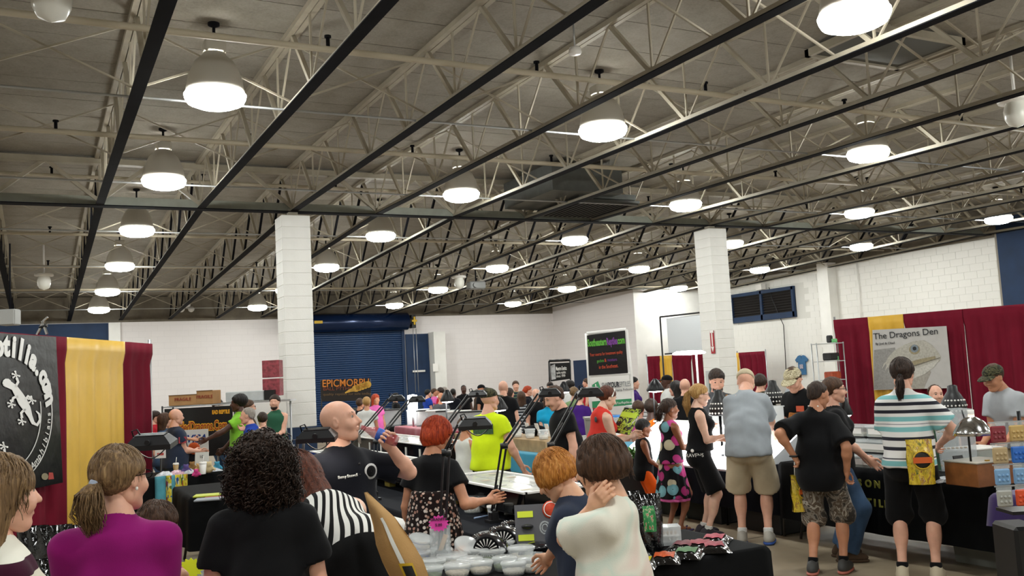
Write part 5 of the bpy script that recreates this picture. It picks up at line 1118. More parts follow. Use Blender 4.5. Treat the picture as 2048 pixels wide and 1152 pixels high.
rk2 = AD(508, 830, 15); t = thing('shelf_unit', 'pale shelf with a long carton behind the men at the left column', 'shelf', (rk2.x, rk2.y, 0), -YAW); MB().box((0, 0, .75), (1.2, .4, .03)).box((0, 0, 1.5), (1.3, .4, .03)).build('shelf_board', m_galv, t); [MB().cyl((sx, 0, 0), (sx, 0, 1.5), .015).build('post', m_galv, t) for sx in (-.6, .6)]; MB().box((0, -.19, 1.1), (1.15, .01, .75)).build('white_backing', m_white, t)
t = thing('long_carton', 'long white and grey carton on the pale shelf', 'box', (rk2.x, rk2.y, 1.52), -YAW); MB().box((-.1, 0, .08), (.62, .3, .16), bev=.01).build('carton', mat('white_carton', '#b9bdbd', .6, var=.1), t); MB().box((.3, -.01, .08), (.16, .3, .16)).build('dark_end', m_black, t)
for i in range(2): MB().box((0, 0, .15), (.28, .25, .28), bev=.006).build('red_carton', mat('red_carton', '#8c3a42', .6, var=.5, vs=18), loc=AD(553, 815, 14.9)+Vector((0, .2, .18+.3*i)), rot=(0, 0, -YAW), label='red printed carton beside the left column, %s' % ['lower', 'upper'][i], cat='box')
# ---------------------------------------------------------------- middle booths
t = thing('pvc_banner_stand', 'white pvc pipe stand holding the two tall banners', 'banner stand', (0, 0, 0)); DB = 15.0
def onB(u, v, off=0): return AD(u, v, DB-off)
a, b = onB(1173, 667), onB(1252, 659); c_, d_ = onB(1184, 860), onB(1268, 850)
MB().tube([a, b], .03, 10).tube([a, onB(1178, 750), onB(1181, 800), Vector((*c_.xy, 0))], .03, 10).tube([b, onB(1262, 750), onB(1265, 800), Vector((*d_.xy, 0))], .03, 10).tube([onB(1178, 752), onB(1262, 746)], .03, 10).build('pipe_frame', m_pvc, t)
bp = lambda par, nm, pts, m, off=.05: MB().poly([onB(u, v, off) for u, v in pts][::-1]).build(nm, m, par)
t = thing('gecko_shop_banner', 'dark grey banner with green, purple and orange lettering on the pvc stand', 'banner', (0, 0, 0)); bp(t, 'vinyl_sheet', [(1174, 671), (1250, 661), (1256, 746), (1178, 751)], m_vin).modifiers.new('s', 'SOLIDIFY').thickness = .006
m_gr = mat('green_ink', '#5fae3a', .6); m_pu = mat('purple_ink', '#7a3a92', .6); m_or = mat('orange_ink', '#d2502a', .6)
def bt(s, u, v, size, m, u2, v2, sx=1, bold=0): return sign_on(t, onB, s, u, v, size, m, .08, u2, v2, sx, bold)
bt('Southeastern', 1176, 693, .16, m_gr, 1250, 686, .36, .006); bt('Reptiles', 1214, 690, .16, m_pu, 1250, 686, .34, .006); bt('.com', 1234, 688, .16, m_gr, 1250, 686, .42, .006)
bt('Your source for investment quality', 1180, 713, .075, m_or, 1252, 706, .5); bt('geckos', 1194, 725, .07, m_gr, 1240, 721, .6); bt('&', 1209, 724, .08, m_or, 1240, 721, .7); bt('monitors', 1215, 723, .07, m_pu, 1240, 721, .6); bt('in the Southeast.', 1198, 738, .085, m_or, 1240, 734, .55)
t = thing('shipping_banner', 'white banner reading SHIPYOURREPTILES with a green band below', 'banner', (0, 0, 0)); bp(t, 'vinyl_sheet', [(1180, 755), (1258, 750), (1264, 810), (1185, 816)], m_white).modifiers.new('s', 'SOLIDIFY').thickness = .006; bp(t, 'green_band', [(1184, 803), (1263, 797), (1264, 810), (1185, 816)], mat('green_band', '#2f8a5a', .6), .06); bp(t, 'green_logo', [(1184, 770), (1196, 762), (1201, 775), (1203, 782), (1196, 792), (1186, 788)], mat('green_logo', '#3f9a66', .6), .06); bp(t, 'logo_stroke', [(1190, 768), (1192, 768), (1194, 782), (1199, 784), (1197, 787), (1192, 785)], m_white, .07)
bt('SHIP', 1204, 776, .12, m_ink, 1262, 772, .5); bt('YOUR', 1218, 775, .12, m_ink, 1262, 772, .5, .004); bt('REPTILES', 1235, 774, .12, mat('grey_ink', '#6a6d70', .6), 1262, 772, .46); bt('Reptile Shipping, Professionally.', 1214, 783, .05, m_ink, 1260, 780, .75); bt('ShipYourReptiles.com', 1226, 809, .055, m_white, 1262, 806, .7)
t = thing('hanging_sign', 'black framed hanging sign with white lettering near the far corner', 'sign', (0, 0, 0)); DB = 22.0
MB().tube([onB(1098, 722), onB(1140, 720)], .03, 8).tube([onB(1098, 722), onB(1100, 800)], .02, 8).tube([onB(1140, 720), onB(1142, 800)], .02, 8).tube([Vector((*onB(1100, 800).xy, 0)), onB(1100, 800)], .02, 8).tube([Vector((*onB(1142, 800).xy, 0)), onB(1142, 800)], .02, 8).build('frame', m_blackm, t); bp(t, 'sign_sheet', [(1100, 727), (1139, 725), (1140, 758), (1101, 763)], m_vin); bp(t, 'photo', [(1101, 732), (1110, 728), (1112, 758), (1103, 760)], mat('photo_grey', '#a9a9a9', .6, var=.4, vs=9), .06); bt('Maestro Exotics', 1112, 741, .13, m_white, 1139, 739, .3, .002); bt('quality reptiles', 1113, 748, .09, m_white, 1139, 746, .42); bt('since 1999', 1113, 755, .09, m_white, 1139, 753, .55)
xb = 19.08; MB().box((0, 0, 1.05), (.08, 1.0, 2.1)).build('door_4', m_navy, loc=(xb, AX(1164, 770, xb).y, 0), kind='structure')
DB = 27.0; t = thing('epicmorph_banner', 'dark brown banner with orange EPICMORPH lettering on the roller door', 'banner', (0, 0, 0)); bp(t, 'banner_sheet', [(641, 761), (739, 757), (741, 801), (642, 803)], mat('banner_brown', '#1c1512', .5)); m_eo = mat('epic_orange', '#c8741e', .6)
bt('EPICMORPH', 644, 774, .3, m_eo, 738, 771, .86, .003); bt('BALL PYTHONS', 646, 781, .14, mat('epic_red', '#7a3a1e', .6), 738, 779, 1.1); bt('quality reptiles for sale today', 646, 791, .1, mat('epic_dim', '#6a5030', .6), 738, 789, 1.2)
pic('snake_coil', [disc((712+6*k, 777-2*k), 8-.3*k, 10, 7) for k in range(5)]+thick([(690, 786), (700, 781), (712, 778)], [2, 6, 9]), mat('snake_yellow', '#c89a3c', .6, var=.3, vs=4), t, .08, onB); MB().tube([Vector((*onB(642, 803).xy, 0)), onB(642, 760)], .02).tube([Vector((*onB(741, 801).xy, 0)), onB(740, 757)], .02).build('banner_post', m_blackm, t)
# acrylic cages, glows and goods on the back middle tables
def cage(p, w, h, lab, lit=False, m=None):
    t = thing('reptile_cage', lab, 'cage', p, -YAW, 'reptile cages'); MB().box((0, 0, .012), (w, .3, .02)).build('floor_pan', m_black, t); MB().box((0, .15, h/2), (w, .01, h)).build('back_panel', m or m_white, t)
    for sx in (-1, 1): MB().box((sx*w/2, 0, h/2), (.008, .3, h)).build('side_panel', m_clear, t)
    MB().box((0, -.15, h/2), (w, .006, h)).build('glass_front', m_clear, t); MB().box((0, 0, h), (w+.02, .32, .02)).build('lid', m_black if not lit else m_white, t); MB().sphere((0, 0, .04), .06, 8, 5, sz=.4).build('bedding', m_sub, t)
for i in range(6): cage((6.7, 14.75+i*.5, .815), .42, .3, 'glass reptile cage on the red table, number %s from the front' % ['one', 'two', 'three', 'four', 'five', 'six'][i], i % 2)
for i in range(5): cage((6.62, 18.9+i*.72, .75), .55, .35, 'glass reptile cage on the far black table, number %s from the front' % ['one', 'two', 'three', 'four', 'five'][i])
def glow(p, lab, r, e, stand=True, z=0):
    t = thing('work_light', lab, 'light', p); MB().lathe([(.02, .16), (r*.5, .12), (r, .02), (r*.95, .0)], n=16).build('reflector', m_blackm, t); MB().lathe([(.001, -.02), (r*.7, -.01), (r*.93, .02)], n=16).build('bulb', mat('bulb_%d' % e, '#ffffff', .4, emit=e), t); MB().cyl((0, .05, 0.1), (0, .05, -p[2]+.003), .01, 6).build('stand', m_blackm, t)
p = AD(820, 778, 15.8); t = thing('tube_lamp', 'bright white tube lamp standing on the red table', 'light', (6.45, 16.9, .815)); MB().lathe([(.001, .62), (.09, .6), (.1, .45), (.09, .3), (.001, .29)], n=16).build('glow_tube', mat('bulb_12', '#ffffff', .4, emit=14), t); MB().cyl((0, 0, 0), (0, 0, .3), .02).build('stand', m_galv, t)
glow(AD(895, 803, 12.5), 'round bright work light facing us in the middle', .1, 14); glow(AD(998, 820, 11), 'warm work light in front of the big bald man', .11, 10); glow(AD(1128, 784, 14), 'small bright work light left of the shipping banner', .1, 14); glow(AD(1311, 782, 12), 'white round ring light beyond the boy', .12, 9)
for i in range(7): p = AZ(1035+i*14, 880-i, .98); cup((5.62, 10.2+i*.36, .9), .07, .11, 'white deli cup stack %s along the wooden tray' % ['one', 'two', 'three', 'four', 'five', 'six', 'seven'][i], m_tub, None, m_lid, 'cups on the teal table')
t = thing('wooden_tray', 'long wooden display tray on the teal table', 'tray', (5.75, 11.35, .745)); MB().box((0, 0, .075), (.5, 2.8, .15)).build('tray_box', mat('light_wood', '#a88a60', .6, var=.2), t)
for i in range(10):
    MB().box((0, 0, .09), (.004, .1, .17), Euler((0, -.25, 0))).build('price_card', m_white, loc=(5.86, 9.98+i*.27, .895), label='white price card standing in the wooden tray, %s from the right' % ['first', 'second', 'third', 'fourth', 'fifth', 'sixth', 'seventh', 'eighth', 'ninth', 'tenth'][i], cat='card', group='price cards')
t = thing('storage_bin', 'large grey storage bin under the shipping banner', 'bin', (7.5, 11.66, .75), -YAW); MB().box((0, 0, .13), (.6, .4, .26), taper=1.06).build('bin_wall', mat('bin_grey', '#8f8a7e', .5), t); MB().box((0, 0, .27), (.66, .45, .03)).build('bin_rim', mat('bin_grey', '#8f8a7e'), t)
MB().sphere((0, 0, 0), .16, 12, 7, sz=.45).build('folded_jacket', m_bcloth, loc=(5.9, 10.95, .968), label='black folded jacket behind the white price cards', cat='jacket')
t = thing('blue_lid_tub', 'clear tub with a blue lid behind the magazine', 'tub', (6.5, 9.98, 1.0), -YAW); MB().box((0, 0, .06), (.3, .2, .12)).build('tub_wall', m_clear, t); MB().box((0, 0, .13), (.33, .22, .02)).build('lid', mat('lid_blue', '#2f78c0', .4), t); MB().box((0, 0, -.127), (.28, .2, .25)).build('pedestal', m_white, t)
for i in range(7): MB().box((0, 0, .03), (.5, .3, .05), bev=.008).build('clear_tray', mat('stack_tray', '#c5c6c4', .3, var=.15, vs=10), loc=(8.2+.0*i, 11.66, .75+.06*i), label='stacked pale tray below the shipping banner, place %s' % ['one', 'two', 'three', 'four', 'five', 'six', 'seven'][i], cat='tray', group='pale trays')
# salad greens box before the boy
t = thing('planter', 'black planter of leafy greens behind the boy in black', 'planter', (*AD(1250, 905, 10.6).xy, .0), -YAW); MB().box((0, 0, .35), (.42, .2, .7)).build('planter_box', m_black, t); mb = MB()
g = np.random.default_rng(4)
for i in range(260): c_ = V3(g.uniform(-.2, .2), g.uniform(-.09, .09), .7+g.uniform(0, .12)); d_ = g.normal(size=3)*.025; e_ = g.normal(size=3)*.02; mb.add([c_-d_, c_-e_*.6, c_+d_, c_+e_*.6], [(0, 1, 2, 3)])
o = mb.build('leaves', mat('leaf_green', '#4f7a34', .6, var=.5, vs=40), t, kind='stuff')
# ---------------------------------------------------------------- light table and right cases
t = thing('light_table', 'bright white lit display surface under the shoppers', 'light table', (6.72, 8.3, .71)); t.scale = (.62, 1, 1); m_lt = mat('light_panel', '#ffffff', .5, emit=2.6)
MB().add([(-.42, -1.26, .0), (.34, -1.26, .0), (.34, -1.26, .34), (-.42, -1.26, .06), (-.42, 1.26, .0), (.34, 1.26, .0), (.34, 1.26, .34), (-.42, 1.26, .06)], [(0, 1, 2, 3), (7, 6, 5, 4), (0, 4, 5, 1), (1, 5, 6, 2)]).build('case_frame', mat('case_silver', '#c9ccd0', .4), t)
for i in range(4): y0 = -1.25+i*.626; MB().box((-.04, y0+.31, .205), (.8, .6, .012), Euler((0, -math.atan2(.28, .76), 0))).build('light_panel', m_lt, t)
MB().box((.33, 0, .342), (.28, 2.5, .02)).build('back_ledge', m_white, t); MB().box((-.49, 0, -.03), (.012, 2.5, .12)).box((-.45, 0, .03), (.08, 2.5, .01)).build('front_light_strip', m_lt, t); MB().box((-.495, 0, -.1), (.02, 2.54, .02)).build('front_rail', mat('case_silver', '#c9ccd0'), t)
for i, (u, v, lab) in enumerate(((1528, 812, 'clear acrylic case behind the grey-shirted man'), (1462, 830, 'clear acrylic case left of the grey-shirted man'))): 
    p = AX(u, v, 6.93); t = thing('acrylic_case', lab, 'display case', (6.92, p.y, 1.065), -PI/2)
    for nm, cc, s in (('pane', (0, -.12, .09), (.34, .005, .18)), ('pane', (0, .12, .09), (.34, .005, .18)), ('pane', (-.17, 0, .09), (.005, .24, .18)), ('pane', (.17, 0, .09), (.005, .24, .18)), ('rim', (0, 0, .18), (.36, .26, .012))): MB().box(cc, s).build(nm, m_lid, t)
# fake birds/lizards: black dotted statues
for i, (u, v, d, lab) in enumerate(((1437, 792, 10.0, 'black dotted owl-shaped lamp in front of the bearded seller'), (1545, 772, 11.0, 'black dotted cone lamp behind the light table'), (1905, 784, 9.0, 'black dotted cone lamp left of the camouflage-capped seller'))):
    p = AD(u, v, d); h0 = p.z; t = thing('dotted_lamp', lab, 'lamp', (p.x, p.y, 0)); MB().lathe([(.02, .19), (.045, .18), (.05, .13), (.07, .1), (.115, .02), (.12, -.08), (.11, -.09), (.06, .09)], (0, 0, h0-.12), 18).build('shade', m_black, t)
    for k in range(26): a = -YAW-1.57+(k % 9-4)*.3; r_ = .124-.012*(k//9); MB().sphere((r_*math.cos(a), r_*math.sin(a), h0-.18+.05*(k//9)), .011, 6, 4).build('white_dot', m_white, t)
    MB().cyl((0, 0, 0), (0, 0, h0-.2), .015, 8).build('stand', m_blackm, t)
# tiered cases on the right table
for j in range(3):
    for i in range(2): 
        zz = .745+j*.115; x_ = 6.62+j*.2; t = thing('reptile_tray', 'clear lidded reptile tray, %s tier, %s of the two' % (['bottom', 'middle', 'top'][j], ['nearer', 'farther'][i]), 'tray', (x_, 6.15+i*.48-.1, zz), 0, 'reptile trays')
        MB().box((0, 0, .045), (.2, .44, .09)).build('tray_wall', mat('tray_clear', '#cfd8d8', .15, alpha=.42), t); MB().box((0, 0, .093), (.22, .46, .012)).build('lid', m_lid, t); MB().box((-.103, 0, .05), (.004, .4, .05)).build('front_label', m_white, t); MB().box((0, 0, .012), (.18, .4, .02)).build('bedding', m_sub, t); MB().cyl((-.05, -.1, .03), (.04, .08, .03), .012, 8).build('lizard', mat('lizard_tan', '#9a7a48', .7, var=.3, vs=60), t)
        if j: MB().box((.0, 0, -.055*j-.005), (.18, .44, .115*j-.01)).build('riser', m_black, t)
def apane(par, w, dp, h):
    for cc, s in (((0, -dp/2, h/2), (w, .005, h)), ((0, dp/2, h/2), (w, .005, h)), ((-w/2, 0, h/2), (.005, dp, h)), ((w/2, 0, h/2), (.005, dp, h)), ((0, 0, h), (w, dp, .006))): MB().box(cc, s).build('pane', m_clear, par)
t = thing('acrylic_tower', 'tall clear acrylic tower with shelves of golden pieces', 'display case', (*AZ(1908, 938, .745).xy, .745), -YAW); apane(t, .3, .22, .5)
for z in (.02, .16, .3): MB().box((0, 0, z), (.29, .21, .008)).build('shelf', m_clear, t); [MB().sphere((-.11+k*.036, -.02, z+.016), .015, 8, 5, sz=.6).build('golden_piece', mat('golden', '#a87a34'), t) for k in range(7)]
MB().box((-.2, -.1, .24), (.07, .01, .46), Euler((-.1, 0, .2))).build('green_menu', mat('green_menu', '#1d4a2c', .5, var=.6, vs=30), t)
t = thing('dome_heat_lamp', 'shiny chrome dome heat lamp over the right table', 'lamp', (*AZ(1985, 935, .745).xy, .745)); h0 = AD(1946, 870, 6.6); 
t.location = (h0.x+.15, h0.y+.15, .745); hl = Vector((-.15, -.15, h0.z-.745)); MB().lathe([(.03, .13), (.05, .12), (.09, .09), (.125, .03), (.135, 0), (.13, 0), (.08, .085)], hl, 24).build('dome', m_chrome, t); MB().cyl(hl+Vector((0, 0, .12)), hl+Vector((0, 0, .18)), .022, 12).build('socket', m_white, t); MB().lathe([(.001, -.005), (.07, .01), (.1, .03)], hl, 18).build('bulb', mat('heat_bulb', '#fff4e0', .4, emit=4), t)
MB().tube([hl+Vector((0, 0, .16)), (-.05, -.05, .42), (0, 0, .4), (0, 0, .0)], .008, 8).tube([(0, 0, .4), (.02, .05, .55)], .006, 6).build('stand', m_blackm, t); MB().cyl((0, 0, 0), (0, 0, .02), .07, 14).build('base', m_black, t)
t = thing('wooden_crate', 'varnished brown wooden box on the right table', 'box', (*AZ(1965, 968, .745).xy, .745), -.1); MB().box((0, .02, .085), (.36, .3, .17), bev=.004).build('box_wall', mat('brown_wood', '#7a4a24', .45, var=.25, vs=10), t); MB().box((0, .02, .172), (.37, .31, .008)).build('glass_lid', mat('dusty_glass', '#8d8a80', .3), t); MB().box((-.02, -.08, .18), (.03, .02, .01)).build('brass_knob', mat('brass', '#b08a3c', .3, .8), t)
t = thing('white_tub', 'white-lidded clear tub of greens behind the wooden box', 'tub', (*AZ(1945, 925, .745).xy, .745), -.2); MB().box((0, 0, .06), (.4, .25, .12), taper=1.05).build('tub_wall', mat('tub_frost', '#c9d2cf', .3, alpha=.55), t); MB().box((0, 0, .125), (.44, .28, .02), bev=.006).build('lid', m_white, t); MB().sphere((0, 0, .05), .1, 10, 6, sz=.3).build('greens', m_moss, t)
t = thing('phone_display', 'dark tablet on a small easel showing coloured squares', 'tablet', AZ(1905, 955, .745)+Vector((-.02, -.1, 0)), -YAW+.3); o = MB().box((0, 0, .09), (.09, .01, .18), Euler((-.3, 0, 0))).build('tablet', m_black, t); [MB().box((-.02+.03*(k % 2), -.012+.0, .04+.035*(k//2)), (.025, .004, .028), Euler((-.3, 0, 0))).build('screen_tile', mat('tile%d' % k, ['#4fa0d8', '#c8d8e0', '#b84a3a', '#5f88c0', '#8a9aa8', '#d0d4d8'][k], .4), t) for k in range(6)]; MB().bar((.02, .08, 0), (.02, .02, .13), .008).build('easel', m_black, t)
for i in range(4): MB().grid(lambda a, b: ((a-.5)*.15, (b-.5)*.11, .006+.02*(1-abs(2*a-1)**2)*(1-abs(2*b-1)**2)), 6, 6).build('clear_packet', m_foilp, loc=AZ(1878+i*12, 965-6*(i % 2), .748), rot=(0, 0, i), label='clear packet on the table edge, %s from the yellow food bag' % ['first', 'second', 'third', 'fourth'][i], cat='packet', group='clear packets')
# rack of hanging packets at the right edge
px = AD(2074, 892, 5.5); t = thing('packet_rack', 'wire rack with hooks at the right edge', 'rack', (px.x+.12, px.y+.15, .725), -YAW); MB().cyl((0, .05, 0), (0, .05, .62), .012).box((0, .05, .01), (.3, .2, .02)).build('rack_post', m_blackm, t); [MB().bar((-.22, .0, z), (.22, .0, z), .008).build('hook_bar', m_galv, t) for z in (.17, .3, .43, .56)]
PK = ['#8a2f3a', '#c9a96a', '#c9a96a', '#c8502a', '#b9a27a', '#2f6fc8', '#2f6fc8', '#c85a2a', '#7fa8d0', '#7fa8d0', '#5a3f33', '#a9a9a2', '#a9a9a2', '#e0562f', '#c84a28', '#9a9a94']
for i, c in enumerate(PK):
    r_, k = divmod(i, 4); q = t.matrix_basis @ Vector((-.18+k*.115, -.03, .49-r_*.13)); b = MB().box((0, 0, 0), (.095, .02, .1), bev=.008); o = thing('hanging_packet', '%s blister packet, %s row, %s on the wire rack' % ({'#8a2f3a': 'dark red', '#c9a96a': 'tan', '#c8502a': 'orange', '#b9a27a': 'beige', '#2f6fc8': 'blue', '#c85a2a': 'rust', '#7fa8d0': 'pale blue', '#5a3f33': 'brown', '#a9a9a2': 'grey', '#e0562f': 'bright orange', '#c84a28': 'red', '#9a9a94': 'dull grey'}[c], ['top', 'second', 'third', 'bottom'][r_], ['first', 'second', 'third', 'last'][k]), 'packet', q, -YAW, 'hanging packets'); b.build('blister', mat('pack_'+c[1:], c, .25, coat=.3), o); MB().box((0, -.002, .06), (.095, .003, .02)).build('header_card', m_clear, o); [MB().sphere((-.025+.025*(j % 3), -.012, -.02+.03*(j//3)), .01, 6, 4).build('cavity', mat('pack_'+c[1:], c), o) for j in range(6)]
# things under the right table
t = thing('grey_tote', 'grey plastic tote under the right table', 'bin', (7.0, 5.1, 0)); MB().box((0, 0, .17), (.5, .4, .34), taper=1.08).build('tote_wall', mat('tote_grey', '#7f8078', .5), t); MB().box((0, 0, .35), (.56, .46, .03)).build('tote_lid', mat('tote_green', '#2d4a38', .5), t)
for i, (x, y) in enumerate(((6.73, 7.4), (6.73, 8.3), (6.73, 9.1))): t = thing('storage_crate', 'black storage crate under the light table, %s' % ['nearest', 'middle', 'farthest'][i], 'crate', (x, y, 0)); MB().box((0, 0, .25), (.4, .6, .5), bev=.01).build('crate_wall', m_black, t); MB().box((-.205, 0, .4), (.01, .3, .03)).build('handle', m_blackm, t)
t = thing('rolling_case', 'black wheeled case at the lower right corner', 'case', (*AD(2043, 1120, 5.9).xy, 0), -YAW); MB().box((0, 0, .34), (.2, .3, .55), bev=.02).build('case_body', m_black, t); [MB().tube([(sx*.07, -.13, .05), (sx*.07+.03, -.13, .05)], .05, 12).build('wheel', m_black, t) for sx in (-1, 1)]
# wire shelf by the drape and tee on the wall
wp = AX(1660, 760, 13.2); t = thing('chrome_shelving', 'chrome wire shelving with goods beside the right drape', 'shelving', (wp.x, wp.y, 0), -YAW); t_sh = t
for sx in (-.25, .25):
    for sy in (-.15, .15): MB().cyl((sx, sy, 0), (sx, sy, 2.0), .012, 8).build('post', m_galv, t)
for j, z in enumerate((.5, .95, 1.3, 1.65, 1.98)): MB().box((0, 0, z), (.52, .32, .014)).build('wire_shelf', m_galv, t)
for j, (z, c, lab) in enumerate(((1.315, '#a94a2c', 'orange box on the chrome shelving'), (1.665, '#20201f', 'black bottle group on the chrome shelving'), (.965, '#b9b4ae', 'white box on the chrome shelving'), (1.995, '#1a1a1c', 'small black lamp on top of the chrome shelving'))): q = t.matrix_basis @ Vector((.05, -.02, z)); MB().box((0, 0, .07), (.26, .2, .14) if j != 3 else (.1, .1, .14), bev=.02, taper=1).build('shelf_box' if j != 3 else 'shelf_lamp', mat('shelf_'+c[1:], c, .5, var=.3, vs=12), loc=q, label=lab, cat='box' if j != 3 else 'lamp')
tp = AX(1603, 730, XR-.08); t = thing('display_tee', 'blue tee with a flag print hanging on the block wall', 'shirt', (XR-.07, tp.y, tp.z), -PI/2); MB().poly([(x*1.1, 0, z*1.1) for x, z in ((-.14, .28), (-.07, .3), (0, .27), (.07, .3), (.14, .28), (.27, .16), (.2, .08), (.15, .13), (.15, -.3), (-.15, -.3), (-.15, .13), (-.2, .08), (-.27, .16))][::-1]).build('tee', mat('tee_blue', '#3a6a94', .8, var=.1), t).modifiers.new('s', 'SOLIDIFY').thickness = .03; MB().box((0, -.025, -.05), (.16, .004, .14)).build('flag_print', mat('flag_print', '#a9a4b0', .7, var=.4, vs=30), t); MB().tube([(0, 0, .22), (0, 0, .32), (.02, 0, .35)], .006, 6).build('hanger', m_blackm, t)
for i in range(2): MB().grid(lambda a, b: ((a-.5)*.1, -.02+.01*math.sin(a*5), (b-.5)*.07), 6, 3).build('green_packet', mat('packet_green', '#6fc07a', .4), loc=t_sh.matrix_basis @ Vector((.12, -.05, 2.03-.33*i)), rot=(0, 0, -YAW), label='small green packet hooked beside the right drape, %s' % ['upper', 'lower'][i], cat='packet').modifiers.new('s', 'SOLIDIFY').thickness = .01
t = thing('electrical_panel', 'grey electrical panel beside the right block column', 'panel', (13.05, 15.95, AD(1412, 768, 19.6).z), -PI/2); MB().box((0, 0, 0), (.3, .1, .55), bev=.01).build('panel_box', mat('panel_grey', '#bfc1bf', .5), t); MB().box((.02, -.055, 0), (.12, .01, .4)).build('panel_window', mat('panel_dark', '#5d6a68', .4), t)
glow(AD(1690, 830, 8.2), 'small white work light by the woman in glasses', .07, 5)
# ---------------------------------------------------------------- cloth patterns
def bands(name, stops, z0, z1, c='Object', axis=2, rough=.85, rot=(0, 0, 0)):
    """flat bands along an axis of the garment"""
    def f(t, b):
        v = t.coord(c, rot=rot); sp = t.n('ShaderNodeSeparateXYZ'); t.l(v, sp.inputs[0]); mr = t.n('ShaderNodeMapRange'); mr.inputs[1].default_value = z0; mr.inputs[2].default_value = z1
        t.l(sp.outputs[axis], mr.inputs[0]); t.l(t.ramp(mr.outputs[0], stops, True), b.inputs['Base Color'])
    return cloth(name, '#888888', fn=f, rough=rough)
def repeat(name, c1, c2, per, axis=0, duty=.5, rot=(0, 0, 0)):
    def f(t, b):
        v = t.coord('Object', rot=rot); sp = t.n('ShaderNodeSeparateXYZ'); t.l(v, sp.inputs[0]); m1 = t.n('ShaderNodeMath', operation='DIVIDE'); t.l(sp.outputs[axis], m1.inputs[0]); m1.inputs[1].default_value = per
        m2 = t.n('ShaderNodeMath', operation='FRACT'); t.l(m1.outputs[0], m2.inputs[0]); t.l(t.ramp(m2.outputs[0], [(0, c1), (duty, c2)], True), b.inputs['Base Color'])
    return cloth(name, '#888888', fn=f)
def blotch(name, stops, sc, dist=1.0, det=2, c=True):
    def f(t, b): t.l(t.ramp(t.noise(t.coord(), sc, det, .55, dist), stops, c), b.inputs['Base Color'])
    return cloth(name, '#777777', fn=f)
def floral(name, bg, cols, sc, rad=.45):
    def f(t, b):
        v = t.coord(); vo = t.n('ShaderNodeTexVoronoi'); vo.inputs['Scale'].default_value = sc; t.l(v, vo.inputs['Vector'])
        sp = t.n('ShaderNodeSeparateColor'); t.l(vo.outputs['Color'], sp.inputs[0]); n = len(cols); fl = t.ramp(sp.outputs[0], [(i/n, c) for i, c in enumerate(cols)], True)
        dk = t.ramp(vo.outputs['Distance'], [(0, '#111111'), (.09, '#ffffff'), (rad, '#cccccc')]); mx = t.n('ShaderNodeMix', data_type='RGBA', blend_type='MULTIPLY'); mx.inputs[0].default_value = .8; t.l(fl, mx.inputs[6]); t.l(dk, mx.inputs[7])
        ms = t.ramp(vo.outputs['Distance'], [(0, (0, 0, 0)), (rad, (1, 1, 1))], True); m2 = t.n('ShaderNodeMix', data_type='RGBA'); t.l(ms, m2.inputs[0]); t.l(mx.outputs[2], m2.inputs[6]); m2.inputs[7].default_value = lin(bg)
        t.l(m2.outputs[2], b.inputs['Base Color'])
    return cloth(name, bg, fn=f)
K = dict(black=cloth('black', '#07070a'), navy=cloth('navy', '#0c0e18'), navytee=cloth('washed_navy', '#2c3447'), purple=cloth('purple', '#8a1069', bs=320), grey=cloth('grey_tee', '#9aa0a6'), dgrey=cloth('charcoal', '#4b4d51'), khaki=cloth('khaki', '#c2b398'), jeans=cloth('jeans', '#3d5573', var=.25), white=cloth('white', '#d7d7d4'), yellow=cloth('hi_vis', '#d6ee1c'), coral=cloth('coral', '#dd3d33'), orange=cloth('orange', '#e0590f'), lime=cloth('lime', '#86c63a'), blue=cloth('blue', '#1d3fa0'), teal=cloth('turquoise', '#1599c4'), red=cloth('red', '#b81f2e'), pink=cloth('pink', '#d765a8'), green=cloth('bottle_green', '#2d5c45'), violet=cloth('violet', '#3d1a6b'), brown=cloth('brown', '#4b3a2c'), sage=cloth('sage', '#7f9c6b'))
CAMO = blotch('camo_grey', [(0, '#3f3a35'), (.42, '#7d756b'), (.5, '#5c4f43'), (.57, '#a79f93'), (.66, '#2c2824')], 11, 1.2); CAMOD = blotch('camo_green', [(0, '#2b2d20'), (.45, '#4d4a33'), (.55, '#23241b'), (.62, '#6b6449')], 16, 1.2); CAMOL = blotch('camo_tan', [(0, '#a79d80'), (.47, '#cfc5a5'), (.55, '#867c60'), (.63, '#ddd5ba')], 28, 1)
TIE = blotch('pale_tie_dye', [(.0, '#d9d3c2'), (.44, '#e2ddcf'), (.5, '#d3dccf'), (.57, '#e4dfd2'), (.68, '#dcc0b6'), (.74, '#e0dccf')], 3.5, .6, 2, False)
OTIE = blotch('orange_tie_dye', [(.3, '#a33c08'), (.5, '#e8741a'), (.7, '#f19a3a')], 9, 2, 3, False)
PLAID = repeat('plaid', '#22252b', '#b9bcc2', .05, 2, .5); PLAIDG = repeat('plaid_green', '#1d2b38', '#5b7350', .06, 2, .7)
STR22 = bands('striped_tee', [(0, '#e6e4e2'), (.05, '#7fb9bb'), (.11, '#e6e4e2'), (.13, '#4b4a52'), (.145, '#e6e4e2'), (.2, '#e6e4e2'), (.24, '#2c2c36'), (.285, '#e6e4e2'), (.36, '#2c2c36'), (.405, '#e6e4e2'), (.47, '#7fb9bb'), (.53, '#e6e4e2'), (.56, '#6a6670'), (.57, '#e6e4e2'), (.6, '#7fb9bb'), (.66, '#e6e4e2'), (.7, '#2c2c36'), (.745, '#e6e4e2'), (.8, '#2c2c36'), (.84, '#e6e4e2'), (.88, '#7fb9bb'), (.93, '#e6e4e2')], .86, 1.46)
SWEAT = bands('striped_sweater', [(0, '#3a1026'), (.25, '#d8d2c0'), (.5, '#3a1026'), (.58, '#d8d2c0'), (.8, '#3a1026'), (.88, '#e2dfd2')], .85, 1.36, rough=.95)
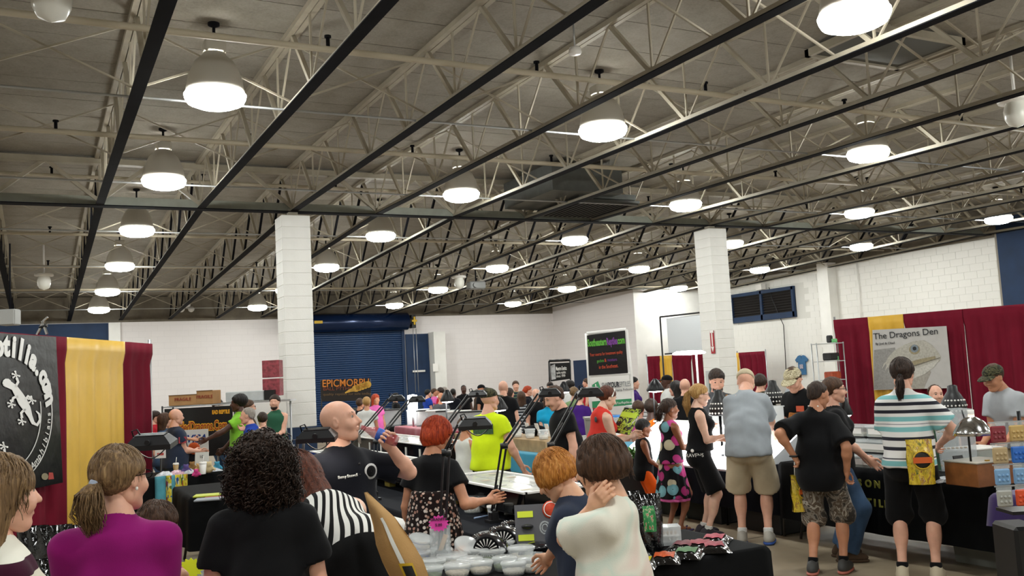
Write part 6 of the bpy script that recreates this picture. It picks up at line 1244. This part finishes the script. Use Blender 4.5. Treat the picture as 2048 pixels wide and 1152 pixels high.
FLOR = floral('floral_dress', '#0c0b10', ['#c43d86', '#7fb8c4', '#d9d2b4', '#d0559c', '#c43d86'], 9, .55)
FSK = floral('floral_skirt', '#1a0d0a', ['#d9b8a8', '#e6d4c6', '#b98a78', '#ecdfd4'], 42, .42)
def _dress(t, b):
    v = t.coord('Object'); sp = t.n('ShaderNodeSeparateXYZ'); t.l(v, sp.inputs[0])
    def m(op, a, c=None, clamp=False):
        x = t.n('ShaderNodeMath', operation=op, use_clamp=clamp)
        for i, q in enumerate((a, c)):
            if q is None: continue
            if isinstance(q, (int, float)): x.inputs[i].default_value = q
            else: t.l(q, x.inputs[i])
        return x.outputs[0]
    X, Y, Z = sp.outputs[0], sp.outputs[1], sp.outputs[2]
    st = m('GREATER_THAN', m('FRACT', m('DIVIDE', m('ADD', X, m('MULTIPLY', m('ADD', m('MULTIPLY', Y, .72), m('MULTIPLY', Z, .7)), -.6)), .034)), .45); st2 = m('GREATER_THAN', m('FRACT', m('DIVIDE', m('ADD', m('MULTIPLY', X, .5), m('ADD', Z, Y)), .04)), .45)
    along = m('ADD', m('MULTIPLY', Y, .72), m('MULTIPLY', Z, .7)); vline = m('ADD', along, m('MULTIPLY', m('ABSOLUTE', X), -.55))
    up = m('GREATER_THAN', vline, .66); low = m('MULTIPLY', m('LESS_THAN', vline, .58), m('GREATER_THAN', X, -.02))
    fac = m('ADD', m('MULTIPLY', st, up), m('MULTIPLY', st2, low), True); t.l(t.ramp(fac, [(0, '#060607'), (.5, '#e7e5e0')], True), b.inputs['Base Color'])
DRESS = cloth('striped_dress', '#0b0b0d', fn=_dress)
m_tat = mat('tattoo_ink', '#3b3f46', .6)
def tee(p, m, pm, **k): p.top(m, **k.get('t', {})); p.pants(pm, k.get('len', 1.95), width=k.get('width', .01))
# ---------------------------------------------------------------- people in front
p = Person('woman at the far left edge in a cream and maroon striped sweater', 2, 912, 2.7, 72, sex='f', skn='fair', vox=.009, L='low', R='low', w=1.05)
p.top(SWEAT, sleeve=1.95, hem=.85, loose=.02); p.pants(K['jeans']); p.hair('long', HR['dirty'], .016, extra=None); p.locks(HR['dirty'], 420, .75, .2, .0035, .006, 8); p.shoes(K['black'])
p = Person('woman in a plain purple top with a tied ponytail', 240, 893, 3.2, 8, sex='f', skn='fair', vox=.008, hy=38, w=1.12, L='low', R='low', sw=.178)
p.top(K['purple'], sleeve=1.92, hem=.84, loose=.025, amp=.008); p.pants(K['jeans']); p.hair('pony', HR['dirty'], .014, .003); p.locks(HR['dirty'], 520, .85, .1, .0022, .001, 3, spread=1.0)
p.tail(HR['dirty'], [(0, -.122, .0), (0, -.155, -.035), (.0, -.155, -.1), (.0, -.12, -.17)], [.02, .045, .052, .028], .012, 240, sr=.0028, tie=mat('hair_tie', '#9aa3b5', .6)); p.glasses(); p.shoes(K['black'])
p.hd('earring', [SDF().ell((.082, .0, -.036), (.006, .006, .008), k=.002).mesh(.003)], m_white)
p = Person('child with brown hair behind the woman in purple', 316, 1008, 3.75, 35, sex='f', skn='kid', hs=1.16, vox=.01, L='low', R='low'); p.top(K['pink'], strap=True); p.pants(K['jeans']); p.hair('bun', HR['brown'], .014); p.locks(HR['brown'], 300, .9, .1, .0028, .002, 3, spread=1.0)
p = Person('woman in a black tee with dark curly hair', 524, 872, 3.55, 4, sex='f', skn='fair', vox=.008, w=1.15, L='down', R='down', sw=.175)
p.top(K['black'], sleeve=.62, hem=.8, loose=.02, amp=.007); p.pants(K['black']); p.hair('curly', HR['dkbrown'], .02, .012); p.curls(HR['dkbrown'], 2300, .05, .011, .0037)
p = Person('woman bending down in a black and white striped dress', 596, 948, 4.05, -38, H=1.68, sex='f', skn='pale', vox=.008, lean=52, hp=40, L=((-.1, .75, .7), None), R=((.15, .72, .72), None), w=1.12)
P5 = p; p.top(DRESS, sleeve=.35, hem=0, loose=.015, strap=True, low=.02, amp=.003, name='dress'); p.skirt(DRESS, .98, .5, .19, .3, .85, name='dress_skirt', amp=.015); p.hair('long', HR['auburn'], .012); p.locks(HR['auburn'], 300, .8, .18, .003, .003, 4); p.shoes(K['black'])
p = Person('bald man in a black work shirt drinking from a bottle', 678, 800, 5.0, 142, skn='fair', vox=.009, vh=.0045, hy=-36, hp=-12, w=1.16, belly=.25, R=((.33, .06, .86), (.5, -.7, -.2)), L=((-.2, .2, 1.47), (-1, .1, -.75), .75, (0, .3, 1)))
P6 = p; p.top(K['navy'], sleeve=.8, hem=.78, loose=.03, amp=.009); p.pants(K['black']); p.shoes(K['black']); p.hd('goatee', [SDF().cap((0, .085, -.1), (0, .085, -.15), .014, .007, .01).mesh(.005)], HR['grey'])
for q, z in ((-1, 1.36), ):
    c_ = p.chest+p.Rc@V3(-.085, .145, .05); MB().lathe([(.001, 0), (.042, 0), (.042, -.004)], (0, 0, 0), 18, M=Matrix.Rotation(-PI/2, 3, 'X')).build('round_patch', mat('patch_white', '#cfcfcf', .7), p.t, loc=Vector(c_*p.k)); MB().lathe([(.001, .003), (.03, .003), (.03, -.004)], (0, 0, 0), 18, M=Matrix.Rotation(-PI/2, 3, 'X')).build('round_patch', K['black'], p.t, loc=Vector(c_*p.k))
text('Benny Boswell', .022, m_white, p.t, Vector((p.chest+V3(.085, .15, .035))*p.k), rot=(PI/2, 0, PI), name='name_tag')
for z in (-.12, -.04, .04, .1): MB().sphere((0, 0, 0), .006, 8, 6).build('button', m_black, p.t, loc=Vector((p.chest+V3(.0, .148 if z > -.05 else .15, z))*p.k))
p = Person('red-haired woman in a black top and small-flowered skirt', 875, 833, 5.8, 28, sex='f', skn='tan', vox=.0095, vh=.005, hy=42, hp=14, w=1.06, lean=4, L=((-.24, .1, .88), None), R=(AD(978, 1000, 5.75), (.3, -.4, -.8)))
p.top(K['black'], sleeve=.5, hem=1.2, loose=.0); p.skirt(FSK, 1.23, .9, .15, .215, .85, 11, .018); p.skirt(FSK, .99, .72, .2, .24, .85, 13, .02, name='skirt_tier'); p.hair('bob', HR['red'], .014); p.locks(HR['red'], 700, .85, .17, .0025, .001, 3, spread=1.03); p.glasses(); p.pants(K['black'], 1.95, name='leggings', e=.006); p.shoes(K['black'])
p = Person('ginger-haired boy in a faded navy tee leaning over the cups', 1106, 890, 4.2, -68, skn='kid', hs=1.07, vox=.008, vh=.005, hp=34, lean=12, L=(AD(1084, 1140, 4.45), (.2, -.8, -.4)), R='low')
p.top(K['navytee'], sleeve=.85, hem=.74, loose=.03, amp=.009, flare=.03); p.pants(K['jeans']); p.hair('mop', HR['ginger'], .016); p.locks(HR['ginger'], 900, .75, .16, .003, .003, 4, spread=1.04); p.shoes(K['white'])
p = Person('brown-haired boy in a pale tie-dyed tee with hand at chin', 1198, 877, 3.7, -72, skn='kid', hs=1.08, vox=.008, vh=.005, hp=10, L=(AD(1187, 1012, 3.6), (-.05, .25, -1), .8), R='low')
p.top(TIE, sleeve=.85, hem=.72, loose=.04, amp=.009, flare=.035); p.pants(K['khaki']); p.hair('mop', HR['brown'], .018); p.locks(HR['brown'], 900, .75, .18, .003, .004, 4, spread=1.05, seed=6); p.shoes(K['white'])
MB().sphere((0, 0, 0), .022, 10, 6, sz=.25, M=Matrix.Rotation(PI/2, 3, 'Y')).build('sleeve_print', m_tat, p.t, loc=Vector((p.sh[-1]*.5+p.el[-1]*.5+V3(-.075, 0, 0))*p.k))
# ---------------------------------------------------------------- people along the right tables
p = Person('man in a bright yellow tee and camouflage cap', 978, 776, 9.2, 28, skn='fair', w=1.18, belly=.4, R='side', L='front', hy=20); p.top(K['yellow'], hem=.88, loose=.03); p.pants(K['black'], .97, width=.02); p.cap(CAMOD); p.shoes(K['black'])
MB().box((0, 0, 0), (.22, .008, .1)).build('back_print', mat('print_green', '#3d5a3a', .8, var=.5, vs=60), p.t, loc=Vector((p.chest+V3(0, -.16, .03))*p.k))
p = Person('man with a moustache in a black tee beside the teal table', 1108, 780, 9.0, -105, skn='fair', hp=22, lean=8, L='down', R='down', H=1.62, w=1.1); p.top(K['black'], hem=.88); p.pants(K['jeans']); p.hd('moustache', [SDF().cap((-.024, .092, -.052), (.024, .092, -.052), .008, k=.005).mesh(.004)], HR['dkbrown']); p.hair('buzz', HR['brown'])
p = Person('child in a white tank top beside the man in yellow', 930, 836, 9.9, 40, skn='tan', hs=1.12, L='low', R='low'); p.top(K['white'], strap=True, hem=.75); p.pants(K['jeans'], .95); p.hair('short', HR['brown'])
p = Person('woman in a coral tank top and white headband reading a magazine', 1214, 788, 9.4, 62, sex='f', skn='pale', H=1.58, lean=12, hp=20, L=(AD(1245, 872, 9.5), None), R=(AD(1262, 872, 9.35), None)); P12 = p
p.top(K['coral'], strap=True, hem=.86, low=.03, loose=.0); p.pants(K['coral'], .7, name='skirt_shorts'); p.hair('bun', HR['auburn']); p.shoes(K['black'])
p.hd('headband', [SDF().cap((-.088, .01, .02), (-.05, .035, .105), .011, k=.01).cap((-.05, .035, .105), (.05, .035, .105), .011, k=.01).cap((.05, .035, .105), (.088, .01, .02), .011, k=.01).mesh(.006)], m_white); MB().sphere((0, 0, 0), .03, 10, 8, sz=.2, M=Matrix.Rotation(PI/2, 3, 'X')).build('tattoo', m_tat, p.t, loc=Vector((p.chest+V3(.08, -.112, .09))*p.k))
p = Person('boy in a black sleeveless shirt and orange shorts', 1286, 840, 10.25, 75, skn='brown', hs=1.2, L='low', R='low', hp=8); p.top(K['black'], strap=True, hem=.75); p.pants(K['orange'], .97, width=.02); p.hair('short', HR['black'], .012); p.shoes(K['black'])
p = Person('girl in a black dress with large pink and blue flowers', 1338, 799, 9.85, 55, sex='f', skn='brown', hs=1.08, hy=15, bust=.6, L='front', R='front'); p.top(FLOR, strap=True, hem=.9, loose=.0, low=.02, name='dress'); p.skirt(FLOR, 1.06, .44, .13, .27, .85, 9, .02, name='dress_skirt'); p.skirt(K['pink'], .6, .40, .2, .25, .85, 9, .015, name='underskirt')
p.hair('bun', HR['dkbrown'], .014); p.tail(HR['dkbrown'], [(0, -.12, .02), (0, -.15, -.04), (0, -.15, -.13)], [.04, .055, .03], .015, 90); p.shoes(mat('flipflop', '#2a2150', .7), mat('flipflop_sole', '#3a2c55', .8), sandal=True)
p = Person('blonde woman with a long ponytail in a black tank and shorts', 1398, 768, 9.4, 78, sex='f', skn='pale', hp=8, L='front', R=((.1, .3, 1.15), None)); p.top(K['black'], strap=True, hem=.98, loose=.0, low=.02); p.pants(K['black'], .92, width=.03); p.hair('pony', HR['blonde'], .012); p.glasses(m_black); P15 = p
p.tail(HR['blonde'], [(0, -.115, .045), (0, -.15, .0), (0, -.15, -.12), (0, -.11, -.24)], [.02, .035, .045, .02], .012, 110); p.shoes(mat('dark_trainer', '#1d1520', .6), mat('plum_sole', '#43203c', .7), K['white'])
text('RAVENS', .05, m_white, p.t, Vector((p.hip+V3(.165, -.1, -.0))*p.k), rot=(PI/2, 0, 1.25), name='shorts_logo'); MB().sphere((0, 0, 0), .018, 10, 6, sz=.2).build('shorts_emblem', m_white, p.t, loc=Vector((p.hip+V3(.15, -.12, .07))*p.k), rot=(PI/2, 0, 1.0))
p = Person('man in a grey tee and khaki shorts leaning over the light table', 1492, 774, 9.15, 4, H=1.76, skn='fair', lean=24, hp=38, w=1.12, L='front', R=((.24, .5, .93), None)); p.top(K['grey'], sleeve=.75, hem=.84, loose=.035, amp=.01); p.pants(K['khaki'], .98, width=.028, amp=.009); p.cap(K['khaki']); p.shoes(mat('grey_trainer', '#a9a49a', .6), mat('blue_sole', '#2a4f9a', .5), K['white'])
p = Person('bearded seller in a dark grey tee with sunglasses on his head', 1432, 738, 10.8, 172, hs=1.1, skn='fair', hp=18, L='front', R='front', w=1.05); P17 = p; p.top(K['dgrey']); p.pants(K['jeans']); p.hair('short', HR['dkbrown']); p.beard(HR['brown']); sg_ = p.glasses(m_black); sg_.location.z += .075*p.k; sg_.scale = [q*1.05 for q in sg_.scale]
p = Person('seller in a tan camouflage cap and black printed tee', 1586, 753, 9.9, -150, hs=1.08, skn='fair', hp=30, lean=14, H=1.68, L='front', R='front', w=1.15, belly=.3); p.top(K['black'], sleeve=.7); p.pants(K['jeans']); p.cap(CAMOL); p.hair('short', HR['brown'], .006)
MB().sphere((0, 0, 0), .09, 12, 8, sz=.15, M=Matrix.Rotation(PI/2, 3, 'X')).build('shirt_print', mat('orange_print', '#a9672a', .8, var=.5, vs=50), p.t, loc=Vector((p.chest+p.Rc@V3(0, .15, -.07))*p.k)); MB().box((0, 0, 0), (.09, .006, .06)).build('name_badge', mat('badge_card', '#c0502f', .6), p.t, loc=Vector((p.chest+p.Rc@V3(-.08, .16, .03))*p.k))
p = Person('brown-haired man in profile behind the camouflage-capped seller', 1586, 738, 12.2, 95, skn='fair'); p.top(K['grey']); p.pants(K['jeans']); p.hair('short', HR['brown'])
p = Person('man in a black tee and grey camouflage shorts', 1634, 762, 7.6, 14, skn='tan', hy=32, hp=12, vox=.0095, w=1.1, L=(AD(1588, 912, 7.5), (-.5, -.9, -.1), .9), R=((.24, -.03, .92), (.6, -.8, -.1), .8), stride=.07)
P20 = p; p.top(K['black'], sleeve=.85, hem=.76, loose=.04, amp=.01, flare=.035); p.pants(CAMO, 1.12, width=.025, amp=.01); p.hair('buzz', HR['dkbrown']); p.shoes(mat('dark_grey_shoe', '#3a3937', .6), mat('orange_sole', '#b8695a', .6), K['black'])
p.hd('lanyard', [SDF().cap((-.06, -.05, -.11), (.06, -.05, -.11), .008, k=.01).mesh(.005)], m_white); MB().tube([p.wr[-1]*p.k+V3(.032*math.cos(a), .032*math.sin(a), .0) for a in np.linspace(0, 6.283, 13)[:-1]], .009, 6, closed=True).build('wristwatch', m_black, p.t)
p = Person('woman in glasses and jeans partly behind the man in black', 1668, 776, 8.05, 80, sex='f', skn='fair', L='low', R='low', H=1.56); p.top(K['black'], sleeve=.6); p.pants(K['jeans'], 1.97, width=.03); p.hair('bun', HR['brown']); p.glasses(m_black); p.shoes(K['brown'])
p = Person('man with a ponytail in a striped tee and black shorts', 1802, 716, 7.2, 6, skn='fair', vox=.0095, hy=4, hp=8, w=1.0, L='front', R=((.22, .25, 1.05), (.9, -.4, -.3), .8), stride=.02)
P22 = p; p.top(STR22, sleeve=.72, hem=.9, loose=.03, amp=.008, flare=.03); p.pants(K['black'], 1.05, width=.022); p.hair('pony', HR['dkbrown'], .014); p.locks(HR['dkbrown'], 400, .9, .1, .0025, .001, 3, spread=1.0); p.tail(HR['dkbrown'], [(0, -.11, -.02), (0, -.135, -.07), (0, -.14, -.15), (0, -.13, -.2)], [.016, .028, .03, .012], .01, 110, tie=m_black); p.shoes(mat('tan_shoe', '#b9ad95', .7), mat('gum_sole', '#8c7a60', .7), K['black'])
p = Person('balding seller below the bearded dragon banner', 1870, 770, 9.4, 160, skn='fair'); p.top(K['dgrey']); p.pants(K['jeans']); p.hair('recede', HR['brown'])
p = Person('young seller in a camouflage cap and grey tee on the right', 1988, 764, 8.4, -140, H=1.66, skn='tan', lean=22, hp=20, L='front', R='front'); p.top(cloth('pale_grey', '#a9acb0'), sleeve=.6); p.pants(K['khaki'], .98, width=.02); p.cap(CAMOD); p.hair('short', HR['brown'], .006); p.shoes(K['brown'], None, K['white'])
# ---------------------------------------------------------------- people further off
def far(label, u, v, d, a, top, pant='jeans', hair='short', hc='dkbrown', skn='fair', sex='m', vox=.016, **k):
    tk = {q: k.pop(q) for q in ('sleeve', 'strap') if q in k}; cp = k.pop('capm', None); gl = k.pop('gl', 0)
    p = Person(label, u, v, d, a, skn=skn, sex=sex, vox=vox, face=d < 12.6, hands=d < 15, vh=.009 if d < 14 else .012, **k); p.top(K[top] if isinstance(top, str) else top, **tk); p.pants(K[pant])
    if hair: p.hair(hair, HR[hc], .014, 0 if d > 15 else .004)
    if cp: p.cap(cp)
    if gl: p.glasses()
    return p
far('man with short hair wearing a camouflage jacket, back turned', 1520, 748, 13, 25, CAMOD, hair='mop', sleeve=1.9)
far('bald man behind the blonde woman', 1369, 757, 12.5, 10, 'black', hair=None); far('dark-haired person between the white shirt and the bald man', 1350, 762, 13.2, -60, 'black', hair='long', hc='black', sex='f')
far('man in a white shirt and black cap by the far gold drape', 1332, 750, 15.5, -70, 'white', skn='dark', capm=K['black'], hair=None)
far('woman in a purple hooded top near the shipping banner', 1268, 766, 17, 85, 'violet', hair='bun', hc='black', sex='f', sleeve=1.9, H=1.55)
far('person in orange tie-dye and a black cap seated beyond the magazine', 1302, 797, 12.4, 20, OTIE, skn='dark', capm=K['black'], sit=True, H=1.72, xy=None); far('person in pink seated beside the orange tie-dye shirt', 1276, 800, 12.85, 5, 'pink', hc='brown', sit=True, H=1.68, sex='f')
p = far('bald man in a washed navy tee at the left table', 352, 817, 12.1, 70, 'navytee', hair=None, L='front', R='front', w=1.15, vox=.012, belly=.3); MB().box((0, 0, 0), (.004, .1, .08)).build('sleeve_flag', mat('flag_red', '#b03a44', .7), p.t, loc=Vector((p.sh[1]*.6+p.el[1]*.4+V3(.07, 0, 0))*p.k))
far('woman with brown hair behind the bald man in navy', 331, 826, 12.9, 80, 'jeans', hair='long', hc='brown', sex='f', R=(AD(404, 881, 12.6), None), vox=.012); far('man in a red shirt at the edge of the left drape', 311, 822, 14.6, 95, 'red')
far('man in a lime polo shirt with dark locks shaking hands', 476, 790, 12.95, -82, 'lime', skn='dark', hair='afro', hc='black', L=(AD(408, 882, 12.6), None), R='low', vox=.012)
far('woman with cropped grey hair and a blue shirt, hand at her chin', 495, 833, 11.75, -75, 'blue', hair='buzz', hc='grey', sex='f', L='chin', R='low', vox=.012, sit=False, H=1.5, lean=14)
far('man with glasses standing behind the lime polo shirt', 497, 800, 13.8, 85, 'brown', gl=1, hc='brown'); p = far('bearded man in a green basketball vest by the left column', 549, 790, 14.4, -165, 'green', hc='dkbrown', L='front', R='front', strap=True, skn='fair'); p.beard(HR['dkbrown'])
far('dark-haired person just showing above the black wire rack', 436, 798, 15.8, 60, 'navy'); far('person half hidden behind the grey-haired woman', 525, 838, 12.95, 0, 'black', hc='dkbrown', H=1.38)
far('big bald man in a black tee seen from behind', 1006, 761, 14.6, 12, 'black', pant='brown', hair=None, w=1.3); far('woman in a turquoise tee behind the teal table', 1097, 784, 13.0, 178, 'teal', hair='long', hc='brown', sex='f', L='front', R='front')
far('person in a black and white plaid shirt', 1042, 783, 16, 0, PLAID, sleeve=1.9, hc='brown', sex='f', hair='long'); far('man in a navy and green plaid shirt', 1031, 762, 21, 175, PLAIDG, hc='brown', sleeve=1.9)
far('red-haired woman in the back crowd', 1056, 772, 19, 90, 'navy', hair='bun', hc='red', sex='f'); far('bald man in black with a lanyard', 1072, 777, 15.5, 150, 'black', hair=None, w=1.1)
far('man in a dark cap under the hanging black sign', 1100, 764, 21, 170, 'black', capm=K['black']); far('person with bushy black hair near the blue side door', 1137, 762, 18.5, -70, 'white', hair='afro', hc='black', skn='tan'); far('person in a sage green tee before the shipping banner', 1148, 774, 15.6, 30, 'sage', hair='pony', hc='dirty', sex='f'); far('person in a violet tee below the shipping banner', 1158, 782, 14.5, 20, 'violet', hair='short', hc='dkbrown', L='chin'); far('man in red beside the shipping banner', 1172, 757, 23, -80, 'red', hc='brown')
CROWD = [(733, 794, 16.5, 8, 'white', 'pony', 'blonde', 'f', 'woman in a white tee with her hair pinned up'), (720, 797, 17.5, 30, 'navy', 'short', 'brown', 'm', 'person in navy left of the white tee'), (751, 788, 18.5, 150, 'pink', 'long', 'red', 'f', 'red-haired woman facing us near the roller door'), (792, 786, 22, 90, 'black', 'short', 'black', 'm', 'person in a dark cap before the roller door'),
 (856, 779, 24, 60, 'blue', 'short', 'black', 'm', 'man in blue before the blue door'), (869, 777, 25, 100, 'pink', 'short', 'brown', 'm', 'person in pink among the back crowd'), (880, 775, 23, -60, 'red', 'short', 'dkbrown', 'm', 'man in a red shirt in the back crowd'), (889, 774, 26, 120, 'violet', 'long', 'grey', 'f', 'grey-haired woman in violet in the back crowd'), (882, 785, 19, 20, 'dgrey', None, 'grey', 'm', 'bald man in charcoal bending in the back crowd'), (906, 777, 22, 15, 'navy', 'buzz', 'black', 'm', 'dark-skinned man in navy, back turned'), (927, 770, 23, 170, 'black', 'buzz', 'black', 'm', 'tall dark-skinned man in black facing us'), (963, 769, 21, 110, 'black', None, 'dkbrown', 'm', 'man in a black baseball cap in the back crowd'), (955, 779, 24, 80, 'brown', 'short', 'brown', 'm', 'person in brown beside the black baseball cap'), (1019, 776, 18, 60, 'dgrey', 'long', 'dkbrown', 'f', 'dark-haired woman right of the big bald man'), (1085, 778, 24, -120, 'navy', 'short', 'dkbrown', 'm', 'person far off behind the lamp arms')]
for (u, v, d, a, tp, hr, hc, sx, lab) in CROWD: far(lab, u, v, d, a, tp, hair=hr, hc=hc, sex=sx, skn='dark' if 'dark-skinned' in lab else ('tan' if d % 2 else 'fair'), vox=.02, capm=K['black'] if 'cap' in lab and 'pink' not in lab else None)
print('PLOG', PLOG)
# ---------------------------------------------------------------- things people carry
h = P6.world(P6.wr[-1]+P6.hb[-1][0]@V3(0, .06, 0)); mo = P6.world(P6.hc+P6.Rh@V3(0, .112, -.062)); ax = (h-mo).normalized(); ax = Vector((ax.x, ax.y, ax.z+.12)).normalized()
t = thing('soda_bottle', 'plastic bottle with a red and blue label held to the bald man\'s mouth', 'bottle', mo); M = ax.to_track_quat('Z', 'Y').to_matrix()
MB().lathe([(.012, 0), (.013, .03), (.02, .05), (.031, .08), (.032, .12), (.029, .14), (.032, .16), (.032, .2), (.028, .215), (.001, .21)], n=16, M=M).build('bottle_wall', mat('bottle_clear', '#b9505a', .1, alpha=.55), t); MB().lathe([(.0335, .095), (.0335, .155)], n=16, M=M).build('bottle_label', mat('bottle_label', '#3a5fb8', .4, var=.5, vs=30), t)
h = AD(1254, 846, 9.3); t = thing('magazine', 'green and black reptile magazine held by the woman in coral', 'magazine', h, P12.rz+.3)
MB().box((0, 0, .02), (.24, .3, .012), Euler((.9, .1, 0))).build('pages', mat('magazine_cover', '#8aa832', .4, var=0, fn=lambda t_, b: t_.l(t_.ramp(t_.noise(t_.coord(), 16, 3, .6, 1), [(0, '#11120f'), (.48, '#a9c23a'), (.56, '#1a1b16'), (.63, '#d8d8cf'), (.7, '#2b2d22')], True), b.inputs['Base Color'])), t); MB().box((0, .04, .075), (.22, .06, .012), Euler((.9, .1, 0))).build('title_band', mat('mag_title', '#b8d23a', .4), t)
# lizard on the bearded seller
b = SDF().cap((0, 0, 0), (0, .0, -.12), .02, .026, .02).cap((0, 0, -.12), (.02, 0, -.28), .018, .004, .02).ell((0, .01, .03), (.02, .02, .03), k=.02)
for sx in (-1, 1):
    for z in (-.02, -.11): b.cap((sx*.01, 0, z), (sx*.05, .01, z+.02), .008, .006, .01).cap((sx*.05, .01, z+.02), (sx*.06, .01, z-.02), .006, .005, .01)
link('bearded_dragon', npmesh('bearded_dragon', [b.mesh(.006)], mat('dragon_skin', '#a8733a', .8, var=.35, vs=40)), None, P17.world(P17.chest+V3(-.09, .16, .1)), (0, 0, P17.rz), label='tan bearded dragon clinging to the grey tee of the bearded seller', cat='lizard')
def _food(t_, b): v = t_.coord('Generated'); n = t_.noise(v, 4.5, 3, .6, 1.2); t_.l(t_.ramp(n, [(.3, '#3f5a22'), (.45, '#c9a828'), (.55, '#dcc23a'), (.62, '#8a4a22'), (.7, '#c8b070')]), b.inputs['Base Color'])
m_food = mat('food_bag', '#c9a828', .3, coat=.3, fn=_food)
def held_bag(p, yaw, lab, W, H, m=None):
    t = standing_bag(p, yaw, lab, W, H, None, m or m_food, .09)
    MB().sphere((0, -.05, H*.55), W*.33, 16, 8, sz=.12, M=Matrix.Rotation(PI/2, 3, 'X')).build('round_emblem', mat('emblem_dark', '#1a1a14', .4), t); MB().tube([(W*.34*math.cos(a), -.06, H*.55+W*.34*math.sin(a)) for a in np.linspace(0, 6.283, 17)[:-1]], .005, 6, closed=True).build('emblem_ring', m_yel, t); MB().box((0, -.064, H*.55), (W*.7, .008, H*.13)).build('emblem_band', mat('emblem_orange', '#c85a1e', .5), t); return t
p = AD(1845, 968, 6.85); held_bag((p.x, p.y, p.z), -YAW-.15, 'yellow and green food bag held by the man in stripes', .19, .33)
p = AD(1603, 1022, 7.6); t = held_bag((p.x, p.y, p.z), -YAW+.4, 'yellow printed carrier bag with white handles held by the man in black', .17, .3); MB().tube([(-.04, 0, .29), (-.03, 0, .4), (0, 0, .44), (.03, 0, .4), (.04, 0, .29)], .006, 6).build('handle', m_white, t)
# brown shoulder bag on the bending woman
A0 = P5.world(P5.sh[1]+V3(.03, 0, .06)); t = thing('shoulder_bag', 'tan canvas shoulder bag with a yellow and black patch', 'bag', A0, 0); m_canvas = mat('tan_canvas', '#ab8450', .85, bump=.4, bs=150, var=.12, vs=5, bd=.003)
def onP(u, v, d): return AD(u, v, d)-A0
rows = [((728, 985), (735, 984), 3.62), ((735, 1010), (752, 1000), 3.56), ((746, 1050), (790, 1035), 3.48), ((752, 1090), (822, 1080), 3.44), ((765, 1125), (846, 1120), 3.42), ((785, 1165), (862, 1165), 3.42), ((800, 1230), (875, 1230), 3.42)]
def bag(a, b, s):
    k = min(int(b*6), 5); f = b*6-k; l0, r0, d0 = rows[k]; l1, r1, d1 = rows[k+1]; l = [l0[i]+(l1[i]-l0[i])*f for i in (0, 1)]; r = [r0[i]+(r1[i]-r0[i])*f for i in (0, 1)]; d = d0+(d1-d0)*f
    u, v = l[0]+(r[0]-l[0])*a, l[1]+(r[1]-l[1])*a; return onP(u, v, d-s*.05*math.sin(a*PI)*min(1, b*4)-.006*math.sin(b*14+a*5)*s)
MB().grid(lambda a, b: bag(a, b, 1), 8, 18).grid(lambda a, b: bag(1-a, b, -.6), 8, 18).build('bag_body', m_canvas, t)
MB().grid(lambda a, b: bag(.4+.12*a, .3+.5*b, 1)+Vector((0, -.006, 0)), 2, 10).build('white_strap', m_strip, t); MB().grid(lambda a, b: bag(.35+.35*a, .68+.14*b, 1)+Vector((0, -.01, .0)), 4, 4).build('yellow_patch', m_yel, t); MB().grid(lambda a, b: bag(.4+.25*a, .7+.1*b, 1)+Vector((0, -.014, .0)), 4, 4).build('black_emblem', m_black, t)
done_text()
